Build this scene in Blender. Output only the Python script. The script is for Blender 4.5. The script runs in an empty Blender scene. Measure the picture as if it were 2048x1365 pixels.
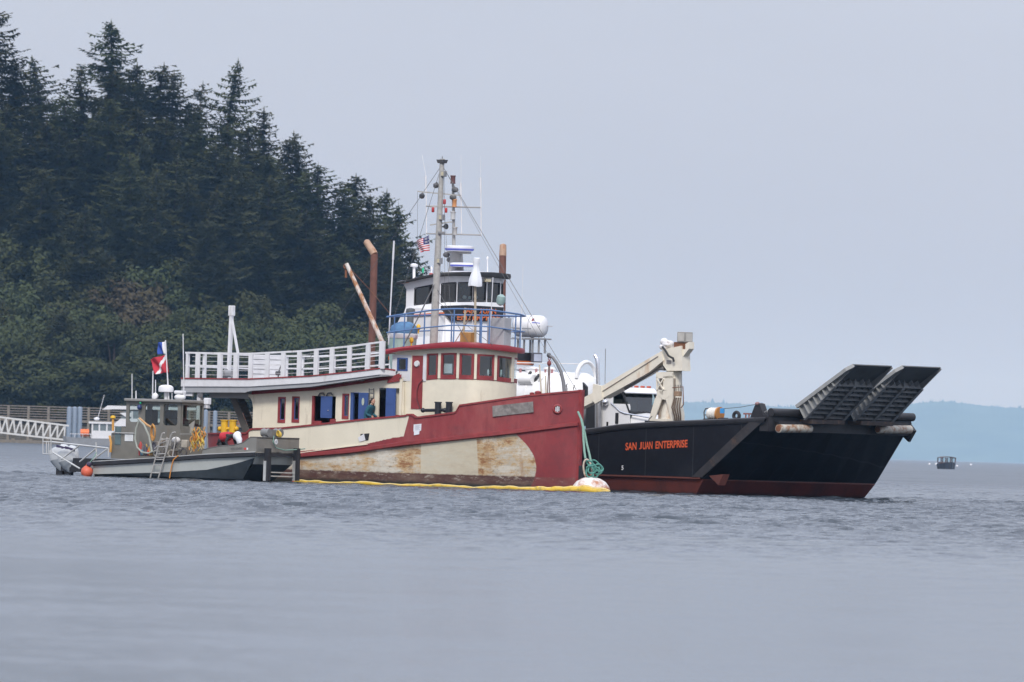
import bpy, bmesh, math, random
import numpy as np
from mathutils import Vector, Matrix, Euler
R = math.radians
C = bpy.context.scene.collection
SC = bpy.context.scene

# ------------------------------------------------------------------ camera
# long lens at standing eye height on the beach; the picture is 2048 x 1365 px in the notes below
F = 20000.0            # focal length in picture pixels
H = 1.68               # eye height over the water
SLOPE = 0.0292         # the camera was held with a slight roll
HY = 895.7             # picture row of the horizon at the centre column
ROLL = math.atan(SLOPE)
PITCH = math.atan((HY - 682.5) * math.cos(ROLL) / F)
_f = Vector((0, math.cos(PITCH), math.sin(PITCH)))
_r0 = Vector((1, 0, 0)); _u0 = Vector((0, -math.sin(PITCH), math.cos(PITCH)))
_r = _r0 * math.cos(ROLL) + _u0 * math.sin(ROLL)
_u = -_r0 * math.sin(ROLL) + _u0 * math.cos(ROLL)
cam = bpy.data.cameras.new('camera'); camo = bpy.data.objects.new('camera', cam); C.objects.link(camo)
cam.sensor_width = 36.0; cam.lens = 36.0 * F / 2048.0
cam.clip_start = 1.0; cam.clip_end = 80000.0
m = Matrix((_r, _u, -_f)).transposed().to_4x4(); m.translation = Vector((0, 0, H))
camo.matrix_world = m
cam.dof.use_dof = True; cam.dof.focus_distance = 400.0; cam.dof.aperture_fstop = 6.3
SC.camera = camo

def ray(px, py):
    return _f + _r * ((px - 1024) / F) + _u * ((682.5 - py) / F)
def proj(p):
    d = Vector(p) - Vector((0, 0, H)); w = d.dot(_f)
    return 1024 + F * d.dot(_r) / w, 682.5 - F * d.dot(_u) / w
def at_depth(px, py, Y):
    d = ray(px, py); return Vector((0, 0, H)) + d * (Y / d.y)
def on_water(px, Y):
    "water point seen in column px at depth Y"
    p = at_depth(px, HY + (px - 1024) * SLOPE, Y)
    return Vector((p.x, Y, 0))

# ------------------------------------------------------------------ sky, sun, exposure
SUN_EL, SUN_AZ = 44.0, 184.0
w = bpy.data.worlds.new('World'); SC.world = w; w.use_nodes = True
nt = w.node_tree; nt.nodes.clear()
out = nt.nodes.new('ShaderNodeOutputWorld'); bg = nt.nodes.new('ShaderNodeBackground')
sky = nt.nodes.new('ShaderNodeTexSky'); sky.sky_type = 'NISHITA'; sky.sun_disc = False
sky.sun_elevation = R(SUN_EL); sky.sun_rotation = R(SUN_AZ); sky.air_density = 1.0; sky.dust_density = 3.0; sky.ozone_density = 2.0
mix = nt.nodes.new('ShaderNodeMix'); mix.data_type = 'RGBA'; mix.inputs[0].default_value = 0.82
# high overcast: even round the horizon, brighter overhead as such skies are
tcw = nt.nodes.new('ShaderNodeTexCoord'); spw = nt.nodes.new('ShaderNodeSeparateXYZ'); nt.links.new(tcw.outputs['Generated'], spw.inputs[0])
up_ = nt.nodes.new('ShaderNodeMapRange'); up_.inputs[1].default_value = 0.0; up_.inputs[2].default_value = 1.0; up_.inputs[3].default_value = 1.0; up_.inputs[4].default_value = 2.4; nt.links.new(spw.outputs[2], up_.inputs[0])
ov = nt.nodes.new('ShaderNodeVectorMath'); ov.operation = 'SCALE'; ov.inputs[0].default_value = (4.95, 5.3, 6.35)
cl = nt.nodes.new('ShaderNodeTexNoise'); cl.inputs['Scale'].default_value = 9.0; cl.inputs['Detail'].default_value = 4
cm = nt.nodes.new('ShaderNodeMapping'); cm.inputs['Scale'].default_value = (1, 1, 3.5); nt.links.new(tcw.outputs['Generated'], cm.inputs[0]); nt.links.new(cm.outputs[0], cl.inputs['Vector'])
cr_ = nt.nodes.new('ShaderNodeMapRange'); cr_.inputs[1].default_value = 0.25; cr_.inputs[2].default_value = 0.75; cr_.inputs[3].default_value = 0.95; cr_.inputs[4].default_value = 1.05; nt.links.new(cl.outputs[0], cr_.inputs[0])
cx_ = nt.nodes.new('ShaderNodeMath'); cx_.operation = 'MULTIPLY'; nt.links.new(cr_.outputs[0], cx_.inputs[0]); nt.links.new(up_.outputs[0], cx_.inputs[1]); nt.links.new(cx_.outputs[0], ov.inputs['Scale']); nt.links.new(ov.outputs[0], mix.inputs[7])
nt.links.new(sky.outputs[0], mix.inputs[6]); nt.links.new(mix.outputs[2], bg.inputs[0]); bg.inputs[1].default_value = 0.1
nt.links.new(bg.outputs[0], out.inputs[0])
sun = bpy.data.lights.new('sun', 'SUN'); sun.energy = 2.0; sun.angle = R(12); sun.color = (1, 0.96, 0.9)
suno = bpy.data.objects.new('sun', sun); C.objects.link(suno)
sd = Vector((math.sin(R(SUN_AZ)) * math.cos(R(SUN_EL)), math.cos(R(SUN_AZ)) * math.cos(R(SUN_EL)), math.sin(R(SUN_EL))))
suno.rotation_euler = sd.to_track_quat('Z', 'Y').to_euler()
SC.view_settings.view_transform = 'Standard'; SC.view_settings.look = 'None'
SC.view_settings.exposure = 0.24; SC.view_settings.gamma = 1.0; SC.view_settings.use_curve_mapping = False
SC.render.engine = 'CYCLES'
SC.cycles.use_denoising = True
SC.cycles.max_bounces = 8; SC.cycles.transparent_max_bounces = 16; SC.cycles.volume_bounces = 1
SC.cycles.caustics_reflective = False; SC.cycles.caustics_refractive = False
SC.cycles.sample_clamp_indirect = 4.0

# ------------------------------------------------------------------ helpers
def tag(o, label=None, cat=None, group=None, kind=None):
    if label: o['label'] = label
    if cat: o['category'] = cat
    if group: o['group'] = group
    if kind: o['kind'] = kind
    return o

def empty(name, loc=(0, 0, 0), rz=0.0):
    o = bpy.data.objects.new(name, None); C.objects.link(o)
    o.location = loc; o.rotation_euler = (0, 0, rz); o.empty_display_size = 0.2
    return o

def copy_tree(o, parent=None):
    c = o.copy(); C.objects.link(c); c.parent = parent
    for ch in o.children: copy_tree(ch, c)
    return c

class MB:
    "collects shapes, then links them as one mesh object"
    def __init__(self): self.v = []; self.f = []; self.m = []; self.sm = []; self.mi = 0
    def add(self, vs, fs, smooth=False):
        n = len(self.v); self.v += [tuple(p) for p in vs]
        for f in fs: self.f.append(tuple(i + n for i in f)); self.m.append(self.mi); self.sm.append(smooth)
        return self
    def box(self, c, s, rot=None):
        hx, hy, hz = s[0] / 2, s[1] / 2, s[2] / 2
        vs = [Vector((x, y, z)) for z in (-hz, hz) for y in (-hy, hy) for x in (-hx, hx)]
        if rot is not None: vs = [rot @ p for p in vs]
        c = Vector(c)
        return self.add([c + p for p in vs], [(0, 2, 3, 1), (4, 5, 7, 6), (0, 1, 5, 4), (2, 6, 7, 3), (0, 4, 6, 2), (1, 3, 7, 5)])
    def bb(self, x0, x1, y0, y1, z0, z1):
        return self.box(((x0 + x1) / 2, (y0 + y1) / 2, (z0 + z1) / 2), (abs(x1 - x0), abs(y1 - y0), abs(z1 - z0)))
    def bevbox(self, c, s, b, rot=None):
        "box with chamfered edges"
        bm = bmesh.new(); bmesh.ops.create_cube(bm, size=1.0)
        for vv in bm.verts: vv.co = Vector((vv.co.x * s[0], vv.co.y * s[1], vv.co.z * s[2]))
        bmesh.ops.bevel(bm, geom=list(bm.edges), offset=b, segments=2, profile=0.6, affect='EDGES')
        bm.verts.index_update(); c = Vector(c)
        vs = [c + (rot @ vv.co if rot is not None else vv.co) for vv in bm.verts]
        fs = [tuple(vv.index for vv in f.verts) for f in bm.faces]; bm.free()
        return self.add(vs, fs, False)
    def bar(self, p, q, w, h=None, up=(0, 0, 1)):
        "rectangular bar from p to q"
        p, q = Vector(p), Vector(q); h = w if h is None else h
        d = (q - p); L = d.length; d.normalize(); up = Vector(up)
        if abs(d.dot(up)) > 0.98: up = Vector((1, 0, 0))
        s = d.cross(up).normalized(); t = s.cross(d).normalized()
        vs = [e + s * (a * w / 2) + t * (b * h / 2) for e in (p, q) for a, b in ((-1, -1), (1, -1), (1, 1), (-1, 1))]
        return self.add(vs, [(3, 2, 1, 0), (4, 5, 6, 7), (0, 1, 5, 4), (1, 2, 6, 5), (2, 3, 7, 6), (3, 0, 4, 7)])
    def tube(self, pts, r, n=8, cap=True, smooth=True):
        "round tube along a path; r may be one radius or a list"
        pts = [Vector(p) for p in pts]; k = len(pts)
        rs = r if isinstance(r, (list, tuple)) else [r] * k
        vs = []; up = None
        for i, p in enumerate(pts):
            d = (pts[min(i + 1, k - 1)] - pts[max(i - 1, 0)]).normalized()
            if up is None:
                up = Vector((0, 0, 1)) if abs(d.z) < 0.9 else Vector((1, 0, 0))
            s = d.cross(up)
            if s.length < 1e-6: s = d.cross(Vector((0, 1, 0)))
            s.normalize(); t = s.cross(d).normalized(); up = t
            for j in range(n):
                a = 2 * math.pi * j / n; vs.append(p + (s * math.cos(a) + t * math.sin(a)) * rs[i])
        fs = []
        for i in range(k - 1):
            for j in range(n):
                a, b = i * n + j, i * n + (j + 1) % n; fs.append((b, a, a + n, b + n))
        self.add(vs, fs, smooth)
        if cap:
            self.add([vs[j] for j in range(n)], [tuple(range(n))]); self.add([vs[(k - 1) * n + j] for j in range(n)], [tuple(reversed(range(n)))])
        return self
    def cyl(self, p, q, r0, r1=None, n=16, smooth=True):
        return self.tube([p, q], [r0, r0 if r1 is None else r1], n, True, smooth)
    def lathe(self, prof, o=(0, 0, 0), axis=(0, 0, 1), n=20, smooth=True):
        "prof: (radius, height) pairs round an axis through o"
        a = Vector(axis).normalized(); o = Vector(o)
        s = a.orthogonal().normalized(); t = a.cross(s)
        vs = []; fs = []
        for r, h in prof:
            for j in range(n):
                g = 2 * math.pi * j / n; vs.append(o + a * h + (s * math.cos(g) + t * math.sin(g)) * r)
        for i in range(len(prof) - 1):
            for j in range(n):
                b, c = i * n + j, i * n + (j + 1) % n; fs.append((b, c, c + n, b + n))
        fs.append(tuple(reversed(range(n)))); k = (len(prof) - 1) * n; fs.append(tuple(range(k, k + n)))
        return self.add(vs, fs, smooth)
    def ell(self, c, rad, n=14, rot=None):
        vs = []; fs = []; c = Vector(c); k = n // 2
        for i in range(k + 1):
            th = math.pi * i / k
            for j in range(n):
                ph = 2 * math.pi * j / n
                p = Vector((rad[0] * math.sin(th) * math.cos(ph), rad[1] * math.sin(th) * math.sin(ph), rad[2] * math.cos(th)))
                vs.append(c + (rot @ p if rot is not None else p))
        for i in range(k):
            for j in range(n):
                a, b = i * n + j, i * n + (j + 1) % n; fs.append((a, a + n, b + n, b))
        return self.add(vs, fs, True)
    def prism(self, poly, d):
        "closed polygon of 3-D points pushed along vector d"
        n = len(poly); a = [Vector(p) for p in poly]; d = Vector(d)
        fs = [tuple(range(n)), tuple(reversed(range(n, 2 * n)))] + [(i, n + i, n + (i + 1) % n, (i + 1) % n) for i in range(n)]
        return self.add(a + [p + d for p in a], fs)
    def quad(self, a, b, c, d): return self.add([a, b, c, d], [(0, 1, 2, 3)])
    def strip(self, rows, smooth=False, close=False):
        "rows: list of equally long point lists"
        n = len(rows[0]); vs = [p for r in rows for p in r]; fs = []
        for i in range(len(rows) - 1):
            for j in range(n if close else n - 1):
                k = (j + 1) % n; fs.append((i * n + j, i * n + k, (i + 1) * n + k, (i + 1) * n + j))
        return self.add(vs, fs, smooth)
    def torus(self, c, Rr, r, axis=(0, 1, 0), n=20, k=8, stretch=None):
        a = Vector(axis).normalized(); s = a.orthogonal().normalized(); t = a.cross(s); c = Vector(c)
        pts = []
        for i in range(n):
            g = 2 * math.pi * i / n; pts.append((math.cos(g), math.sin(g)))
        vs = []; fs = []
        for (cc, ss) in pts:
            rad = s * cc + t * ss; ctr = c + rad * Rr
            for j in range(k):
                h = 2 * math.pi * j / k; vs.append(ctr + rad * (r * math.cos(h)) + a * (r * math.sin(h)))
        for i in range(n):
            for j in range(k):
                fs.append((i * k + j, ((i + 1) % n) * k + j, ((i + 1) % n) * k + (j + 1) % k, i * k + (j + 1) % k))
        return self.add(vs, fs, True)
    def build(self, name, mat, parent=None, fix=True):
        me = bpy.data.meshes.new(name); me.from_pydata(self.v, [], self.f)
        for mm in (mat if isinstance(mat, (list, tuple)) else [mat]): me.materials.append(mm)
        me.polygons.foreach_set('material_index', self.m); me.polygons.foreach_set('use_smooth', self.sm)
        if fix:
            bm = bmesh.new(); bm.from_mesh(me); bmesh.ops.recalc_face_normals(bm, faces=bm.faces); bm.to_mesh(me); bm.free()
        me.update()
        if any(self.sm): me.set_sharp_from_angle(angle=R(42))
        o = bpy.data.objects.new(name, me); C.objects.link(o)
        if parent is not None: o.parent = parent
        return o

class Frame:
    "a vessel's own axes: x forward, y to port, z up; starboard (-y) faces the camera"
    def __init__(self, px, depth, heading):
        self.o = on_water(px, depth); self.th = R(heading); c, s = math.cos(self.th), math.sin(self.th)
        self.eu = Vector((c, -s, 0)); self.ev = Vector((s, c, 0)); self.rz = -self.th
    def world(self, p): return self.o + self.eu * p[0] + self.ev * p[1] + Vector((0, 0, p[2]))
    def px(self, p): return proj(self.world(p))
    def _hit(self, px, py, n, k):
        d = ray(px, py); o = Vector((0, 0, H)); t = (k - (o - self.o).dot(n)) / d.dot(n)
        q = o + d * t - self.o; return Vector((q.dot(self.eu), q.dot(self.ev), q.z))
    def y(self, px, py, y=0.0): return self._hit(px, py, self.ev, y)
    def x(self, px, py, x=0.0): return self._hit(px, py, self.eu, x)
    def zfor(self, x, y, curve):
        "height at (x, y) whose picture row lies on the traced curve"
        z = 2.0
        for _ in range(4):
            a, b = self.px((x, y, z)); z += (b - crv(curve, a)) * 0.02
        return z

def crv(c, x):
    if x <= c[0][0]: return c[0][1]
    for (a, b), (d, e) in zip(c, c[1:]):
        if x <= d: return b + (e - b) * (x - a) / (d - a)
    return c[-1][1]

# ------------------------------------------------------------------ materials
MATS = {}
def mat(name, col, rough=0.6, metal=0.0, var=0.12, scale=3.0, bump=0.0, dirt=None, dirt_amt=0.0, dirt_scale=2.0, streak=False, spec=0.5):
    "painted or plain surface: uneven colour, optional stains (rust, grime) that have a shape of their own"
    if name in MATS: return MATS[name]
    m = bpy.data.materials.new(name); m.use_nodes = True; n = m.node_tree.nodes; l = m.node_tree.links
    b = n['Principled BSDF']; b.inputs['Roughness'].default_value = rough; b.inputs['Metallic'].default_value = metal
    b.inputs['Specular IOR Level'].default_value = spec
    tc = n.new('ShaderNodeTexCoord'); vec = tc.outputs['Object']
    nz = n.new('ShaderNodeTexNoise'); nz.inputs['Scale'].default_value = scale; nz.inputs['Detail'].default_value = 5; l.new(vec, nz.inputs['Vector'])
    rp = n.new('ShaderNodeMapRange'); rp.inputs[1].default_value = 0.3; rp.inputs[2].default_value = 0.7
    rp.inputs[3].default_value = 1 - var; rp.inputs[4].default_value = 1 + var; l.new(nz.outputs[0], rp.inputs[0])
    mx = n.new('ShaderNodeMix'); mx.data_type = 'RGBA'; mx.blend_type = 'MULTIPLY'; mx.inputs[0].default_value = 1
    mx.inputs[6].default_value = (*col, 1); l.new(rp.outputs[0], mx.inputs[7]); c = mx.outputs[2]
    if dirt is not None:
        mp = n.new('ShaderNodeMapping'); l.new(vec, mp.inputs[0])
        if streak: mp.inputs['Scale'].default_value = (1, 1, 0.22)
        d1 = n.new('ShaderNodeTexNoise'); d1.inputs['Scale'].default_value = dirt_scale; d1.inputs['Detail'].default_value = 9; d1.inputs['Roughness'].default_value = 0.68
        l.new(mp.outputs[0], d1.inputs['Vector'])
        dr = n.new('ShaderNodeMapRange'); t = 0.72 - 0.32 * dirt_amt
        dr.inputs[1].default_value = t - 0.05; dr.inputs[2].default_value = t + 0.12; l.new(d1.outputs[0], dr.inputs[0])
        m2 = n.new('ShaderNodeMix'); m2.data_type = 'RGBA'; l.new(dr.outputs[0], m2.inputs[0]); l.new(c, m2.inputs[6]); m2.inputs[7].default_value = (*dirt, 1); c = m2.outputs[2]
    l.new(c, b.inputs['Base Color'])
    if bump:
        bp = n.new('ShaderNodeBump'); bp.inputs['Strength'].default_value = bump; bp.inputs['Distance'].default_value = 0.02; l.new(nz.outputs[0], bp.inputs['Height']); l.new(bp.outputs[0], b.inputs['Normal'])
    MATS[name] = m; return m

def glass(name, tint=(0.75, 0.85, 0.85), refl=0.16):
    "thin pane: you see through it and it mirrors some of the sky"
    if name in MATS: return MATS[name]
    m = bpy.data.materials.new(name); m.use_nodes = True; n = m.node_tree.nodes; l = m.node_tree.links; n.clear()
    o = n.new('ShaderNodeOutputMaterial'); t = n.new('ShaderNodeBsdfTransparent'); t.inputs[0].default_value = (*tint, 1)
    g = n.new('ShaderNodeBsdfGlossy'); g.inputs['Roughness'].default_value = 0.04
    lw = n.new('ShaderNodeLayerWeight'); lw.inputs[0].default_value = 0.5
    pw = n.new('ShaderNodeMath'); pw.operation = 'POWER'; pw.inputs[1].default_value = 5.0; l.new(lw.outputs['Facing'], pw.inputs[0])
    ad = n.new('ShaderNodeMath'); ad.operation = 'ADD'; ad.use_clamp = True; ad.inputs[1].default_value = refl; l.new(pw.outputs[0], ad.inputs[0])
    mx = n.new('ShaderNodeMixShader'); l.new(ad.outputs[0], mx.inputs[0]); l.new(t.outputs[0], mx.inputs[1]); l.new(g.outputs[0], mx.inputs[2]); l.new(mx.outputs[0], o.inputs[0])
    MATS[name] = m; return m

RUST = (0.30, 0.12, 0.045)
GRIME = (0.16, 0.14, 0.12)
white = mat('white_paint', (0.78, 0.78, 0.80), 0.45, var=0.05, dirt=(0.45, 0.42, 0.38), dirt_amt=0.12)
offwhite = mat('weathered_white', (0.68, 0.68, 0.70), 0.6, var=0.08, dirt=(0.38, 0.34, 0.30), dirt_amt=0.22, streak=True, dirt_scale=3)
cream = mat('cream_paint', (0.76, 0.70, 0.56), 0.55, var=0.05, dirt=(0.50, 0.44, 0.34), dirt_amt=0.22, streak=True, dirt_scale=2.2)
redp = mat('dark_red_paint', (0.26, 0.038, 0.04), 0.55, var=0.2, dirt=(0.16, 0.05, 0.045), dirt_amt=0.3)
bluep = mat('blue_paint', (0.045, 0.09, 0.26), 0.5, var=0.1)
railblue = mat('rail_blue', (0.10, 0.19, 0.38), 0.5, var=0.1)
blackp = mat('black_paint', (0.015, 0.016, 0.022), 0.45, var=0.25, dirt=(0.05, 0.045, 0.045), dirt_amt=0.15)
dark = mat('dark_interior', (0.02, 0.02, 0.022), 0.8, var=0.1)
steel = mat('weathered_steel', (0.32, 0.32, 0.33), 0.5, 0.3, var=0.15, dirt=RUST, dirt_amt=0.1)
chrome = mat('chrome', (0.75, 0.75, 0.77), 0.14, 1.0, var=0.03)
rope_green = mat('green_rope', (0.20, 0.33, 0.27), 0.9, var=0.25, scale=30)
rustm = mat('rusted_steel', (0.20, 0.085, 0.045), 0.8, var=0.25, dirt=(0.36, 0.2, 0.12), dirt_amt=0.3, dirt_scale=5)
orange = mat('orange_plastic', (0.75, 0.16, 0.03), 0.5, var=0.08)
yellow = mat('yellow_paint', (0.75, 0.45, 0.03), 0.5, var=0.08, dirt=(0.35, 0.2, 0.05), dirt_amt=0.12)
wire = mat('dark_wire', (0.12, 0.12, 0.125), 0.6, 0.3, var=0.05)
greym = mat('grey_paint', (0.36, 0.37, 0.39), 0.5, var=0.08)
pane = glass('window_glass')

# ------------------------------------------------------------------ water
rng = np.random.default_rng(7)
def water():
    xs = np.concatenate([-np.geomspace(21000, 27, 26), np.arange(-26, 26.01, 0.14), np.geomspace(27, 21000, 26)])
    y1 = np.concatenate([np.arange(50, 200, 0.25), np.arange(200, 420, 0.2)])
    y2 = np.geomspace(420.3, 1500, 420); y3 = np.geomspace(1510, 43000, 64); y0 = np.array([-400.0, -100, 0, 25, 40])
    ys = np.concatenate([y0, y1, y2, y3])
    X, Y = np.meshgrid(xs, ys)
    Z = np.zeros_like(X)
    for i in range(44):
        lam = 0.42 * (2.2 / 0.42) ** rng.random() ** 1.2; k = 2 * math.pi / lam
        a = rng.normal(R(62), R(36)); ph = rng.random() * 6.283
        amp = 0.0084 * lam ** 0.9
        Z += amp * np.sin(k * (X * math.cos(a) + Y * math.sin(a)) + ph + 0.7 * np.sin(0.13 * X + 0.09 * Y + i) + 0.5 * np.sin(0.31 * X - 0.17 * Y + 2 * i))
    # calm close to the beach, wind ruffles farther out, with gusts in patches
    calm = np.clip((Y - 120) / 130, 0, 1) ** 1.2 * 0.98 + 0.02
    gust = 0.9 + 0.2 * np.sin(Y / 23.0 + 0.05 * X) * np.sin(X / 17 + Y / 60.0 + 1) + 0.14 * np.sin(Y / 9.0 + X / 31)
    fade = np.clip((27 - np.abs(X)) / 2, 0, 1) * np.clip((1480 - Y) / 900, 0, 1) * (Y > 45)
    Z *= calm * gust * fade
    ny, nx = X.shape
    me = bpy.data.meshes.new('water')
    co = np.stack([X, Y, Z], -1).reshape(-1, 3).astype(np.float32)
    idx = np.arange(ny * nx).reshape(ny, nx)
    q = np.stack([idx[:-1, :-1], idx[:-1, 1:], idx[1:, 1:], idx[1:, :-1]], -1).reshape(-1, 4).astype(np.int32)
    me.vertices.add(len(co)); me.vertices.foreach_set('co', co.ravel())
    me.loops.add(q.size); me.loops.foreach_set('vertex_index', q.ravel())
    me.polygons.add(len(q)); me.polygons.foreach_set('loop_start', np.arange(0, q.size, 4, dtype=np.int32))
    me.polygons.foreach_set('use_smooth', np.ones(len(q), dtype=bool)); me.update(calc_edges=True)
    o = bpy.data.objects.new('water', me); C.objects.link(o); o['kind'] = 'structure'
    m = bpy.data.materials.new('sea_water'); m.use_nodes = True; n = m.node_tree.nodes; l = m.node_tree.links
    b = n['Principled BSDF']; b.inputs['Base Color'].default_value = (0.052, 0.064, 0.078, 1); b.inputs['IOR'].default_value = 1.333; b.inputs['Roughness'].default_value = 0.07
    tc = n.new('ShaderNodeTexCoord'); sp = n.new('ShaderNodeSeparateXYZ'); l.new(tc.outputs['Object'], sp.inputs[0])
    mr = n.new('ShaderNodeMapRange'); mr.inputs[1].default_value = 125; mr.inputs[2].default_value = 235; mr.inputs[3].default_value = 0.19; mr.inputs[4].default_value = 1.0; mr.interpolation_type = 'SMOOTHSTEP'; l.new(sp.outputs[1], mr.inputs[0])
    rr_ = n.new('ShaderNodeMapRange'); rr_.inputs[1].default_value = 280; rr_.inputs[2].default_value = 720; rr_.inputs[3].default_value = 0.10; rr_.inputs[4].default_value = 0.29; l.new(sp.outputs[1], rr_.inputs[0])
    rn = n.new('ShaderNodeMapRange'); rn.inputs[1].default_value = 130; rn.inputs[2].default_value = 220; rn.inputs[3].default_value = 0.08; rn.inputs[4].default_value = 0.0; l.new(sp.outputs[1], rn.inputs[0])
    ra = n.new('ShaderNodeMath'); ra.operation = 'ADD'; l.new(rr_.outputs[0], ra.inputs[0]); l.new(rn.outputs[0], ra.inputs[1]); l.new(ra.outputs[0], b.inputs['Roughness'])
    ge = n.new('ShaderNodeNewGeometry'); acc = ge.outputs['Normal']
    for sc_, st in ((4.6, 1.2), (0.9, 0.6), (0.22, 0.8), (0.05, 0.4)):
        nz = n.new('ShaderNodeTexNoise'); nz.inputs['Scale'].default_value = sc_; nz.inputs['Detail'].default_value = 2.5; l.new(tc.outputs['Object'], nz.inputs['Vector'])
        sb = n.new('ShaderNodeVectorMath'); sb.operation = 'SUBTRACT'; l.new(nz.outputs['Color'], sb.inputs[0]); sb.inputs[1].default_value = (.5, .5, .5)
        ml = n.new('ShaderNodeVectorMath'); ml.operation = 'MULTIPLY'; l.new(sb.outputs[0], ml.inputs[0]); ml.inputs[1].default_value = (st, st, 0)
        sl = n.new('ShaderNodeVectorMath'); sl.operation = 'SCALE'; l.new(ml.outputs[0], sl.inputs[0]); l.new(mr.outputs[0], sl.inputs['Scale'])
        ad = n.new('ShaderNodeVectorMath'); ad.operation = 'ADD'; l.new(acc, ad.inputs[0]); l.new(sl.outputs[0], ad.inputs[1]); acc = ad.outputs[0]
    nm = n.new('ShaderNodeVectorMath'); nm.operation = 'NORMALIZE'; l.new(acc, nm.inputs[0]); l.new(nm.outputs[0], b.inputs['Normal'])
    me.materials.append(m); return o
water()

# ------------------------------------------------------------------ wooded point
HILL = [(-400, 62), (-150, 56), (-95, 50), (-80, 48), (-65, 43), (-52, 36), (-42, 29), (-32, 22), (-24, 15), (-15, 8), (-8, 1.5), (-2, -2)]
def hill_z(x, y):
    back = crv(HILL, x); t = min(max((y - 1826) / 95.0, 0), 1); t = t * t * (3 - 2 * t)
    shore = 3.2 if x < -12 else 3.2 - (x + 12) * 0.5
    base = min(max((y - 1806) / 14.0, -0.2), 1) * max(shore, -1.5)
    return base + max(back - shore, -1) * t
def hillside():
    xs = list(np.linspace(-420, -130, 30)) + list(np.linspace(-125, 4, 66)); ys = list(np.linspace(1802, 2010, 70)) + [2060, 2150]
    rows = []
    for y in ys:
        rows.append([(x, y, hill_z(x, y) + 0.7 * math.sin(x * 0.7 + y * 0.3) * math.sin(y * 0.5) * (1 if y > 1822 else 0)) for x in xs])
    mb = MB(); mb.strip(rows, True)
    m = mat('forest_floor', (0.035, 0.036, 0.024), 0.95, var=0.4, scale=0.15, dirt=(0.06, 0.04, 0.03), dirt_amt=0.4, dirt_scale=0.08)
    o = mb.build('hillside', m); o['kind'] = 'structure'
    for p in o.data.polygons:
        pass
hillside()

def leaf_mat(name, col, var=0.35):
    m = bpy.data.materials.new(name); m.use_nodes = True; n = m.node_tree.nodes; l = m.node_tree.links; n.clear()
    o = n.new('ShaderNodeOutputMaterial'); d = n.new('ShaderNodeBsdfDiffuse'); t = n.new('ShaderNodeBsdfTranslucent'); mx = n.new('ShaderNodeMixShader'); mx.inputs[0].default_value = 0.12
    oi = n.new('ShaderNodeObjectInfo'); tc = n.new('ShaderNodeTexCoord'); nz = n.new('ShaderNodeTexNoise'); nz.inputs['Scale'].default_value = 0.5; nz.inputs['Detail'].default_value = 3
    l.new(tc.outputs['Object'], nz.inputs['Vector'])
    hs = n.new('ShaderNodeHueSaturation'); hs.inputs['Color'].default_value = (*col, 1)
    a = n.new('ShaderNodeMapRange'); a.inputs[3].default_value = 0.47; a.inputs[4].default_value = 0.525; l.new(oi.outputs['Random'], a.inputs[0]); l.new(a.outputs[0], hs.inputs['Hue'])
    b = n.new('ShaderNodeMath'); b.operation = 'ADD'; l.new(nz.outputs[0], b.inputs[0]); l.new(oi.outputs['Random'], b.inputs[1])
    c = n.new('ShaderNodeMapRange'); c.inputs[1].default_value = 0.3; c.inputs[2].default_value = 1.6; c.inputs[3].default_value = 1 - var; c.inputs[4].default_value = 1 + var; l.new(b.outputs[0], c.inputs[0]); l.new(c.outputs[0], hs.inputs['Value'])
    l.new(hs.outputs[0], d.inputs[0]); l.new(hs.outputs[0], t.inputs[0]); l.new(d.outputs[0], mx.inputs[1]); l.new(t.outputs[0], mx.inputs[2]); l.new(mx.outputs[0], o.inputs[0])
    return m
fir_leaf = leaf_mat('fir_needles', (0.074, 0.080, 0.036))
broad_leaf = leaf_mat('broad_leaves', (0.062, 0.071, 0.034))
red_leaf = leaf_mat('madrona_leaves', (0.078, 0.064, 0.040))
bark = mat('bark', (0.09, 0.065, 0.05), 0.95, var=0.3, scale=4)

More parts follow.
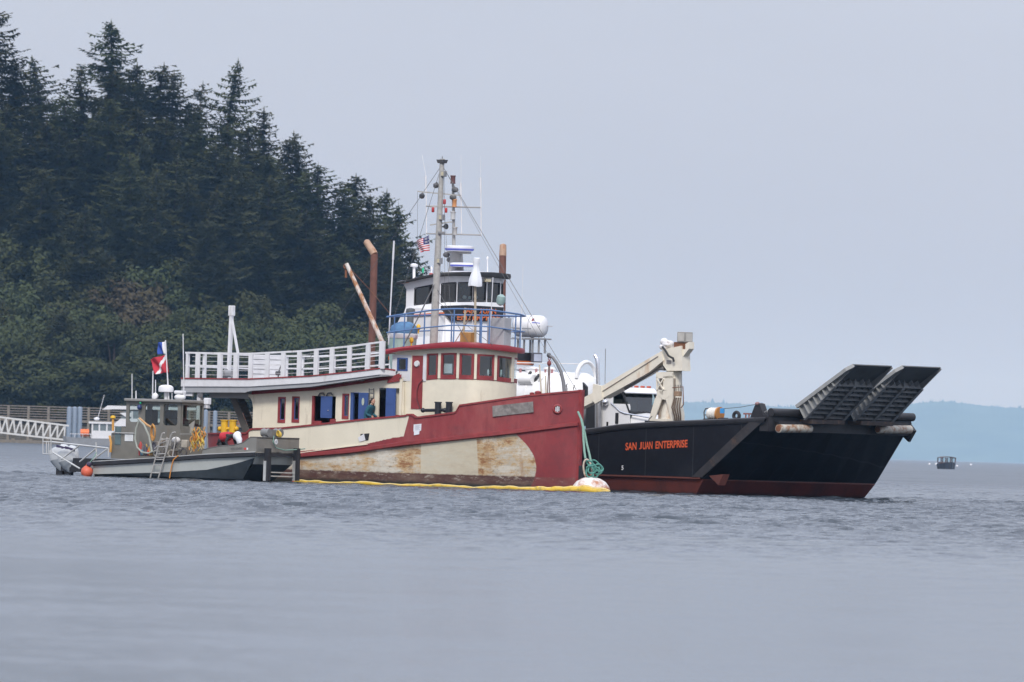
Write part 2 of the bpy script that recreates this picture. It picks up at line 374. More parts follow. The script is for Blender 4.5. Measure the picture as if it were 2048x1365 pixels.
def fir_meshes(seed, h=32.0, ragged=0.5, lean=0.0, bare=0.2, wid=0.16):
    r = random.Random(seed)
    tk = MB(); N = 10
    axis = lambda t: Vector((lean * h * t * t + 0.25 * math.sin(t * 7 + seed), 0.2 * math.sin(t * 5 + seed), h * t))
    tk.tube([axis(i / N) for i in range(N + 1)], [0.42 * (1 - i / N) ** 0.8 + 0.03 for i in range(N + 1)], 7)
    cr = MB(); z = bare; gap = [0.0] * 8
    dirp = [r.uniform(0.65, 1.15) for _ in range(8)]
    while z < 0.995:
        L0 = h * wid * (1 - (z - bare) / (1 - bare)) ** 0.62 + 0.3
        for k in range(r.choice((7, 8, 8, 9))):
            az = r.uniform(0, 6.283); L = L0 * r.uniform(0.6, 1.1) * dirp[int(az / 0.7854) % 8] * (1 + .30 * math.sin(az * 2 + z * 23 + seed) + .22 * math.sin(az * 3 - z * 41 + 2 * seed))
            if r.random() < ragged * 0.32: L *= 0.35
            if r.random() < ragged * 0.10: L *= 1.35
            o = axis(min(z + r.uniform(-0.01, 0.01), 1)); dr = Vector((math.cos(az), math.sin(az), 0)); sd = Vector((-math.sin(az), math.cos(az), 0))
            drop = r.uniform(0.12, 0.42) * (1.25 - z); n = max(3, int(L / 0.42))
            pts = []
            for i in range(n + 1):
                t = i / n; pts.append(o + dr * (L * t) + Vector((0, 0, L * (-drop * math.sin(t * 2.2) + 0.22 * t * t))))
            for i in range(n):
                if r.random() < 0.06: continue
                p, q = pts[i], pts[i + 1]; w_ = (0.62 * (1 - (i / n)) + 0.26) * min(L, 5.0) * 0.40 * r.uniform(0.6, 1.2)
                for s in (-1, 1):
                    tip = p.lerp(q, 1.2) + sd * (s * w_) + Vector((0, 0, -r.uniform(0.05, 0.45) * (0.4 + w_ * 0.5)))
                    cr.add([p + Vector((0, 0, 0.06)), q + dr * 0.1, tip], [(0, 1, 2)])
                if r.random() < 0.6:
                    e = q + dr * r.uniform(-0.2, 0.3) + sd * r.uniform(-.3, .3) + Vector((0, 0, -r.uniform(0.25, 0.8)))
                    cr.add([p, q, e], [(0, 1, 2)])
            e = pts[-1]; cr.add([e - sd * 0.13, e + sd * 0.13, e + dr * 0.35 + Vector((0, 0, 0.05))], [(0, 1, 2)])
        z += r.uniform(0.011, 0.019) * (1 if z < 0.9 else 0.8)
    t = axis(1.0); cr.add([t + Vector((-.15, 0, -.5)), t + Vector((.15, 0, -.5)), t + Vector((0, 0, .8))], [(0, 1, 2)])
    return tk, cr

def broad_meshes(seed, h=14.0, w=5.2, clumps=52):
    r = random.Random(seed); tk = MB(); cr = MB()
    tk.tube([(0, 0, 0), (0.2, 0.1, h * 0.25), (0.1, -0.2, h * 0.55), (0, 0, h * 0.85)], [0.3, 0.24, 0.15, 0.04], 7)
    cs = []
    for i in range(clumps):
        while True:
            p = Vector((r.uniform(-1, 1), r.uniform(-1, 1), r.uniform(-1, 1)))
            if 0.25 < p.length < 1: break
        c = Vector((p.x * w * (0.82 + 0.18 * math.sin(seed + 3 * p.z)), p.y * w, h * 0.56 + p.z * h * 0.40)); rad = r.uniform(1.1, 2.3) * (h / 14)
        cs.append((c, rad))
        if i % 6 == 0: tk.tube([(0, 0, h * r.uniform(0.25, 0.5)), c * 0.5 + Vector((0, 0, h * 0.25)), c], [0.12, 0.08, 0.03], 5)
    for c, rad in cs:
        for k in range(int(70 * rad * rad)):
            d = Vector((r.gauss(0, 1), r.gauss(0, 1), r.gauss(0, 1))).normalized()
            if d.z < -0.55 and r.random() < 0.7: continue
            p = c + Vector((d.x * rad, d.y * rad, d.z * rad * 0.78)) * r.uniform(0.55, 1.12)
            nrm = (d + Vector((r.uniform(-.8, .8), r.uniform(-.8, .8), r.uniform(-.3, 1.0)))).normalized()
            s = nrm.orthogonal().normalized(); t = nrm.cross(s); a = r.uniform(0, 6.28); e1 = s * math.cos(a) + t * math.sin(a); e2 = nrm.cross(e1); z = r.uniform(0.16, 0.36)
            cr.add([p - e1 * z, p + e2 * z * 0.7, p + e1 * z, p - e2 * z * 0.7], [(0, 1, 2, 3)])
    return tk, cr

def proto(tk, cr, leaf):
    a = tk.build('trunk', bark); b = cr.build('crown', leaf, fix=False)
    C.objects.unlink(a); C.objects.unlink(b); return a.data, b.data
FIRS = [proto(*fir_meshes(s, ragged=rg, lean=ln, bare=br, wid=wd), fir_leaf) for s, rg, ln, br, wd in
        ((1, .5, 0, .05, .30), (2, .9, .012, .08, .28), (3, 1.3, -.05, .1, .30), (4, .4, 0, .05, .33), (5, 1.8, .03, .12, .27), (6, .8, -.02, .08, .34))]
BROADS = [proto(*broad_meshes(20 + s, w=wd), broad_leaf) for s, wd in ((1, 5.0), (2, 6.0), (3, 4.4), (4, 5.6))]
REDS = [(BROADS[0][0], None)]
def red_variant():
    me = BROADS[2][1].copy(); me.materials.clear(); me.materials.append(red_leaf); return (BROADS[2][0], me)
REDV = red_variant()

def tree(name, pr, x, y, h, h0, label, cat, group, rz, wide=1.0, z=None):
    o = empty(name, (x, y, (hill_z(x, y) if z is None else z) - 0.3), rz); s = h / h0; o.scale = (s * wide, s * wide, s)
    for nm, me in (('trunk', pr[0]), ('crown', pr[1])):
        c = bpy.data.objects.new(nm, me); C.objects.link(c); c.parent = o
    return tag(o, label, cat, group)
tr = random.Random(3)
SKY = [(-300, 20), (-60, 60), (0, 120), (85, 130), (150, 165), (225, 60), (275, 150), (320, 150), (360, 200), (400, 205), (455, 150), (500, 260), (540, 240), (605, 285), (640, 370), (665, 440), (708, 365), (760, 400), (800, 425), (830, 500), (852, 560), (880, 700)]
G1 = 'fir trees along the top of the wooded point'
# skyline firs traced one by one: column, row of the tip, shape, width
for px, top, v, wd in ((-4, 2, 4, 1.2), (28, 118, 5, 1.0), (88, 110, 2, 1.1), (128, 190, 1, .9), (168, 128, 2, 1.0), (226, 38, 0, 1.1), (268, 122, 5, .9), (318, 122, 4, 1.3), (344, 138, 1, .8), (376, 200, 3, .8), (399, 160, 4, .65),
                       (455, 115, 2, 1.0), (500, 245, 3, .9), (534, 212, 1, .85), (578, 275, 0, .9), (606, 260, 2, .95), (634, 322, 4, 1.3), (684, 368, 1, .9), (709, 345, 0, 1.05), (742, 384, 3, .8), (768, 376, 5, .8), (799, 402, 4, 1.0), (826, 492, 0, .8), (846, 545, 3, .6)):
    Y = 1905 + tr.uniform(-12, 14); p = at_depth(px, top, Y); zb = hill_z(p.x, Y); h = p.z - zb
    lab = ('full dark', 'slightly ragged', 'ragged leaning', 'dense dark', 'sparse open', 'broad spreading')[v] + ' fir tree on the crest of the wooded point, against the sky'
    if px == 226: lab = 'tallest full fir tree on the crest, its pointed tip standing clear above the neighbouring trees'
    if px == 455: lab = 'ragged fir tree with a bent tip and open layered branches on the crest'
    tree('fir_tree', FIRS[v], p.x, Y, h, 32.4, lab, 'tree', G1, tr.uniform(0, 6.28), wd * 42 / max(h, 28))
# firs on the slope behind and below
n = 0
for row, Y0 in enumerate((1895, 1880, 1866, 1852)):
    for i in range(17):
        px = -55 + i * 56 + tr.uniform(-20, 20) + row * 14
        if px > 835 - row * 18 or (row == 3 and tr.random() < .7) or (row == 2 and tr.random() < .35): continue
        Y = Y0 + tr.uniform(-6, 6); top = crv(SKY, px) + 30 + row * 62 + tr.uniform(0, 60)
        p = at_depth(px, top, Y); zb = hill_z(p.x, Y); h = min(p.z - zb, 36)
        if h < 7: continue
        vv = tr.randrange(6); tree('fir_tree', FIRS[vv], p.x, Y, h, 32.4, ('tall ' if h > 26 else 'shorter ') + ('full dark', 'slightly ragged', 'ragged leaning', 'dense dark', 'sparse open', 'broad spreading')[vv] + ' fir tree standing among others on the wooded slope', 'tree', 'fir trees on the wooded slope', tr.uniform(0, 6.28), tr.uniform(1.0, 1.35) * 32 / max(h, 18))
# broad-leaved trees lower down and along the shore
for row, (Y0, t0) in enumerate(((1862, 400), (1852, 455), (1843, 525), (1832, 600), (1822, 690))):
    for i in range(15):
        px = -45 + i * 66 + tr.uniform(-28, 28) + row * 24
        if px > (560, 690, 770, 825, 850)[row] or (row == 0 and tr.random() < .45): continue
        Y = Y0 + tr.uniform(-3, 3); top = max(t0 + tr.uniform(-50, 50), crv(SKY, px) + 110)
        p = at_depth(px, top, Y); zb = hill_z(p.x, Y); h = p.z - zb
        if h < 4: h = tr.uniform(4, 6)
        h = min(h, 20)
        red = (row in (1, 2) and 215 < px < 345) or tr.random() < 0.03
        pr = REDV if red else BROADS[tr.randrange(4)]; wide_ = tr.uniform(.85, 1.35) * 17 / max(h, 10)
        tree('madrona_tree' if red else 'broadleaf_tree', pr, p.x, Y, h, 14.0, 'reddish brown leafy tree on the lower slope' if red else ('tall' if h > 13 else 'low') + (' rounded' if wide_ > .95 else ' narrow') + ' green broad-leaved tree on the lower slope above the pier', 'tree', 'reddish trees on the slope' if red else 'broad-leaved trees above the shore', tr.uniform(0, 6.28), wide_)

for i in range(13):      # younger firs scattered through the broad-leaved belt
    px = 10 + i * 64 + tr.uniform(-25, 25); Y = tr.choice((1828, 1838, 1848)) ; p = at_depth(px, 600, Y); h = tr.uniform(13, 23)
    vv = tr.randrange(6); tree('fir_tree', FIRS[vv], p.x, Y, h, 32.4, 'young ' + ('full dark', 'slightly ragged', 'ragged leaning', 'dense dark', 'sparse open', 'broad spreading')[vv] + ' fir tree rising out of the broad-leaved trees', 'tree', 'young firs among the broad-leaved trees', tr.uniform(0, 6.28), tr.uniform(.9, 1.2))

# ------------------------------------------------------------------ far island
def far_hills():
    Y = 38000; mb = MB(); r = random.Random(5)
    top = [(600, 850), (900, 830), (1250, 806), (1360, 803), (1480, 806), (1560, 812), (1700, 815), (1780, 812), (1830, 806), (1885, 801), (1950, 808), (2010, 814), (2048, 815), (2120, 806), (2300, 812), (2700, 850)]
    front = []; ridge = []; back = []; low = []
    px = 600.0
    while px < 2700:
        j = abs(r.gauss(0, 1)) ** 1.5 * 3.2 * (0.4 + 0.6 * math.sin(px * 0.021) ** 2)
        a = on_water(px, Y - 1500); b = at_depth(px, crv(top, px) - j + 2.5, Y)
        front.append((a.x, Y - 1500, -3)); ridge.append(tuple(b)); low.append(tuple(at_depth(px, crv(top, px) + 3.5, Y - 60))); back.append((b.x * 1.02, Y + 1800, -3)); px += r.uniform(1.2, 3.0)
    mid = [tuple(Vector(a).lerp(Vector(b), 0.45) + Vector((0, 0, 6 * math.sin(i * 0.05)))) for i, (a, b) in enumerate(zip(front, low))]
    mb.strip([front, mid, low, ridge, back], True)
    o = mb.build('far_hills', mat('far_forest', (0.05, 0.075, 0.05), 0.95, var=0.3, scale=0.006, dirt=(0.20, 0.17, 0.13), dirt_amt=0.10, dirt_scale=0.004))
    o['kind'] = 'structure'
far_hills()

# ------------------------------------------------------------------ haze
hz = MB(); hz.bb(-22000, 22000, -900, 43500, -6, 360)
hm = bpy.data.materials.new('sea_haze'); hm.use_nodes = True; n = hm.node_tree.nodes; l = hm.node_tree.links; n.clear()
o = n.new('ShaderNodeOutputMaterial'); pv = n.new('ShaderNodeVolumePrincipled')
pv.inputs['Color'].default_value = (0.36, 0.64, 1.0, 1); pv.inputs['Absorption Color'].default_value = (1, 1, 1, 1); pv.inputs['Density'].default_value = 3.4e-5; pv.inputs['Anisotropy'].default_value = 0.0
l.new(pv.outputs[0], o.inputs['Volume'])
ho = hz.build('haze', hm); tag(ho, 'pale blue sea haze over the bay', 'haze', kind='stuff')

# ------------------------------------------------------------------ tug
class NX:
    "small wrapper for shader arithmetic"
    def __init__(self, m): self.n = m.node_tree.nodes; self.l = m.node_tree.links
    def put(self, sock, v):
        if isinstance(v, (int, float)): sock.default_value = v
        else: self.l.new(v, sock)
    def op(self, o, a, b=0.0, clamp=False):
        k = self.n.new('ShaderNodeMath'); k.operation = o; k.use_clamp = clamp; self.put(k.inputs[0], a); self.put(k.inputs[1], b); return k.outputs[0]
    def step(self, v, e0, e1):
        k = self.n.new('ShaderNodeMapRange'); k.interpolation_type = 'SMOOTHSTEP'; self.put(k.inputs[0], v); self.put(k.inputs[1], e0); self.put(k.inputs[2], e1); return k.outputs[0]
    def noise(self, vec, sc, det=6, rough=0.6, stretch=None):
        if stretch:
            mp = self.n.new('ShaderNodeMapping'); mp.inputs['Scale'].default_value = stretch; self.l.new(vec, mp.inputs[0]); vec = mp.outputs[0]
        k = self.n.new('ShaderNodeTexNoise'); k.inputs['Scale'].default_value = sc; k.inputs['Detail'].default_value = det; k.inputs['Roughness'].default_value = rough; self.l.new(vec, k.inputs['Vector']); return k.outputs[0]
    def mix(self, f, a, b):
        k = self.n.new('ShaderNodeMix'); k.data_type = 'RGBA'; self.put(k.inputs[0], f)
        for s, v in ((k.inputs[6], a), (k.inputs[7], b)):
            if isinstance(v, tuple): s.default_value = (*v, 1)
            else: self.l.new(v, s)
        return k.outputs[2]

T = Frame(868, 400, 35)
TX0, TX1, TB = -10.8, 7.07, 2.3
def t_half(x):
    s = (TX1 - x) / 6.0
    b = TB * math.sin(math.pi / 2 * min(max(s, 0), 1)) ** 0.72
    if x < -8.2: b = min(b, TB * math.sqrt(max(0.0, 1 - ((-8.2 - x) / 2.6) ** 2)))
    return b
def t_low(x):
    s = (TX1 - x) / 7.0
    b = TB * 0.97 * math.sin(math.pi / 2 * min(max(s, 0), 1)) ** 0.95
    if x < -6.5: b = min(b, TB * math.sqrt(max(0.0, 1 - ((-6.5 - x) / 4.3) ** 2)))
    return b
CT = [(395, 868), (494, 867), (501, 858.5), (561, 857), (621, 851), (737, 838.5), (812, 831.8), (815, 829.7), (824, 829.7), (832, 835.8), (909, 826), (915, 822), (919, 811.4), (1056, 791.6), (1157, 782.4), (1200, 779)]
CG = [(395, 926), (607, 911), (704, 903), (806, 888.5), (911, 877.5), (1043, 863), (1141, 850.5), (1200, 846)]

def hull_paint():
    m = bpy.data.materials.new('tug_hull_paint'); m.use_nodes = True; x = NX(m); b = x.n['Principled BSDF']; b.inputs['Roughness'].default_value = 0.6
    tc = x.n.new('ShaderNodeTexCoord'); v = tc.outputs['Object']; sp = x.n.new('ShaderNodeSeparateXYZ'); x.l.new(v, sp.inputs[0]); X, Y, Z = sp.outputs
    wob = x.op('MULTIPLY', x.op('SUBTRACT', x.noise(v, 4.0, 6, 0.65), 0.5), 0.25)
    wob2 = x.op('MULTIPLY', x.op('SUBTRACT', x.noise(v, 2.0, 8, 0.7), 0.5), 0.5)
    soft = x.noise(v, 0.9, 4)
    tone = x.op('ADD', 0.9, x.op('MULTIPLY', soft, 0.2))
    # sound cream above, with faint vertical grime
    gr = x.step(x.noise(v, 1.6, 7, 0.7, (1, 1, 0.18)), 0.52, 0.78)
    cream_ = x.mix(x.op('MULTIPLY', gr, 0.55), (0.76, 0.70, 0.56), (0.52, 0.47, 0.37))
    chip = x.step(x.noise(v, 7.0, 8, 0.75), 0.66, 0.70)
    cream_ = x.mix(x.op('MULTIPLY', chip, 0.6), cream_, (0.50, 0.50, 0.50))
    red_n = x.noise(v, 1.3, 8, 0.7)
    red_ = x.mix(x.step(red_n, 0.42, 0.66), (0.26, 0.036, 0.042), (0.20, 0.034, 0.04))
    red_ = x.mix(x.op('MULTIPLY', x.step(x.noise(v, 2.6, 9, 0.75), 0.60, 0.72), 0.8), red_, (0.12, 0.055, 0.05))
    red_ = x.mix(x.op('MULTIPLY', x.step(x.noise(v, .8, 8, .7, (1, 1, .3)), .42, .68), .75), red_, (.34, .085, .08))
    red_ = x.mix(x.op('MULTIPLY', x.step(x.noise(v, 1.6, 9, .8, (1, 1, .14)), .56, .70), .7), red_, (.13, .045, .04))
    red_ = x.mix(x.op('MULTIPLY', x.step(x.noise(v, 6, 9, .82, (.35, 1, 1.3)), .64, .69), .7), red_, (.42, .26, .22))
    # the red lower edge of the bulwark and the red bow
    gx = np.linspace(-10.5, 6.8, 60); c3 = np.polyfit(gx, [T.zfor(q, -t_half(q), CG) for q in gx], 4)
    guard_z = float(c3[0])
    for q in c3[1:]: guard_z = x.op('ADD', x.op('MULTIPLY', guard_z, X), float(q))
    dz = x.op('SUBTRACT', Z, guard_z)
    edge = x.op('ADD', x.op('MULTIPLY', dz, 0.32), x.op('MULTIPLY', wob, 0.06))
    m_red = x.step(x.op('SUBTRACT', X, edge), 0.0, 0.03)
    m_low = x.step(x.op('ADD', dz, x.op('ADD', x.op('MULTIPLY', wob, 0.45), x.op('MULTIPLY', x.step(X, -2.4, 0.1), -0.16))), 0.19, 0.16)
    m_st = x.step(X, T.y(499, 860, -2.25).x + .02, T.y(499, 860, -2.25).x - .02)
    upper = x.mix(x.op('MAXIMUM', m_st, x.op('MAXIMUM', m_red, m_low)), cream_, red_)
    # bare, rusty old paint below the guard
    old = x.mix(x.step(x.noise(v, 1.2, 8, 0.7, (0.6, 1, 1.6)), 0.40, 0.66), (0.64, 0.60, 0.52), (0.46, 0.41, 0.33))
    amt = x.step(x.noise(v, 0.42, 3, 0.5, (1, 1, 0.25)), 0.36, 0.62)
    ru = x.op('ADD', x.op('MULTIPLY', x.noise(v, 2.4, 10, 0.78, (0.38, 1, 1.5)), .7), x.op('MULTIPLY', x.noise(v, 8.0, 6, .7, (.6, 1, 1)), .3)); ru = x.op('ADD', ru, x.op('MULTIPLY', x.op('SUBTRACT', amt, 0.5), 0.11))
    old = x.mix(x.op('MULTIPLY', x.step(ru, 0.43, 0.57), 0.85), old, (0.52, 0.34, 0.15))
    old = x.mix(x.op('MULTIPLY', x.step(ru, 0.535, 0.62), 0.9), old, (0.27, 0.115, 0.05))
    old = x.mix(x.op('MULTIPLY', x.step(x.noise(v, 3.4, 10, 0.8, (0.5, 1, 1.6)), 0.555, 0.64), 0.7), old, (0.16, 0.135, 0.115))
    run = x.op('MULTIPLY', x.step(x.noise(v, 2.2, 8, .7, (1, 1, .06)), .54, .68), .55)
    old = x.mix(run, old, (.36, .19, .08))
    old = x.mix(x.op('MULTIPLY', x.step(x.noise(v, 11, 7, .8, (.45, 1, 1.2)), .58, .64), .8), old, (.14, .10, .075))
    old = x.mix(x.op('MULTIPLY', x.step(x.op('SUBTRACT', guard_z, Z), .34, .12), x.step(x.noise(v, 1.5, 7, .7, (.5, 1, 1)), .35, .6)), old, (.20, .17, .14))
    plank = x.op('FRACT', x.op('MULTIPLY', Z, 5.2)); seam = x.op('MULTIPLY', x.step(plank, 0.09, 0.0), 0.45)
    old = x.mix(seam, old, (0.25, 0.2, 0.15))
    patch = x.op('MULTIPLY', x.step(X, 0.95, 0.99), x.step(X, 3.46, 3.42))
    old = x.mix(x.op('MULTIPLY', patch, 0.8), old, (0.58, 0.54, 0.43))
    zc = x.op('SUBTRACT', Z, 0.95); bow = x.op('SUBTRACT', 5.62, x.op('MULTIPLY', x.op('MULTIPLY', zc, zc), 0.42))
    m_bow = x.step(x.op('ADD', x.op('SUBTRACT', X, bow), x.op('MULTIPLY', wob, 0.25)), -0.01, 0.03)
    lower = x.mix(m_bow, old, red_)
    boot = x.mix(x.step(x.noise(v, 1.7, 9, 0.75, (0.6, 1, 1.6)), 0.4, 0.7), (0.095, 0.042, 0.036), (0.19, 0.13, 0.10))
    boot = x.mix(x.op('MULTIPLY', x.step(x.noise(v, 4, 8, 0.8, (.4, 1, 1.2)), 0.54, 0.62), x.step(Z, 0.12, 0.5)), boot, (0.4, 0.35, 0.3))
    boot = x.mix(x.step(x.op('ADD', Z, wob), 0.30, 0.12), boot, (0.035, 0.035, 0.03))
    boot = x.mix(x.op('MULTIPLY', m_bow, 0.55), boot, red_)
    lower = x.mix(x.step(x.op('ADD', Z, x.op('MULTIPLY', wob, 0.45)), 0.58, 0.52), lower, boot)
    colr = x.mix(x.step(dz, -0.02, 0.0), lower, upper)
    mu = x.n.new('ShaderNodeMix'); mu.data_type = 'RGBA'; mu.blend_type = 'MULTIPLY'; mu.inputs[0].default_value = 1; x.l.new(colr, mu.inputs[6]); x.l.new(tone, mu.inputs[7])
    x.l.new(mu.outputs[2], b.inputs['Base Color'])
    bp = x.n.new('ShaderNodeBump'); bp.inputs['Strength'].default_value = 0.25; bp.inputs['Distance'].default_value = 0.03; x.l.new(x.noise(v, 1.4, 6), bp.inputs['Height']); x.l.new(bp.outputs[0], b.inputs['Normal'])
    return m
tug_paint = hull_paint()

def build_tug():
    tug = empty('tugboat', T.o, T.rz)
    tag(tug, 'old tugboat with worn cream and red hull and a round red-roofed pilothouse', 'tugboat')
    # ---- hull
    xs = [TX0 + 0.02 + (TX1 - 0.02 - TX0 - 0.02) * (1 - math.cos(math.pi * i / 110)) / 2 for i in range(111)]
    extra = [T.y(p, 830, -2.28).x for p in (494, 501, 812, 815, 824, 832, 909, 915, 919)]
    xs = sorted(xs + extra)
    hull = MB(); sides = []
    for s in (-1, 1):
        rows = [[] for _ in range(9)]
        for x in xs:
            b, bl = t_half(x), t_low(x); zt = T.zfor(x, -b, CT); zg = T.zfor(x, -b, CG)
            lv = [(zt, b), (zt * .5 + zg * .5, b - .02), (zg + .02, b - .04), (zg - .12, b - .05), (zg * .55 + .27, b * .62 + bl * .38), (0.6, b * .3 + bl * .7), (0.25, bl), (0.0, bl * .98), (-0.7, bl * .8)]
            for r_, (z, bb) in zip(rows, lv): r_.append((x, s * max(bb, 0.02), z))
        hull.strip(rows, True); sides.append(rows)
    hull.strip([[r[0] for r in sides[0]], [r[0] for r in sides[1]]]); hull.strip([[r[-1] for r in sides[0]], [r[-1] for r in sides[1]]])
    ho = hull.build('hull', tug_paint, tug)
    # inner bulwark and deck
    dk = MB(); dk.strip([[(x, -t_half(x) * .96 + .03, T.zfor(x, -t_half(x), CT) - (.55 if x > -8.5 else .35) - .25) for x in xs[4:-4]], [(x, t_half(x) * .96 - .03, T.zfor(x, -t_half(x), CT) - (.55 if x > -8.5 else .35) - .25) for x in xs[4:-4]]])
    dk.build('main_deck', mat('deck_paint', (0.20, 0.18, 0.16), .8, dirt=GRIME, dirt_amt=.5), tug)
    # cap rail, guard
    cap = MB(); gd = MB()
    for s in (-1, 1):
        a = []; g = []
        for x in xs[2:-1]:
            b = t_half(x); zt = T.zfor(x, -b, CT); zg = T.zfor(x, -b, CG); a.append((x, s * b, zt, b)); g.append((x, s * b, zg))
        cap.strip([[(x, s * (b + .04), z + .035) for x, y, z, b in a], [(x, s * max(b - .12, .01), z + .035) for x, y, z, b in a], [(x, s * max(b - .12, .01), z - .035) for x, y, z, b in a], [(x, s * (b + .04), z - .035) for x, y, z, b in a], [(x, s * (b + .04), z + .035) for x, y, z, b in a]])
        gd.strip([[(x, y * 1.0 - s * .03, z + .10) for x, y, z in g], [(x, y + s * .07, z + .07) for x, y, z in g], [(x, y + s * .07, z - .05) for x, y, z in g], [(x, y - s * .05, z - .09) for x, y, z in g]])
    cap.build('cap_rail', redp, tug); gd.build('guard_strake', redp, tug)
    st = MB(); st.bar((TX1 - .05, 0, -.3), (TX1 + .02, 0, T.zfor(TX1, 0, CT) + .04), .16, .2, up=(1, 0, 0)); st.build('stem', redp, tug)
    nf = MB(); a0 = T.y(1147, 925, 0); nf.bevbox((TX1 + .13, 0, .55), (.16, .22, 1.0), .03); nf.build('stem_fender', mat('rubber', (.02, .02, .022), .8), tug)
    # ---- things on the hull side: blank grey board, hawse hole, freeing port, pasted notices
    def on_hull(px, py, off=.02):
        y = -1.2
        for _ in range(12):
            p = T.y(px, py, y); y = -(t_half(p.x) - .03)
        return T.y(px, py, y - off)
    nb = MB(); q = [on_hull(*p, .05) for p in ((985, 812.5), (1066, 803.5), (1067, 825), (985.5, 834))]
    nm = (q[1] - q[0]).cross(q[2] - q[0]).normalized(); nm = nm if nm.y < 0 else -nm
    nb.prism([p - nm * .05 for p in q], nm * .07); nb.build('name_board', mat('bare_grey_board', (.22, .20, .19), .8, var=.3, scale=6, dirt=(.1, .09, .085), dirt_amt=.4), tug)
    c = on_hull(1115, 818.5, .03); d = (on_hull(1120, 818, .03) - c).normalized(); nn = Vector((-d.y, d.x, 0)); nn = nn if nn.y < 0 else -nn
    hw = MB(); hw.torus(c, .15, .045, nn, 22, 8); hw.build('hawse_ring', redp, tug)
    hb = MB(); hb.cyl(c - nn * .06, c + nn * .004, .15, n=22); hp = hb.build('hawse_hole', dark, tug)
    hb = MB()
    for k in (-1, 0, 1): hb.bar(c + nn * .02 + d * (.06 * k) + Vector((0, 0, -.12 + .03 * abs(k))), c + nn * .02 + d * (.06 * k) + Vector((0, 0, .12 - .03 * abs(k))), .035)
    hb.build('grating', offwhite, hp)
    fp = MB(); q = [on_hull(*p, .012) for p in ((721, 868.5), (739, 867), (736.5, 881), (721, 882.5))]; fp.prism([p + Vector((0, .03, 0)) for p in q], (0, -.034, 0)); fo = fp.build('freeing_port', dark, tug)
    fp = MB(); q = [on_hull(*p, .02) for p in ((716, 876), (728, 868), (731, 881), (719, 884))]; fp.prism([p + Vector((0, .02, 0)) for p in q], (0, -.03, 0)); fp.build('flap', offwhite, fo)
    pp = mat('paper', (.75, .76, .80), .7, var=.04)
    for i, qs in enumerate((((833, 842.5), (841, 841.5), (841, 851), (833, 852)), ((827.5, 849.5), (843, 848), (842, 862), (827, 863.5)), ((828, 862.5), (839, 861.5), (838, 869), (828, 871)))):
        n_ = MB(); q = [on_hull(*p, .012 + .004 * i) for p in qs]; n_.prism([p + Vector((0, .02, 0)) for p in q], (0, -.025, 0)); o = n_.build('notice', pp, tug)
        if i == 1:
            for k in range(5):
                a, b = on_hull(830, 852 + k * 2.1, .024), on_hull(840.5 - (k % 2) * 2, 851 + k * 2.1, .024); t_ = MB(); t_.bar(a, b, .008, .014); t_.build('print_line', mat('grey_print', (.45, .46, .52), .8), o)
    sc = MB()
    for (a, b) in (((600, 906), (700, 893)), ((700, 893), (735, 889))): sc.bar(on_hull(*a, .02), on_hull(*b, .02), .025, .03)
    sc.build('side_strip', cream, tug)
    # ---- deckhouse side (starboard and its port twin)
    RT = [(480, 793), (503, 789.5), (633, 781), (797, 757), (830, 752)]
    YW = -1.75
    ops = [('window', 556, 571, 794, 846), ('window', 584, 599, 793, 845.5), ('door', 625, 671, 792, 849), ('window', 684.5, 698, 787.5, 838.5), ('door', 703, 720, 786, 842), ('door', 757, 798, 776, 838)]
    x_of = lambda px, py: T.y(px, py, YW).x
    zt = lambda x: T.zfor(x, YW, RT)
    wall = MB(); zb = 1.55
    def panel(x0, x1, z0a, z0b, z1a, z1b, y=YW):
        wall.prism([(x0, y, z0a), (x1, y, z0b), (x1, y, z1b), (x0, y, z1a)], (0, .07 if y < 0 else -.07, 0))
    edges = [x_of(506, 820)]
    for k, a, b, t, d in ops:
        x0, x1 = x_of(a, (t + d) / 2), x_of(b, (t + d) / 2); z1 = T.y(a, t, YW).z; z0 = T.y(a, d, YW).z
        panel(edges[-1], x0, zb, zb, zt(edges[-1]), zt(x0)); panel(x0, x1, z1, z1, zt(x0), zt(x1)); panel(x0, x1, zb, zb, z0, z0); edges.append(x1)
    xe = x_of(803, 800); panel(edges[-1], xe, zb, zb, zt(edges[-1]), zt(xe))
    x0 = edges[0]
    wl = wall.build('deckhouse_wall', cream, tug); wall = MB()
    for i in range(24):   # port side, plain
        a, b = x0 + (xe - x0) * i / 24, x0 + (xe - x0) * (i + 1) / 24; panel(a, b, zb, zb, zt(a), zt(b), -YW)
    # cut-away aft corner brackets
    wl = wall.build('deckhouse_wall', cream, tug)
    br = MB()
    pts = [T.y(p, q, YW) for p, q in ((497, 789), (506, 790), (506, 815), (504, 803), (501, 797), (496, 793))]; br.prism(pts, (0, .06, 0)); br.build('corner_bracket', cream, tug)
    ba = MB(); ba.bb(x0 - .02, x0 + .05, -1.68, 1.68, 1.4, zt(x0)); ba.build('aft_bulkhead', cream, tug)
    ri = MB(); ri.bb(x0 + .1, xe, .9, .96, 1.3, zt(x0)); ri.build('cabin_lining', mat('cabin_lining', (.07, .05, .045), .8), tug)
    tm = MB(); n_ = 40; A = []; 
    for i in range(n_ + 1):
        x = x0 - .06 + (xe - x0 + .06) * i / n_; z = zt(x); A.append((x, z))
    tm.strip([[(x, YW - .05, z + .13) for x, z in A], [(x, YW - .05, z) for x, z in A], [(x, YW + .02, z) for x, z in A]]); tm.build('trim_board', redp, tug)
    tq = [T.y(p, q, YW - .06) for p, q in ((776, 757), (798, 747), (798, 763), (774, 766.5))]; tb = MB(); tb.prism(tq, (0, .05, 0)); tb.build('trim_board', redp, tug)
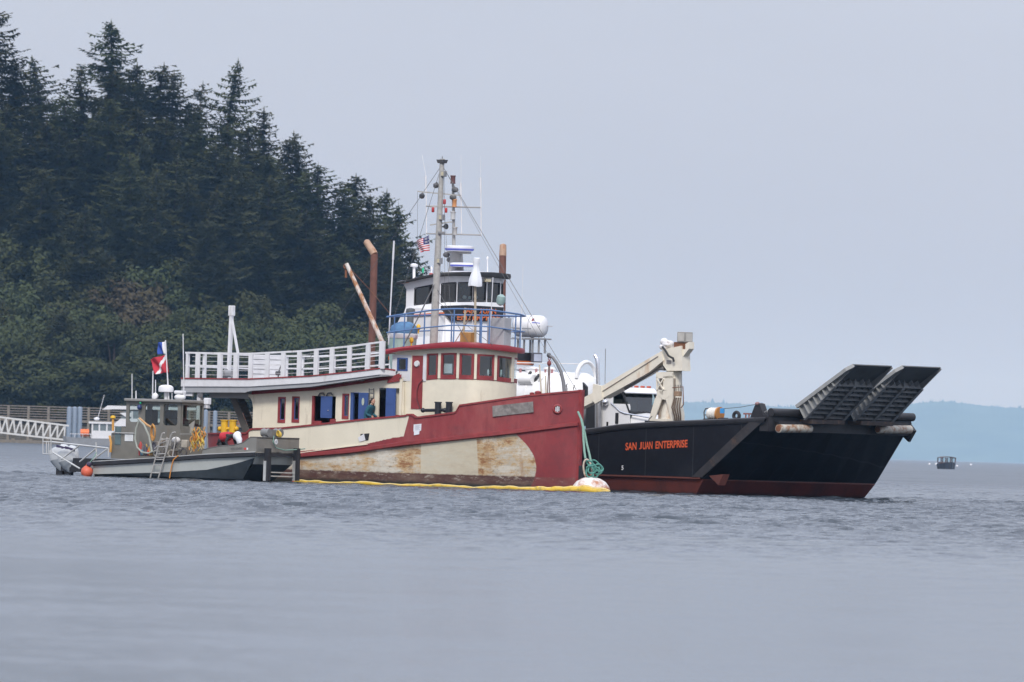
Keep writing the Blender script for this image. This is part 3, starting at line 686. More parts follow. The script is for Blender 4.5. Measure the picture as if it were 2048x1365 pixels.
    # windows and doors of the deckhouse
    for k, a, b, t, d in ops:
        xa, xb = x_of(a, (t + d) / 2), x_of(b, (t + d) / 2); z1 = T.y(a, t, YW).z; z0 = T.y(a, d, YW).z
        if k == 'window':
            fr = MB(); w_ = .07
            fr.bb(xa, xa + w_ * 1.6, YW - .02, YW + .06, z0, z1); fr.bb(xb - w_ * .5, xb, YW - .02, YW + .06, z0, z1); fr.bb(xa + w_ * 1.6, xb - w_ * .5, YW - .02, YW + .06, z0, z0 + .13); fr.bb(xa + w_ * 1.6, xb - w_ * .5, YW - .02, YW + .06, z1 - .07, z1)
            fo = fr.build('window', redp, tug)
            s_ = MB(); i0, i1, j0, j1 = xa + w_ * 1.6, xb - w_ * .5, z0 + .13, z1 - .07; u_ = .028
            s_.bb(i0, i0 + u_, YW + .01, YW + .04, j0, j1); s_.bb(i1 - u_, i1, YW + .01, YW + .04, j0, j1); s_.bb(i0 + u_, i1 - u_, YW + .01, YW + .04, j0, j0 + u_); s_.bb(i0 + u_, i1 - u_, YW + .01, YW + .04, j1 - u_, j1); s_.build('sash', bluep, fo)
            g_ = MB(); g_.quad((i0, YW + .03, j0), (i1, YW + .03, j0), (i1, YW + .03, j1), (i0, YW + .03, j1)); g_.build('pane', pane, fo)
    dr = T.y; 
    def doorleaf(pxa, pxb, t, d, y, oval=False, knob=False):
        a, b = dr(pxa, (t + d) / 2, y).x, dr(pxb, (t + d) / 2, y).x; z1 = dr(pxa, t, y).z; z0 = dr(pxa, d, y).z
        o = MB(); o.bb(a, b, y - .025, y + .025, z0, z1); o = o.build('door', bluep, tug)
        pn = MB(); pn.bb(a + .06, b - .06, y - .034, y - .02, z0 + .08, z0 + (z1 - z0) * .42); pn.build('door_panel', bluep, o); pn = MB(); pn.bb(a + .06, b - .06, y - .034, y - .02, z0 + (z1 - z0) * (.50 if not oval else .9), z1 - .06); pn.build('door_panel', bluep, o)
        if oval:
            e = MB(); e.cyl(((a + b) / 2, y - .03, z0 + (z1 - z0) * .68), ((a + b) / 2, y - .045, z0 + (z1 - z0) * .68), .1, n=18)
            for i_, v_ in enumerate(e.v): e.v[i_] = ((v_[0] - (a + b) / 2) * .62 + (a + b) / 2, v_[1], (v_[2] - (z0 + (z1 - z0) * .68)) * 1.5 + z0 + (z1 - z0) * .68)
            e.build('door_light', mat('pale_glass', (.45, .5, .42), .2), o)
        if knob:
            e = MB(); e.ell((b - .15, y - .05, z0 + .3), (.03, .03, .03), 10); e.build('handle', chrome, o)
    doorleaf(642, 664, 792.5, 836, YW - .06, knob=True); doorleaf(717.5, 736, 785.5, 842, YW - .08, oval=True); doorleaf(772, 791, 776.5, 840, YW - .08)
    jb = MB()
    for (pa, pb, t, d) in ((624.5, 627, 792, 852),): p, q = dr(pa, t, YW - .03), dr(pb, d, YW - .03); jb.bb(p.x, q.x, YW - .04, YW + .04, q.z, p.z)
    jb.build('door_jamb', redp, tug); jb = MB(); p, q = dr(625, 842, YW - .02), dr(642, 852, YW - .02); jb.bb(p.x, q.x, YW - .03, YW + .05, q.z, p.z)
    jb.build('door_sill', redp, tug); jb = MB(); p, q = dr(660, 838, YW - .02), dr(671, 846, YW - .02); jb.bb(p.x, q.x, YW - .03, YW + .05, q.z, p.z)
    jb.build('door_sill', redp, tug); jb = MB(); p, q = dr(790, 830, YW - .02), dr(798, 838, YW - .02); jb.bb(p.x, q.x, YW - .03, YW + .05, q.z, p.z); jb.build('door_sill', redp, tug)
    jb = MB(); p, q = dr(702, 785, YW - .03), dr(706, 843, YW - .03); jb.bb(p.x, q.x, YW - .05, YW + .04, q.z, p.z); p, q = dr(702, 785, YW - .03), dr(721, 787, YW - .03); jb.bb(p.x, q.x, YW - .05, YW + .04, q.z, p.z); jb.build('door_frame', bluep, tug)
    hd = MB()
    for a, b in ((637, 649), (653, 665)): hd.tube([dr(a, 792, YW - .05), dr(a + 3, 787, YW - .1), dr(b - 3, 786, YW - .1), dr(b, 791, YW - .05)], .03, 6)
    hd.build('hook_rail', wire, tug)
    ld = MB(); 
    for p_ in (738.5, 747.5): ld.bar(dr(p_, 777, YW - .12), dr(p_, 824, YW - .12), .03)
    ldo = ld.build('ladder', wire, tug)
    for z_ in (780, 788, 797, 806, 815): r_ = MB(); r_.bar(dr(738.5, z_, YW - .12), dr(747.5, z_ - .3, YW - .12), .025); r_.build('rung', wire, ldo)
    # ---- upper deck with its deep white edge and coved underside
    DT = [(355, 758.3), (498, 759.7), (618, 753.9), (700, 746), (759, 738.5), (800, 735)]
    DBt = [(355, 773.3), (498, 773.6), (633, 765.6), (759, 749.5), (800, 746)]
    YD = -2.32; xa = T.y(362, 765, YD).x; xc = T.y(759, 745, YD).x; xd = T.y(792, 748, -1.7).x
    out = [(xa + (xc - xa) * i / 40, YD) for i in range(41)] + [(xc + (xd - xc) * .5, YD + .25), (xd, -1.72)]
    Zt = [T.zfor(x, y, DT) for x, y in out]; Zb = [T.zfor(x, y, DBt) for x, y in out]
    Zt[-2:] = [Zt[-3] - .02, Zt[-3] - .06]; Zb[-2:] = [Zb[-3], Zb[-3] - .02]
    fa = MB(); sf = MB(); cp = MB(); df = MB()
    for s in (1, -1):
        P = lambda i, dy, z: (out[i][0], s * (out[i][1] + dy), z)
        fa.strip([[P(i, 0, Zt[i]) for i in range(43)], [P(i, 0, Zb[i]) for i in range(43)], [P(i, .05, Zb[i]) for i in range(43)]])
        cp.strip([[P(i, -.03, Zt[i] + .0) for i in range(43)], [P(i, -.03, Zt[i] + .05) for i in range(43)], [P(i, .15, Zt[i] + .05) for i in range(43)]])
        inn = [max(zt(out[i][0]) + .12, 0) if out[i][0] > x0 else Zb[i] - .24 for i in range(43)]
        sf.strip([[P(i, .05, Zb[i]) for i in range(43)], [(out[i][0], s * min(YW, out[i][1] + .05), min(inn[i], Zb[i] - .02)) for i in range(43)]])
    fa.quad((xa, YD, Zt[0]), (xa, -YD, Zt[0]), (xa, -YD, Zb[0]), (xa, YD, Zb[0]))
    df.strip([[(out[i][0], out[i][1] + .04, Zt[i] - .01) for i in range(43)], [(out[i][0], -out[i][1] - .04, Zt[i] - .01) for i in range(43)]])
    df.strip([[(out[i][0], YW - .02, (zt(out[i][0]) + .12) if out[i][0] > x0 else Zb[i] - .24) for i in range(43)], [(out[i][0], -YW + .02, (zt(out[i][0]) + .12) if out[i][0] > x0 else Zb[i] - .24) for i in range(43)]])
    fa.build('deck_fascia', offwhite, tug); cp.build('deck_edge', redp, tug); sf.build('soffit', greym, tug); df.build('upper_deck', greym, tug)
    vg = MB(); vg.bb(xa + .1, xa + .5, -2.2, -2.1, T.y(400, 793, -2.2).z, Zb[0]); 
    p = T.y(400, 793, -2.0); vg.bb(p.x - .08, p.x + .08, -2.1, -1.9, 1.9, Zb[0] - .02); vg.build('aft_post', offwhite, tug)
    vb = MB(); p, q = T.y(422, 788, -1.5), T.y(500, 798, -1.5); vb.bb(p.x, q.x, -1.6, 1.4, q.z, p.z + .1); vb.build('deck_beam', greym, tug)
    for pa in (640 - 4, 684, 760 - 36):
        f_ = MB(); p = T.y(pa, 770, -2.0); f_.box((p.x, -2.05, T.zfor(p.x, -2.05, [(600, 772), (680, 766), (760, 757)]) ), (.22, .12, .05)); f_.build('soffit_light', mat('lamp_grey', (.25, .25, .25), .5), tug)
    # stair under the aft deck
    cs = MB(); p, q = T.y(474, 792, -.9), T.y(503, 868, -.9)
    for y_ in (-1.2, -.7): cs.bar((p.x, y_, p.z), (q.x, y_, q.z), .05, .28)
    so = cs.build('stair', mat('stair_grey', (.10, .095, .09), .7), tug)
    for i in range(8):
        s_ = MB(); c = p.lerp(q, (i + .5) / 8); s_.box((c.x, -.95, c.z), (.26, .46, .035)); s_.build('tread', mat('stair_grey', (.1, .1, .1)), so)
    # ---- upper deck rails
    RL = [(365, 704), (498, 706.3), (604, 701), (700, 691.5), (765, 682.5), (790, 679)]
    posts = [397, 441, 473, 503, 536, 568, 600, 633.5, 665, 700, 737, 765]
    for s in (-1, 1):
        rl = MB(); xr = [T.y(372, 704, YD + .08).x + (T.y(766, 683, YD + .08).x - T.y(372, 704, YD + .08).x) * i / 30 for i in range(31)]
        zr = [T.zfor(x, YD + .08, RL) for x in xr]; yv = s * (-YD - .08); zd = [T.zfor(x, YD + .08, DT) for x in xr]
        rl.strip([[(x, yv + a, z + b) for x, z in zip(xr, zr)] for a, b in ((-.06, 0), (.06, 0), (.06, -.07), (-.06, -.07), (-.06, 0))]); rl.build('top_rail', offwhite, tug)
        if s > 0: fr_list = ()
        else: fr_list = (.16, .33, .66, .83)
        mr = MB(); mr.strip([[(x, yv + a, z * .5 + d * .5 + b) for x, z, d in zip(xr, zr, zd)] for a, b in ((-.025, .03), (.025, .03), (.025, -.03), (-.025, -.03), (-.025, .03))]); mr.build('mid_rail', offwhite, tug)
        for fr_ in fr_list:
            wr = MB(); wr.tube([(x, yv, z * fr_ + d * (1 - fr_)) for x, z, d in zip(xr[1:], zr[1:], zd[1:])], .008, 5); wr.build('rail_wire', offwhite, tug)
        for px in posts:
            x = T.y(px, 730, YD + .08).x; z0, z1 = T.zfor(x, YD + .08, DT), T.zfor(x, YD + .08, RL)
            po = MB(); wv = (.20 if px != 765 else .26) if s < 0 else .09; po.bb(x - wv / 2, x + wv / 2, yv - .035 + s * .05, yv + .035 + s * .05, z0, z1 - .01); po.build('rail_post', offwhite, tug)
    ar = MB(); za, zd0 = T.zfor(xa + .2, YD, RL), Zt[0]
    for f_ in (1, .5): ar.bar((xa + .25, -2.24, zd0 + (za - zd0) * f_ - .03), (xa + .25, 2.24, zd0 + (za - zd0) * f_ - .03), .07)
    ar.build('aft_rail', offwhite, tug)
    for y_ in (-2.24, -1.1, 0, 1.1, 2.24): po = MB(); po.bar((xa + .25, y_, zd0), (xa + .25, y_, za - .05), .12); po.build('rail_post', offwhite, tug)
    # stern light post
    sp_ = MB(); a, b = T.y(457, 757, -.3), T.y(463, 632, -.3); sp_.bar(a, b, .14, .12); sp_.bar(T.y(476, 707, -.3), T.y(464, 640, -.3), .08); po = sp_.build('light_post', offwhite, tug)
    sb = MB(); c = T.y(463.5, 622, -.3); sb.bevbox(c, (.22, .2, .42), .03); sb.build('light_housing', offwhite, po)
    # white slatted locker on the upper deck
    lk = empty('deck_locker', (0, 0, 0)); lk.parent = tug
    a, b = T.y(504, 758, -.6), T.y(569, 711, -.6)
    lb = MB(); lb.bb(a.x, b.x - .1, -.55, -.3, a.z - .05, b.z - .02); lb.build('locker_body', offwhite, lk)
    for i in range(5):
        z = a.z + (b.z - a.z) * (i + .5) / 5; s_ = MB(); s_.bb(a.x - .02, b.x - .08, -.6, -.56, z - .08, z + .08); s_.build('slat', offwhite, lk)
    # winch on the aft upper deck
    wn = MB(); c = T.y(459, 748, -1.2); wn.cyl((c.x - .16, -1.2, c.z), (c.x + .16, -1.2, c.z), .15, n=14); wn.cyl((c.x - .2, -1.2, c.z), (c.x - .16, -1.2, c.z), .2, n=14); wn.cyl((c.x + .16, -1.2, c.z), (c.x + .2, -1.2, c.z), .2, n=14); wn.bar((c.x, -1.2, c.z), (c.x + .3, -1.2, c.z - .22), .06); wn.bar((c.x - .1, -1.2, c.z), (c.x - .35, -1.2, c.z - .22), .06); wn.build('deck_winch', steel, tug)
    wn = MB(); c = T.y(556, 752, -2.0); wn.tube([T.y(568, 716, -2), T.y(557, 745, -2), T.y(556, 758, -2)], .025, 6); wn.cyl(T.y(553, 747, -2.02), T.y(560, 747, -2.02), .09, n=10); wn.build('hose_reel', wire, tug)
    # ---- yellow double bitts on the stern deck, black ones forward
    def bitts(name, pxs, t, d, r, y, m_, barpy, x0p, x1p):
        e = MB()
        for p_ in pxs:
            a, b = T.y(p_, d, y), T.y(p_, t, y); e.lathe([(r * 1.0, 0), (r, (b.z - a.z) * .93), (r * 1.18, (b.z - a.z) * .93), (r * 1.18, (b.z - a.z))], a, n=16)
        e.cyl(T.y(x0p, barpy + .3, y), T.y(x1p, barpy - .3, y), .065, n=12)
        for q in (x0p, x1p): c = T.y(q, barpy, y); e.ell(c, (.1, .1, .1), 10)
        return e.build(name, m_, tug)
    bitts('mooring_bitts', (448.5, 465), 840, 872, .145, -1.75, yellow, 858, 440, 473)
    bitts('mooring_bitts', (875.5, 897.5), 804, 836, .13, -1.85, blackp, 821, 846, 890)
    # ---- pilothouse
    YP = -1.55; ea = .9; xq = ((972 - 868) / 50) / .819; xpa = T.y(790, 740, YP).x
    def outline(off, n1=12, n2=44):
        b = -YP + off; a = ea + off; xa_ = xpa - off
        pts = [(xa_ + (xq - xa_) * i / n1, -b) for i in range(n1)]
        pts += [(xq + a * math.sin(math.pi * i / n2), -b * math.cos(math.pi * i / n2)) for i in range(n2 + 1)]
        return pts                      # starboard side, round the front, ends on port beam
    def find(off, px, z=4.5, far=False):
        o = outline(off, 60, 240); best = None
        for i in range(len(o) - 1):
            a, b = T.px((*o[i], z))[0], T.px((*o[i + 1], z))[0]
            if (a - px) * (b - px) <= 0 and a != b:
                t = (px - a) / (b - a); return (o[i][0] + (o[i + 1][0] - o[i][0]) * t, o[i][1] + (o[i + 1][1] - o[i][1]) * t)
        return o[-1]
    WT = [(780, 712), (854, 708), (907, 706), (985, 710), (1031, 716), (1060, 720)]
    WBt = [(780, 766), (853, 760.8), (868, 759), (917, 759), (976, 760.8), (1030, 766.7), (1060, 770)]
    RTp = [(765, 700), (774, 698.5), (800, 694.4), (859, 687.6), (888, 684.6), (946, 685.6), (1015, 691.5), (1052, 698.3), (1070, 700)]
    RB = [(765, 710), (774, 708.5), (800, 702), (898, 695.4), (956, 696.4), (1050, 708), (1070, 710)]
    def ring(off, curve, pts=None, dz=0):
        o = pts or outline(off); zs = [T.zfor(x, y, curve) + dz for x, y in o]
        pxs = [T.px((x, y, 4.5))[0] for x, y in o]; k = max(range(len(o)), key=lambda i: pxs[i])
        for i in range(k + 1, len(o)): zs[i] = zs[k]
        return [(x, y, z) for (x, y), z in zip(o, zs)]
    ow = outline(0)
    w1 = MB(); top = ring(0, WBt, ow); lo = [(x, y, 1.5) for x, y, z in top]; w1.strip([lo, top], True)
    # aft part of the side above the sill line, with the frieze right round under the roof
    fz0 = ring(0, WT, ow); fz1 = ring(0, RB, ow, .05); w1.strip([fz0, fz1], True)
    w1.strip([[(xpa, YP, 1.5), (xpa, -YP, 1.5)], [(xpa, YP, fz1[0][2]), (xpa, -YP, fz1[0][2])]])
    w1.strip([[(x, -YP, 1.5) for x in (xpa, xq)], [(x, -YP, fz1[-1][2]) for x in (xpa, xq)]])
    xs_ = find(0, 853)[0]
    sidep = [p for p in ow if p[1] == YP and p[0] < xs_] + [(xs_, YP)]
    a_, b_ = ring(0, WBt, sidep), ring(0, WT, sidep)
    xw0, xw1 = find(0, 796.5)[0], find(0, 813)[0]
    for (p0, q0, p1, q1) in zip(a_, b_, a_[1:], b_[1:]):
        if p1[0] <= xw0 + .01 or p0[0] >= xw1 - .01: w1.quad(p0, p1, q1, q0)
    w1.build('pilothouse_wall', cream, tug)
    wf = MB(); wf.bb(xpa + .03, xq, -1.5, 1.5, T.y(853, 763, YP).z - .2, T.y(853, 763, YP).z - .15); wf.build('pilothouse_floor', dark, tug)
    cn = MB(); cn.bb(xq - .2, xq + .35, -.7, .7, 3.2, 4.55); cn.build('helm_console', mat('console', (.08, .075, .07), .6), tug)
    # blue-framed side window, red door
    z0, z1 = T.y(797, 742, YP).z, T.y(797, 716, YP).z
    sw = MB(); sw.bb(xw0 - .06, xw0 + .03, YP - .03, YP + .04, z0, z1); sw.bb(xw1 - .03, xw1 + .06, YP - .03, YP + .04, z0, z1); sw.bb(xw0 + .03, xw1 - .03, YP - .03, YP + .04, z0, z0 + .05); sw.bb(xw0 + .03, xw1 - .03, YP - .03, YP + .04, z1 - .05, z1); so = sw.build('window', bluep, tug)
    g_ = MB(); g_.quad((xw0, YP, z0), (xw1, YP, z0), (xw1, YP, z1), (xw0, YP, z1)); g_.build('pane', pane, so)
    wp = MB(); wp.bb(xw0 - .3, xw0 - .062, YP - .012, YP + .01, z0 - .4, z1 + .12); wp.bb(xw1 + .062, xw1 + .2, YP - .012, YP + .01, z0 - .4, z1 + .12); wp.bb(xw0 - .062, xw1 + .062, YP - .012, YP + .01, z0 - .4, z0 - .002); wp.bb(xw0 - .062, xw1 + .062, YP - .012, YP + .01, z1 + .002, z1 + .12); wp.build('white_panel', offwhite, tug)
    a, b = find(0, 824.5)[0], find(0, 846)[0]; dz0, dz1 = T.y(824, 818, YP).z, T.y(824, 711.5, YP).z
    do = MB(); do.bb(a, b, YP - .03, YP + .03, dz0, dz1); do = do.build('pilothouse_door', redp, tug)
    dl = MB(); c = T.y(833.5, 728, YP - .06); dl.cyl((c.x, YP - .03, c.z), (c.x, YP - .1, c.z), .13, .11, n=18); dl.build('door_lamp', offwhite, do)
    dh = MB(); dh.tube([T.y(846, 760, YP - .05), T.y(838, 768, YP - .06), T.y(834, 782, YP - .06), T.y(834, 800, YP - .06), T.y(840, 818, YP - .06)], .018, 6); dh.build('door_hose', mat('hose_red', (.10, .02, .022), .6), do)
    cb = MB(); c0, c1 = find(0, 846.5)[0], find(0, 852.5)[0]; cb.bb(c0, c1, YP - .035, YP + .02, T.y(849, 763, YP).z, T.y(849, 709, YP).z); cb.build('corner_board', offwhite, tug)
    pi = MB(); 
    for p_, r_ in ((801, .03), (806, .045)): pi.cyl(T.y(p_, 764, YP - .08), T.y(p_, 832, YP - .08), r_, n=8)
    pi.build('vent_pipe', cream, tug)
    # front windows: red frames between cream posts
    pw = [(853.5, 875), (881, 912), (918, 947.5), (953.5, 988.5), (994, 1024)]
    zc = 4.4
    def col(px, off, curve, dz=0): x, y = find(off, px); return Vector((x, y, T.zfor(x, y, curve) + dz))
    segs = pw + [(1027, 1030)]
    for a, b in segs:
        n_ = 6; pts = [find(0, a + (b - a) * i / n_) for i in range(n_ + 1)]
        if (a, b) == segs[-1]:
            o = outline(0, 12, 60); pxs = [T.px((*q, 4.5))[0] for q in o]; k = max(range(len(o)), key=lambda i: pxs[i]); pts = [find(0, 1027), o[k - 1], o[k], o[min(k + 2, len(o) - 1)], o[-1]]
        lo = [(x, y, T.zfor(x, y, WBt)) for x, y in pts]; hi = [(x, y, T.zfor(x, y, WT)) for x, y in pts]
        nrm = Vector((pts[-1][1] - pts[0][1], -(pts[-1][0] - pts[0][0]), 0)).normalized()
        fr = MB(); o_ = nrm * .02; i_ = nrm * -.05
        def lerp2(i, t): return Vector(lo[i]).lerp(Vector(hi[i]), t)
        def rail(t0, t1):
            rows = [[lerp2(i, t0) + o_ for i in range(len(pts))], [lerp2(i, t1) + o_ for i in range(len(pts))], [lerp2(i, t1) + i_ for i in range(len(pts))], [lerp2(i, t0) + i_ for i in range(len(pts))], [lerp2(i, t0) + o_ for i in range(len(pts))]]
            fr.strip(rows)
        rail(0, .17); rail(.93, 1.0)
        tt = (pts[-1][0] - pts[0][0], pts[-1][1] - pts[0][1]); tl = Vector((tt[0], tt[1], 0)).normalized(); ww = .11 if (b - a) > 25 else .07
        for i, sg in ((0, 1), (len(pts) - 1, -1)):
            p0, p1 = lerp2(i, .17), lerp2(i, .93); fr.prism([p0 + o_, p0 + o_ + tl * ww * sg, p1 + o_ + tl * ww * sg, p1 + o_], nrm * -.07)
        fo = fr.build('pilothouse_window', redp, tug)
        g_ = MB(); g_.strip([[lerp2(i, .15) - nrm * .02 for i in range(len(pts))], [lerp2(i, .95) - nrm * .02 for i in range(len(pts))]], True); g_.build('pane', pane, fo)
    for p_ in (878, 915, 950.5, 991, 1025.5):
        a, b = col(p_ - 2.6, .03, WBt, .03), col(p_ + 2.6, .03, WBt, .03); c, d = col(p_ + 2.6, .03, WT), col(p_ - 2.6, .03, WT)
        nn = (b - a).cross(d - a).normalized(); nn = nn if nn.y < 0 or nn.x > .5 else -nn
        po = MB(); po.prism([a, b, c, d], -nn * .1); po.build('window_post', cream, tug)
    # notices and gear seen behind the panes
    nb = MB(); a, b = T.y(888, 747, -1.32), T.y(905, 728, -1.32); nb.bb(a.x, b.x, -1.34, -1.32, a.z, b.z); nb.build('window_notice', pp, tug)
    for px in (957, 976, 1002):
        x, y = find(-.12, px); zz = T.zfor(x, y, [(900, 744), (1030, 748)]); e = MB(); e.ell((x, y, zz), (.05, .05, .16), 8); e.build('window_ornament', mat('pale_cloth', (.6, .66, .66), .8), tug)
    # roof
    orf = outline(.28, 12, 44); rt, rb = ring(.28, RTp, orf), ring(.28, RB, orf)
    mir = [(x, -y, z) for x, y, z in reversed(rt) if y < -1.5 and x < xq]
    rf = MB(); ctr = []
    full_t = rt + [(p[0], p[1], rt[-1][2] * .5 + p[2] * .5) for p in mir[1:]]; full_b = [(p[0], p[1], p[2] - .17) for p in full_t]
    for i, p in enumerate(rb): full_b[i] = p
    lip = [(x * 1.0 + (x - 1.5) * .012, y * 1.02, z * .55 + q[2] * .45) for (x, y, z), q in zip(full_t, full_b)]
    rf.strip([full_t, lip, full_b, [(p[0] * .98 + .03, p[1] * .93, p[2] + .02) for p in full_b]], True, True)
    rim = rf.build('roof_rim', mat('roof_red', (.30, .03, .04), .45, var=.1), tug)
    rs = MB(); cc = Vector((1.4, 0, max(p[2] for p in full_t) + .08)); rs.add([cc] + full_t, [(0, i + 1, (i + 1) % len(full_t) + 1) for i in range(len(full_t))]); rs.build('roof_top', redp, tug)
    ce = MB(); c2 = Vector((1.4, 0, full_b[0][2] + .15)); ce.add([c2] + [(p[0], p[1], p[2] + .03) for p in full_b], [(0, i + 1, (i + 1) % len(full_b) + 1) for i in range(len(full_b))]); ce.build('roof_underside', cream, tug)
    # ---- blue rail on the roof
    T1 = [(760, 636.5), (770, 634.7), (809, 628.6), (865, 620.6), (909, 618), (980, 620.6), (1041, 629.4), (1051, 633), (1070, 634)]
    T2 = [(760, 667), (769, 666), (848, 656), (909, 650.5), (980, 654), (1041, 663), (1060, 666)]
    orr = outline(.27, 12, 44); r1, r2 = ring(.27, T1, orr), ring(.27, T2, orr)
    pm = lambda rg: rg + [(x, -y, rg[-1][2]) for x, y, z in reversed(rg) if y < -1.5 and x < xq][1:]
    for rg, rad in ((r1, .035), (r2, .026)):
        o = MB(); f_ = pm(rg); o.tube(f_ + [f_[0]], rad, 8); o.build('roof_rail', railblue, tug)
    for p_ in (770, 789, 809, 849, 908, 963, 979, 1041):
        x, y = find(.27, p_, 6.5) if p_ < 1050 else (0, 0)
        o = MB(); o.cyl((x, y, T.zfor(x, y, RTp)), (x, y, T.zfor(x, y, T1)), .028, n=8); o.build('rail_stanchion', railblue, tug)
    for x in (-.6, .8, 2.2): o = MB(); o.cyl((x, 1.82, rt[-1][2]), (x, 1.82, r1[-1][2]), .028, n=8); o.build('rail_stanchion', railblue, tug)
    return tug, find, ring, outline
tug, t_find, t_ring, t_outline = build_tug()

def text_mesh(name, s, p0, p1, height, m_, parent, bold=0.0, normal=(0, -1, 0), up=(0, 0, 1), depth=0.006, full=False):
    "flat lettering fitted between two points of its surface"
    cu = bpy.data.curves.new(name, 'FONT'); cu.body = s; cu.size = 1.0; cu.offset = bold; cu.extrude = 0.0
    o = bpy.data.objects.new(name + '_tmp', cu); C.objects.link(o); bpy.context.view_layer.update()
    me = bpy.data.meshes.new_from_object(o.evaluated_get(bpy.context.evaluated_depsgraph_get())); C.objects.unlink(o); bpy.data.objects.remove(o)
    co = [v.co.copy() for v in me.vertices]; x0, x1 = min(c.x for c in co), max(c.x for c in co); y0, y1 = (min(c.y for c in co) if full else 0.0), max(c.y for c in co)
    p0, p1, n_ = Vector(p0), Vector(p1), Vector(normal).normalized(); d = p1 - p0; up = Vector(up)
    for v, c in zip(me.vertices, co):
        v.co = p0 + d * ((c.x - x0) / (x1 - x0)) + up * (height * (c.y - y0) / (y1 - y0)) + n_ * depth
    me.materials.clear(); me.materials.append(m_); me.update(); me.name = name
    q = bpy.data.objects.new(name, me); C.objects.link(q); q.parent = parent; return q

def tug_gear():
    P = T.y
    lampm = mat('lamp_lens', (.55, .50, .36), .3); redl = mat('red_lens', (.45, .05, .05), .3)
    # mast on the centre line
    mm = mat("mast_grey", (.40, .39, .37), .7, var=.15, scale=8, dirt=(.22, .2, .18), dirt_amt=.3, streak=True)
    ma = MB(); b, t = P(866.5, 700, 0), P(884.5, 318, 0); mid = b.lerp(t, .5)
    ma.tube([b, b.lerp(t, .25), mid, b.lerp(t, .75), t], [.16, .155, .13, .11, .095], 12); mast = ma.build('mast', mm, tug)
    on = lambda py: b.lerp(t, (700 - py) / 382.0)
    k = MB(); c = on(320); k.add([c + Vector(v) for v in ((-.17, -.17, 0), (.17, -.17, 0), (.17, .17, 0), (-.17, .17, 0), (-.13, -.13, -.14), (.13, -.13, -.14), (.13, .13, -.14), (-.13, .13, -.14))], [(0, 1, 2, 3), (4, 7, 6, 5), (0, 4, 5, 1), (1, 5, 6, 2), (2, 6, 7, 3), (3, 7, 4, 0)]); k.cyl(c, c + Vector((0, 0, .14)), .015, n=6); k.build('mast_cap', wire, mast)
    s = MB(); s.bar(P(835, 383.5, -.35), P(922, 391.5, .35), .05); s.build('spreader', mm, mast)
    s = MB(); s.bar(P(860, 450.5, -.1), P(905, 444, .2), .05); s.build('spreader', mm, mast)
    s = MB(); s.bar(P(861, 414, -.1), P(877, 414, 0), .05); s.build('spreader', mm, mast)
    for py, dx in ((348, 5), (435, 5), (522, 7)):
        c = on(py); g = MB(); g.bevbox(c + Vector((.13, -.02, 0)), (.16, .2, .24), .02); lo = g.build('mast_lamp', steel, mast)
        g = MB(); g.box(c + Vector((.13, -.13, .0)), (.1, .03, .16)); g.build('lens', lampm, lo)
    for px, py, m_ in ((872, 371, wire), (844, 392, wire)):
        g = MB(); g.lathe([(.03, -.12), (.1, -.08), (.12, .03), (.05, .1), (.02, .14)], P(px, py, -.1), (.3, 0, 1), 10); g.build('mast_floodlight', m_, mast)
    for px, py in ((866, 420), (892, 421), (889, 404)):
        g = MB(); g.lathe([(.045, -.1), (.06, -.07), (.06, .07), (.045, .1)], P(px, py, -.1), n=10); g.build('signal_lamp', redl, mast)
    g = MB(); c = P(885, 454, -.1); g.lathe([(.03, 0), (.05, .12), (.12, .24)], c, (1, -.3, .05), 12); g.build('horn', mat('horn_dark', (.06, .06, .065), .3, .6), mast)
    g = MB(); g.bevbox(P(883, 466, -.12), (.3, .1, .1), .02); g.build('horn_base', steel, mast)
    # rigging
    bowp = Vector((TX1 - .25, 0, T.zfor(TX1, 0, CT) + .05))
    for nm, a, q, r_ in (('forestay', on(330), bowp, .011), ('forestay', on(330), bowp + Vector((-.4, 0, 0)), .007), ('shroud', on(330), P(770, 690, -1.8), .009), ('backstay', on(330), P(600, 745, 1.2), .009),
                          ('halyard', P(835, 384, -.35), P(835, 500, -.35), .006), ('shroud', on(560), P(806, 694, -1.8), .028), ('shroud', on(330), P(905, 688, -1.2), .006), ('shroud', on(575), P(938, 688, -1.6), .012), ('shroud', on(600), P(985, 690, -1.2), .010), ('halyard', P(889, 350, 0), P(890, 690, 0), .006)):
        g = MB(); g.tube([a, a.lerp(q, .5) + Vector((0, 0, -.05)), q], r_, 5); g.build(nm, wire, mast)
    # rusty derrick boom over the upper deck
    g = MB(); a, q = P(767, 690, -1.2), P(693, 528, -1.2); g.tube([a, q], [.10, .085], 10); bo = g.build('derrick_boom', mat('boom_paint', (.62, .58, .54), .7, dirt=(.36, .16, .07), dirt_amt=.75, dirt_scale=5, streak=True), tug)
    g = MB(); g.torus(P(691, 533, -1.2), .08, .03, (0, 1, 0), 14, 6); g.cyl(P(692, 540, -1.2), P(692, 556, -1.2), .05, n=8); g.build('boom_block', rustm, bo)
    g = MB(); g.tube([P(697, 535, -1.2), P(740, 580, -1.2), P(790, 640, -.5)], .012, 5); g.build('topping_line', rustm, bo)
    # whip antennas on the roof
    for (x0, y0), (x1, y1), (x2, y2) in (((777, 690), (786, 520), (788, 482)),):
        g = MB(); g.cyl(P(x0, y0, -1.3), P(x1, y1, -1.3), .03, n=7); g.cyl(P(x1, y1, -1.3), P(x2, y2, -1.3), .045, .035, n=7); g.build('whip_antenna', offwhite, tug)
    for a, q in (((979, 690), (986, 555)), ((948, 690), (945, 640))):
        g = MB(); g.cyl(P(*a, -.8), P(*q, -.8), .018, n=6); g.build('whip_antenna', offwhite, tug)
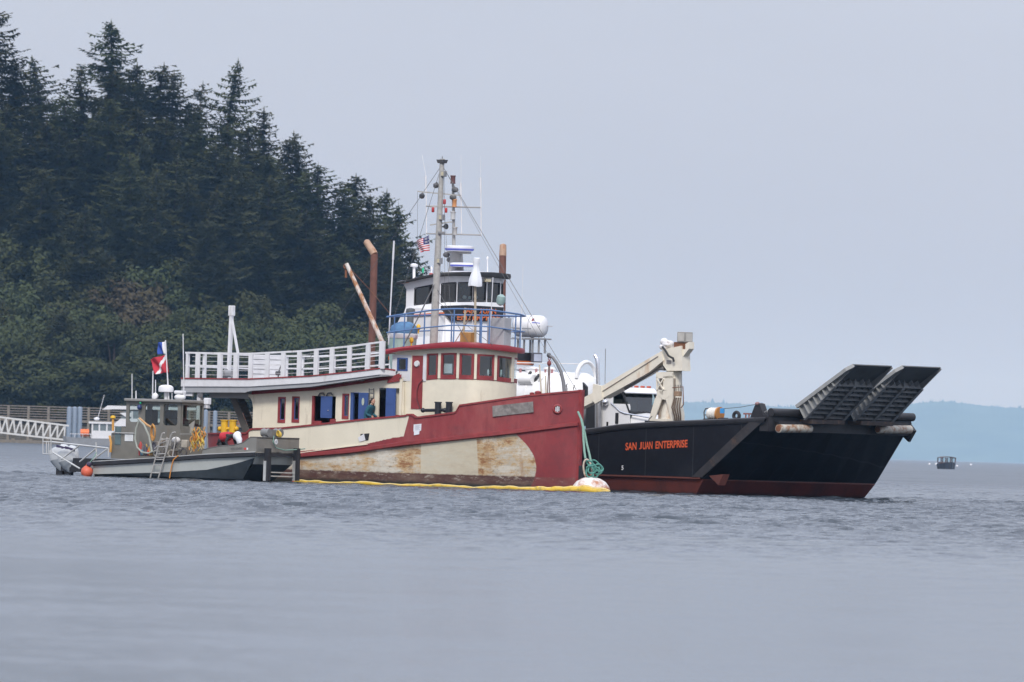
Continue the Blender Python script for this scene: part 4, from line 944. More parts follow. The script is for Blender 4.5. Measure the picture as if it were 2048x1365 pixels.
    # white covered searchlight on its pole
    g = MB(); a, q = P(950.5, 690, -.9), P(950.5, 572, -.9); g.tube([a, a.lerp(q, .5), q], .05, 8); po = g.build('searchlight_pole', mat('bleached_wood', (.45, .38, .28), .8, var=.2, scale=9), tug)
    h_ = q.z; prof = [(.27, 0), (.275, .08), (.25, .28), (.17, .55), (.115, .75), (.12, .88), (.145, 1.0), (.14, 1.12), (.05, 1.13)]
    g = MB(); g.lathe(prof, (q.x, q.y, h_ - .02), (0.02, 0, 1), 28)
    ctr = Vector((q.x, q.y, 0)); vv = []
    for i, v in enumerate(g.v):
        d = Vector(v) - ctr; an = math.atan2(d.y, d.x); f_ = 1 + .07 * math.sin(an * 7) * (1 - abs(v[2] - h_ - .3) * .5); vv.append((ctr.x + d.x * f_, ctr.y + d.y * f_, v[2] + .015 * math.sin(an * 3)))
    g.v = vv; g.build('searchlight_cover', mat('white_cloth', (.78, .80, .84), .8, var=.04), po)
    g = MB(); g.cyl(P(925, 690, -1.0), P(931, 616, -1.0), .045, n=7); g.build('deck_pole', mat('bleached_wood', (.45, .38, .28)), tug)
    g = MB(); g.cyl(P(907, 690, -.2), P(950, 618, -.6), .02, n=6); g.build('brace_pole', mat('bleached_wood', (.45, .38, .28)), tug)
    # rounded green lamp hood behind, boxes
    g = MB(); g.lathe([(.02, 0), (.14, .06), (.19, .2), (.17, .38), (.06, .46)], P(1000, 612, .2), (.15, 0, 1), 16); g.build('fog_lamp', mat('pale_green', (.30, .42, .40), .4), tug)
    g = MB(); c, d = P(969, 692, -.6), P(1010, 636, -.6); g.bevbox(((c.x + d.x) / 2, -.3, (c.z + d.z) / 2), (abs(d.x - c.x) * .86, .5, d.z - c.z), .02); g.build('steel_locker', mat('locker_grey', (.37, .37, .39), .5, dirt=GRIME, dirt_amt=.2), tug)
    g = MB(); c, d = P(917, 686, -1.2), P(944, 664, -1.2); g.bevbox(((c.x + d.x) / 2, -1.0, (c.z + d.z) / 2 - .02), ((d.x - c.x) * .8, .4, d.z - c.z), .015); g.build('wooden_box', mat('box_wood', (.42, .22, .07), .7, var=.15), tug)
    # bow davit with tackle
    pts = [(1129, 786), (1127, 765), (1122, 744), (1114, 727), (1106, 716), (1098, 711)]
    g = MB(); g.tube([P(a, q, -.35) for a, q in pts], [.075, .075, .07, .065, .06, .06], 9); dv = g.build('anchor_davit', mat('davit_grey', (.17, .17, .18), .6, dirt=RUST, dirt_amt=.1), tug)
    g = MB(); g.ell(P(1098, 711, -.35), (.1, .08, .1), 10); g.build('davit_head', wire, dv)
    g = MB(); g.torus(P(1098.5, 718, -.35), .05, .018, (0, 1, 0), 12, 6); g.ell(P(1098.5, 727, -.35), (.1, .06, .12), 12); g.build('tackle_block', mat('block_red', (.22, .06, .06), .5), dv)
    for dx in (-2.2, 2.0): g = MB(); g.cyl(P(1098.5 + dx * .4, 730, -.35), P(1097 + dx, 788, -.35), .025, n=6); g.build('tackle_fall', mat('tackle_rope', (.24, .18, .17), .9), dv)
    g = MB(); g.tube([P(1134, 784, -.3), P(1133, 770, -.3), P(1135, 768, -.3)], .02, 6); g.tube([P(1146, 780, -.1), P(1149, 770, -.1)], .02, 6); g.build('bow_cleat', wire, tug)
    g = MB(); g.lathe([(.12, 0), (.14, .1), (.1, .14), (.02, .16)], P(1076, 790, -.6), n=12); g.lathe([(.09, 0), (.1, .12), (.02, .14)], P(1064, 792, -.6), n=12); g.build('windlass', redp, tug)
    # flag on its halyard
    fl = MB(); nx_, ny_ = 14, 13; rows = []
    pa = P(860, 472, -.4)
    for j in range(ny_ + 1):
        row = []
        for i in range(nx_ + 1):
            u_, v_ = i / nx_, j / ny_
            p = P(859.5 - u_ * (27 - 8 * v_ ** 2) + 1.2 * v_, 471 + v_ * 31 + u_ * (13 - 20 * v_ * (.6 - .25 * u_)) * (1 - .45 * v_), -.4)
            p.y += .10 * math.sin(u_ * 7 + v_ * 2) * u_ - .05; row.append(tuple(p))
        rows.append(row)
    reds = mat('flag_red', (.48, .03, .05), .8, var=.05); whs = mat('flag_white', (.72, .70, .72), .8, var=.04); nav = mat('flag_blue', (.03, .04, .16), .8, var=.05)
    fl.strip(rows)
    for j in range(ny_):
        for i in range(nx_):
            fl.m[j * nx_ + i] = 2 if (j < 7 and i < 6) else (0 if j % 2 == 0 else 1)
    fo = fl.build('ensign', [reds, whs, nav], None); fo.location = T.o; fo.rotation_euler = (0, 0, T.rz)
    sol = fo.modifiers.new('thick', 'SOLIDIFY'); sol.thickness = .008
    tag(fo, 'small red, white and blue striped national flag flying beside the tall mast', 'flag')
    st = MB(); rr = random.Random(2)
    for j in range(4):
        for i in range(4):
            u_, v_ = (i + .6) / 14 * 1.35, (j + .7) / 13 * 1.55
            gi, gj = u_ * nx_, v_ * ny_; a = Vector(rows[int(gj)][int(gi)]); st.box(a + Vector((-.01, -.012, -.02)), (.025, .03, .025))
    st.build('star', whs, fo)['kind'] = 'stuff'
    # covered dinghy standing behind the pilothouse
    dg = empty('dinghy', T.o, T.rz); tag(dg, 'pale green dinghy under a blue cover, stowed behind the pilothouse', 'dinghy')
    y0 = -.55; c0 = P(803, 740, y0); ztop = P(803, 676, y0).z; zb = P(803, 744, y0).z; zc = P(803, 645, y0).z
    hb = MB(); rows = []; L = 1.0
    for j, f_ in enumerate((0, .25, .55, .8, 1.0)):
        row = []
        for i in range(25):
            a = 2 * math.pi * i / 24; rr_ = .52 * (.72 + .28 * f_ ** .6)
            row.append((c0.x + rr_ * 1.12 * math.cos(a), y0 + rr_ * 1.12 * math.sin(a), zb + (ztop - zb) * f_))
        rows.append(row)
    hb.strip(rows, True); hb.build('dinghy_hull', mat('mint_paint', (.38, .52, .47), .45, var=.06, dirt=(.3, .33, .3), dirt_amt=.2), dg)
    gw = MB(); rows = [[(c0.x + .6 * k_ * math.cos(2 * math.pi * i / 24), y0 + .6 * k_ * math.sin(2 * math.pi * i / 24), z) for i in range(25)] for k_, z in ((1.0, ztop - .02), (1.02, ztop), (1.02, ztop + .15), (.96, ztop + .18))]; gw.strip(rows, True); gw.build('gunwale', offwhite, dg)
    cv = MB(); rows = []
    for f_, rr_ in ((0, .59), (.3, .585), (.62, .52), (.85, .40), (1.0, .22), (1.03, .02)):
        rows.append([(c0.x + rr_ * math.cos(2 * math.pi * i / 24) + .1 * f_, y0 + rr_ * math.sin(2 * math.pi * i / 24), ztop + .17 + (zc - ztop - .17) * f_ + .02 * math.sin(i * 1.7)) for i in range(25)])
    cv.strip(rows, True); cv.build('cover', mat('cover_blue', (.09, .20, .36), .8, var=.12, scale=6), dg)
    for (pa_, pb_) in (((837, 655), .12), ((823, 681), .08)):
        g = MB(); c = P(*pa_, -1.1); g.ell(c, (.09, .09, .13), 10); g.cyl(c, c + Vector((0, 0, -.25)), .03, n=6); g.build('float_ball', yellow, dg)
tug_gear()

# ------------------------------------------------------------------ landing craft
L = Frame(1675, 400, 40)
def build_lc():
    lc = empty('landing_craft', L.o, L.rz)
    tag(lc, 'black steel landing craft with two raised bow ramps and a white wheelhouse', 'landing craft')
    HB = 4.67; P = L.y
    hullm = bpy.data.materials.new('lc_hull_paint'); hullm.use_nodes = True; x = NX(hullm); b = x.n['Principled BSDF']; b.inputs['Roughness'].default_value = .5; b.inputs['Specular IOR Level'].default_value = .3
    tc = x.n.new('ShaderNodeTexCoord'); v = tc.outputs['Object']; sp = x.n.new('ShaderNodeSeparateXYZ'); x.l.new(v, sp.inputs[0]); X, Y, Z = sp.outputs
    blk = x.mix(x.step(x.noise(v, .6, 6, .6), .45, .7), (.007, .0075, .011), (.014, .015, .020))
    blk = x.mix(x.op('MULTIPLY', x.step(x.noise(v, .8, 9, .75, (1, 1, .12)), .62, .78), .5), blk, (.075, .065, .065))
    blk = x.mix(x.op('MULTIPLY', x.step(x.noise(v, 3.5, 9, .8, (.4, 1, 1.4)), .62, .70), .5), blk, (.09, .085, .085))
    pl = x.op('FRACT', x.op('MULTIPLY', X, .41)); blk = x.mix(x.op('MULTIPLY', x.step(x.op('ABSOLUTE', x.op('SUBTRACT', pl, .5)), .012, .004), .5), blk, (.05, .05, .055))
    rdd = x.mix(x.step(x.noise(v, 1.0, 8, .7, (1, 1, .4)), .4, .7), (.135, .036, .028), (.07, .028, .026))
    rdd = x.mix(x.step(x.op('ADD', Z, x.op('MULTIPLY', x.noise(v, 3, 5), .2)), .28, .12), rdd, (.03, .026, .024))
    wl = x.op('ADD', Z, x.op('MULTIPLY', x.op('SUBTRACT', x.noise(v, 2, 5), .5), .03))
    cc = x.mix(x.step(wl, .66, .63), blk, rdd); x.l.new(cc, b.inputs['Base Color'])
    bp = x.n.new('ShaderNodeBump'); bp.inputs['Strength'].default_value = .55; bp.inputs['Distance'].default_value = .06; x.l.new(x.noise(v, .8, 3), bp.inputs['Height']); x.l.new(bp.outputs[0], b.inputs['Normal'])
    TOP = [(500, 872), (1000, 866), (1173, 861), (1240, 851.5), (1300, 847), (1500, 838.5), (1530, 837.5)]
    xb = -26.0; n = 60
    xs = [xb + (0 - xb) * i / n for i in range(n + 1)]
    zt = [L.zfor(x_, -HB, TOP) for x_ in xs]
    sb = P(1412, 966, -HB + .25); pb = P(1743, 978, HB - .25)      # lower corners of the raked bow
    hl = MB()
    # starboard and port sides, knuckled in at the boot top
    def side(s, xlow):
        r0 = [(x_, s * HB, z) for x_, z in zip(xs, zt)]
        r1 = [(xb + (xlow - xb) * (x_ - xb) / (0 - xb), s * (HB - .0), .66) for x_ in xs]
        r2 = [(p[0], s * (HB - .05), .6) for p in r1]; r3 = [(xb + (xlow - .5 - xb) * (x_ - xb) / (0 - xb), s * (HB - .2), -.05) for x_ in xs]; r4 = [(p[0] - .3, s * (HB - .5), -.8) for p in r3]
        hl.strip([r0, r1, r2, r3, r4]); return r0, r1, r2, r3, r4
    S = side(-1, sb.x); Q = side(1, pb.x)
    ed = lambda R_: [r[-1] for r in R_]
    ea_, eb_ = ed(S), ed(Q); m_rows = []
    for f_ in [i / 8 for i in range(9)]:
        m_rows.append([Vector(a).lerp(Vector(c), f_) for a, c in zip(ea_, eb_)])
    hl.strip(m_rows)
    hl.strip([[r[0] for r in S], [r[0] for r in Q]])
    hl.build('hull', hullm, lc)
    dk = MB(); dk.bb(xb + .1, -3.4, -HB + .1, HB - .1, 1.1, 1.2); dk.build('cargo_deck', mat('lc_deck', (.10, .10, .105), .8, dirt=RUST, dirt_amt=.3), lc)
    iw = MB()
    for s in (-1, 1): iw.strip([[(x_, s * (HB - .25), z - .02) for x_, z in zip(xs[:-1], zt)], [(min(x_, -2.9 + .0 * x_), s * (HB - .25), 1.2) for x_ in xs[:-1]]])
    for s in (-1, 1): iw.strip([[(x_, s * HB, z) for x_, z in zip(xs, zt)], [(x_, s * (HB - .25), z - .02) for x_, z in zip(xs, zt)]])
    iw.build('bulwark_inside', blackp, lc)
    cp = MB()
    for s in (-1, 1):
        cp.strip([[(x_, s * (HB + a), z + c) for x_, z in zip(xs, zt)] for a, c in ((.0, .06), (.09, .02), (.1, -.08), (.05, -.17), (.0, -.18))], True)
    cp.build('rub_rail', mat('rub_rail_black', (.03, .03, .034), .42, var=.2), lc)
    ch = MB(); ch.bar((S[1][0][0], -HB - .02, .68), (sb.x - .1, -HB - .02, .68), .05, .06); ch.build('chine_bar', mat('boot_red', (.13, .04, .03), .6), lc)
    ch = MB(); p0, p1, p2 = P(1418, 952, -HB - .02), P(1446, 949, -HB + .3), P(1437, 971, -HB + .3); ch.add([p0, p1, p2, p0 + Vector((.1, .3, 0)), p1 + Vector((.1, .3, 0)), p2 + Vector((.1, .3, 0))], [(0, 1, 2), (3, 5, 4), (0, 3, 4, 1), (1, 4, 5, 2), (2, 5, 3, 0)]); ch.build('bow_gusset', mat('boot_red', (.13, .04, .03)), lc)
    # corner plate along the raked bow edge
    for s, low in ((-1, sb), (1, pb)):
        c = MB(); y_ = s * HB; a = Vector((.06, y_, zt[-1] + .02)); d = Vector((low.x + .02, y_, .72)); c.prism([a, a + Vector((-.62, s * .035, 0)), d + Vector((-.5, s * .035, 0)), d], (0, s * .045, 0)); c.build('bow_corner_plate', mat('plate_black', (.035, .033, .036), .55, var=.25, dirt=(.12, .07, .045), dirt_amt=.3), lc)
    # name on the bow
    lt = mat('orange_lettering', (.62, .10, .03), .6, var=.12, scale=14, dirt=(.06, .03, .03), dirt_amt=.3, dirt_scale=9)
    for wd, a, q in (('SAN', 1251, 1273), ('J', 1278.5, 1283.5), ('UAN', 1285.5, 1305), ('ENTERPRISE', 1311, 1375)):
        f0, f1 = (a - 1251) / 124, (q - 1251) / 124
        text_mesh('name_lettering', wd, P(a, 900.5 - 6.2 * f0, -HB - .01), P(q, 900.5 - 6.2 * f1, -HB - .01), .29, lt, lc, bold=.028, full=(wd == 'J'))
    text_mesh('draft_mark', '5', P(1243, 940, -HB - .01), P(1247, 940, -HB - .01), .17, white, lc, bold=.02)
    # ---- bow gear
    blk2 = mat('gear_black', (.022, .021, .024), .5, var=.3, dirt=(.10, .06, .045), dirt_amt=.2)
    g = MB(); z0 = zt[-1]; zr = P(1566, 826, -HB + .8).z; g.cyl((.12, -HB + .15, zr), (.12, HB, zr), .17, n=18); g.build('bow_roller', blk2, lc)
    g = MB(); g.bb(-.35, .1, -HB + .05, HB - .05, zr - .75, zr - .12); g.build('hinge_beam', blk2, lc)
    g = MB(); p0 = P(1820, 852, HB); g.prism([(-.1, HB, zr - .1), (.35, HB, zr - .55), (.05, HB, zr - 1.0), (-.5, HB, zr - .6)], (0, -.15, 0)); g.build('bow_bracket', blk2, lc)
    fe = mat('roller_white', (.50, .48, .42), .6, var=.12, dirt=(.28, .14, .07), dirt_amt=.72, dirt_scale=4)
    for a, q in ((1557, 1620), (1756, 1820)):
        x_ = .35; p0, p1 = L.x(a, 857.5 + (a - 1557) * .008, x_), L.x(q, 857.5 + (q - 1557) * .008, x_)
        g = MB(); g.cyl(p0, p1, .165, n=20); ro = g.build('bow_fender_roller', fe, lc)
        for e, d_ in ((p0, -1), (p1, 1)): k = MB(); k.cyl(e, e + Vector((0, d_ * .03, 0)), .12, n=14); k.build('end_cap', rustm, ro)
        k = MB(); k.bb(.0, .3, p0.y + .1, p1.y - .1, p0.z + .1, p0.z + .3); k.build('roller_bracket', blk2, ro)
    # ---- ramps: box girders with cross ribs, raised
    rampm = mat('ramp_grey', (.19, .195, .20), .6, var=.15, dirt=(.06, .06, .06), dirt_amt=.3)
    rampd = mat('ramp_plate', (.075, .08, .082), .6, var=.25, scale=1.5)
    for y0 in (-2.83, .27):
        y1 = y0 + 2.5; o = empty('bow_ramp', (0, 0, 0)); o.parent = lc
        off = 0 if y0 < 0 else 98.5
        pr = [P(a + off, c + (.0292 * off), y0) for a, c in ((1596, 811), (1706, 728.6), (1690, 763), (1612, 841.4))]   # girder profile
        pr = [Vector((p.x, 0, p.z)) for p in pr]
        up_ = (pr[1] - pr[0]).normalized(); nr = Vector((up_.z, 0, -up_.x)); 
        Lr = (pr[1] - pr[0]).length; D0 = .66
        pt = lambda s_, d_, y_: pr[0] + up_ * s_ + nr * d_ + Vector((0, y_, 0))
        # top plate
        g = MB(); g.prism([pt(0, 0, y0), pt(Lr, 0, y0), pt(Lr, 0, y1), pt(0, 0, y1)], nr * .05); g.build('ramp_deck', rampd, o)
        dep = lambda s_: D0 - (D0 - .13) * min(s_ / (Lr * .92), 1)
        for y_ in (y0, (y0 + y1) / 2 - .02, y1 - .05):
            Lg = Lr if abs(y_ - (y0 + y1) / 2) > .3 else Lr * .68; g = MB(); g.prism([pt(0, .05, y_), pt(Lg, .05, y_), pt(Lg, .12, y_), pt(Lr * .62, dep(Lr * .62), y_), pt(0, D0, y_)], (0, .05, 0)); g.build('girder', rampm, o)
            g = MB(); g.prism([pt(0, D0, y_ - .06), pt(Lr * .62, dep(Lr * .62), y_ - .06), pt(Lr * .62, dep(Lr * .62), y_ + .11), pt(0, D0, y_ + .11)], nr * .03); g.build('girder_flange', rampm, o)
        # outside flange and stiffeners on the side
        g = MB(); g.prism([pt(-.02, -.01, y0 - .16), pt(Lr * .9, -.01, y0 - .16), pt(Lr, -.01, y0), pt(-.02, -.01, y0)], nr * .14); g.build('side_flange', mat('ramp_edge', (.30, .305, .30), .6, var=.12), o)
        for i in range(8):
            s_ = Lr * (.02 + .085 * i); g = MB(); g.prism([pt(s_, .12, y0 - .13), pt(s_ + .04, .12, y0 - .13), pt(s_ + .04, dep(s_) - .0, y0 - .10), pt(s_, dep(s_) - .0, y0 - .10)], (0, .13, 0)); g.build('stiffener', mat('ramp_edge', (.2, .205, .205)), o)
        for i in range(8):
            s_ = Lr * (.015 + .085 * i); d_ = dep(s_) - .02
            for ya, yb in ((y0 + .05, (y0 + y1) / 2 - .02), ((y0 + y1) / 2 + .03, y1 - .05)):
                g = MB(); g.prism([pt(s_, .05, ya), pt(s_ + .05, .05, ya), pt(s_ + .05, d_, ya), pt(s_, d_, ya)], (0, yb - ya, 0)); g.build('cross_rib', rampm, o)
                for t_ in (.33, .66):
                    yy = ya + (yb - ya) * t_; k = MB(); k.prism([pt(s_ + .05, .05, yy), pt(s_ + Lr * .085, .05, yy), pt(s_ + Lr * .085, d_ * .8, yy), pt(s_ + .05, d_ * .8, yy)], (0, .03, 0)); k.build('rib_web', rampm, o)
        g = MB(); g.bb(-.1, pr[3].x + .15, y0 + .2, y1 - .2, pr[3].z - .12, pr[3].z + .05); g.build('ramp_hinge', mat('hinge_dark', (.06, .045, .04), .7, var=.2, dirt=(.22, .12, .07), dirt_amt=.4, dirt_scale=4), o)
    # ---- gear on the starboard bulwark
    g = MB(); a = [P(*q, -HB + .15) for q in ((1499, 839), (1509, 812), (1514, 806), (1519, 808), (1529, 838))]; g.prism(a, (0, .35, 0)); g.build('fairlead_horn', blk2, lc)
    g = MB(); c = P(1515, 808, -HB + .2); g.ell(c, (.1, .12, .08), 10); g.build('horn_lamp', mat('grey_red', (.3, .18, .18), .6), lc)
    g = MB(); g.tube([P(1529, 826, -HB + .3), P(1535, 822, -HB + .3), P(1538, 830, -HB + .3)], .04, 6); g.build('latch', steel, lc)
    g = MB(); c = P(1473, 832, -HB + .2); g.torus(c, .14, .07, (0, 1, 0), 18, 8); g.bb(c.x - .22, c.x + .22, c.y - .1, c.y + .1, c.z - .25, c.z - .12); g.build('chock', blk2, lc)
    g = MB(); c = P(1495, 828.5, -HB + .3); g.bb(c.x - .17, c.x + .17, c.y - .06, c.y + .06, c.z - .02, c.z + .04)
    for k in (-.08, .08): g.cyl((c.x + k, c.y, c.z), (c.x + k, c.y, c.z - .22), .03, n=7)
    g.build('cleat', mat('cleat_red', (.3, .12, .10), .6), lc)
    wn = empty('mooring_winch', (0, 0, 0)); wn.parent = lc; yw = -HB + .6
    c = P(1428, 828, yw); g = MB(); g.cyl((c.x - .25, yw, c.z), (c.x + .2, yw, c.z), .2, n=18); dr = g.build('rope_drum', mat('white_rope', (.72, .70, .66), .9, var=.15, scale=20, bump=.8), wn)
    for i in range(7): k = MB(); k.torus((c.x - .2 + i * .06, yw, c.z), .2 + .02 * (i % 2), .035, (1, 0, 0), 16, 6); k.build('rope_turn', MATS['white_rope'], dr)
    g = MB(); g.cyl((c.x + .24, yw, c.z), (c.x + .32, yw, c.z), .28, n=22); g.build('drum_flange', mat('flange_orange', (.50, .22, .06), .6, dirt=RUST, dirt_amt=.4), wn)
    g = MB(); c2 = P(1443, 822, yw - .25); g.bb(c2.x - .1, c2.x + .1, yw - .22, yw - .18, c2.z - .1, c2.z + .1); g.build('cover_plate', mat('bright_blue', (.05, .3, .65), .5), wn)
    g = MB(); q = [P(1409, 840, yw), P(1408, 825, yw), P(1411, 818, yw), P(1421, 816.5, yw)]; g.tube(q, .025, 6); g.tube([P(1408, 830, yw), P(1424, 831, yw)], .02, 6); g.build('winch_guard', wire, wn)
    g = MB(); g.bar(P(1411, 840, yw), P(1452, 838, yw), .3, .08); g.build('winch_bed', blk2, wn)
    g = MB(); g.tube([P(1447, 818, yw), P(1480, 815, yw), P(1513, 809, -HB + .3)], .012, 5); g.build('winch_line', wire, wn)
    # ---- deck crane
    cw = mat('crane_white', (.78, .73, .62), .5, var=.06, dirt=(.46, .25, .10), dirt_amt=.36, dirt_scale=1.6, streak=True)
    cr = empty('deck_crane', (0, 0, 0)); cr.parent = lc; yc = -3.7; V = lambda a, q, y=yc: P(a, q, y)
    g = MB(); a0, a1 = V(1305, 850), V(1362, 848); g.bb(a0.x, a1.x, yc - .5, yc + .5, 1.2, V(1330, 843).z); g.build('crane_base', blk2, cr)
    # pedestal: round column with a framed plate foot on the side towards us
    c0 = V(1342, 845); ctop = V(1347, 728)
    g = MB(); h_ = ctop.z - c0.z; g.lathe([(.50, 0), (.47, h_ * .16), (.36, h_ * .38), (.32, h_ * .6), (.32, h_)], (c0.x, yc + .1, c0.z), n=24); g.build('pedestal', cw, cr)
    yf = yc - .42
    def plate(pts, y_=yf, t_=.06, nm='foot_plate'):
        k = MB(); k.prism([P(*q, y_) for q in pts], (0, t_, 0)); return k.build(nm, cw, cr)
    plate([(1298, 838), (1345, 838), (1345, 846), (1298, 846)]); plate([(1298, 838), (1309, 838), (1324, 797), (1314, 790), (1309, 800)]); plate([(1341, 838), (1345, 838), (1345, 790), (1331, 797)], nm='foot_plate')
    plate([(1314, 790), (1345, 790), (1331, 800), (1324, 799)]); plate([(1312, 780), (1326, 780), (1326, 790), (1314, 790)]); plate([(1318, 783), (1345, 780), (1345, 790), (1322, 790)])
    plate([(1312, 754), (1315, 754), (1315, 781), (1312, 781)]); plate([(1326, 753), (1345, 752), (1345, 781), (1326, 781)]); plate([(1312, 745), (1345, 744), (1345, 757), (1312, 757)])
    k = MB(); k.bar(P(1314, 758, yf - .02), P(1327, 780, yf - .02), .05); k.bar(P(1327, 758, yf - .02), P(1314, 780, yf - .02), .05); k.build('cross_brace', cw, cr)
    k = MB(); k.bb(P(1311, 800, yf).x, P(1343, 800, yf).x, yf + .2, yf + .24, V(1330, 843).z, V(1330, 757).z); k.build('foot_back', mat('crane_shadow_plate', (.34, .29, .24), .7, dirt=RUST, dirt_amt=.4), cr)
    # slewing head
    plate([(1324, 700), (1362, 692), (1364, 742), (1334, 742), (1326, 730)], yc - .3, .55, 'slewing_head'); g = MB(); g.cyl((ctop.x, yc + .1, ctop.z - .02), (ctop.x, yc + .1, ctop.z + .14), .42, n=22); g.build('slew_ring', mat('ring_grey', (.28, .26, .24), .6, dirt=RUST, dirt_amt=.4), cr)
    plate([(1352, 700), (1378, 684), (1378, 698), (1364, 716)], yc - .2, .32, 'head_bracket')
    g = MB(); c = V(1363, 694); g.bb(V(1354, 694).x, V(1377, 694).x, yc - .2, yc + .2, V(1365, 699).z, V(1365, 685).z); g.build('light_bracket', rustm, cr)
    g = MB(); g.bevbox(V(1370, 675), (.42, .5, .42), .03); hb = g.build('floodlight_box', mat('box_grey', (.30, .29, .27), .5, dirt=RUST, dirt_amt=.15), cr)
    g = MB(); c = V(1370, 675); g.bb(c.x + .212, c.x + .225, c.y - .2, c.y + .2, c.z - .16, c.z + .16); g.build('lamp_face', mat('lamp_face', (.5, .48, .44), .4), hb)
    g = MB(); c = V(1370, 675); g.bb(c.x - .16, c.x + .16, c.y - .26, c.y - .252, c.z - .16, c.z + .16); g.build('lamp_face', MATS['lamp_face'], hb)
    g = MB(); rr = random.Random(8)
    for i in range(9): c = V(1327 + rr.uniform(0, 22), 689 + rr.uniform(-5, 6)); g.ell((c.x, yc + rr.uniform(-.2, .1), c.z), (rr.uniform(.13, .22), .18, rr.uniform(.1, .16)), 10)
    g.build('wrapped_winch', mat('white_wrap', (.74, .73, .74), .7, dirt=(.4, .3, .25), dirt_amt=.2), cr)
    g = MB(); g.tube([V(1325, 694, yc - .42), V(1331, 702, yc - .5), V(1337, 712, yc - .5), V(1346, 717, yc - .45), V(1348, 724, yc - .42)], .045, 8); g.build('hydraulic_hose', mat('hose_black', (.02, .02, .02), .5), cr)
    # boom stowed aft: telescoping box sections
    def boom(pts, t_, nm, y_): k = MB(); k.prism([P(*q, y_) for q in pts], (0, t_, 0)); return k.build(nm, cw, cr)
    boom([(1322, 703), (1326, 722), (1298, 745), (1240, 778), (1205, 797), (1198, 776)], .5, 'boom_outer', yc - .35)
    boom([(1200, 778), (1205, 795), (1100, 848), (1100, 832)], .36, 'boom_inner', yc - .28)
    k = MB(); k.bar(P(1316, 713, yc - .37), P(1205, 783, yc - .37), .03, .02); k.build('boom_seam', mat('ring_grey', (.28, .26, .24)), cr)
    g = MB(); g.tube([V(1330, 737, yc - .1), V(1316, 737, yc - .1), V(1285, 757, yc - .1), V(1250, 778, yc - .1)], [.1, .08, .07, .07], 10); g.build('lift_cylinder', mat('cyl_grey', (.34, .33, .32), .4, .5), cr)
    plate([(1186, 768), (1202, 772), (1204, 800), (1190, 808), (1184, 800)], yc - .42, .12, 'boom_bracket')
    g = MB(); g.cyl(V(1363, 700, yc - .1), V(1363.5, 772, yc - .1), .012, n=5); g.build('hoist_wire', wire, cr)
    cv = empty('control_valves', (0, 0, 0)); cv.parent = cr
    g = MB(); c = V(1356, 788, yc - .5); g.bevbox(c, (.26, .2, .2), .02); g.build('valve_block', mat('valve_rust', (.30, .20, .13), .7, dirt=(.6, .5, .4), dirt_amt=.3), cv)
    for i in range(5): k = MB(); k.cyl(V(1350 + i * 3.4, 783, yc - .5), V(1351 + i * 3.2, 770, yc - .55), .014, n=5); k.build('lever', wire, cv)
    for i in range(4): k = MB(); k.tube([V(1349 + i * 4, 796, yc - .5), V(1344 + i * 5, 815, yc - .6), V(1349 + i * 4, 832, yc - .55), V(1351 + i * 3.5, 846, yc - .4)], .035, 7); k.build('hydraulic_hose', mat('hose_brown', (.14, .10, .07), .6), cv)
    k = MB(); k.tube([V(1345, 776, yc - .62), V(1366, 774, yc - .62), V(1367, 810, yc - .62), V(1362, 816, yc - .62)], .02, 6); k.build('valve_guard', rustm, cv)
    g = MB(); g.tube([V(1297, 850, yc - .6), V(1298, 839, yc - .6), V(1304, 833, yc - .6)], .02, 6); g.build('base_hose', wire, cr)
    return lc
lc = build_lc()

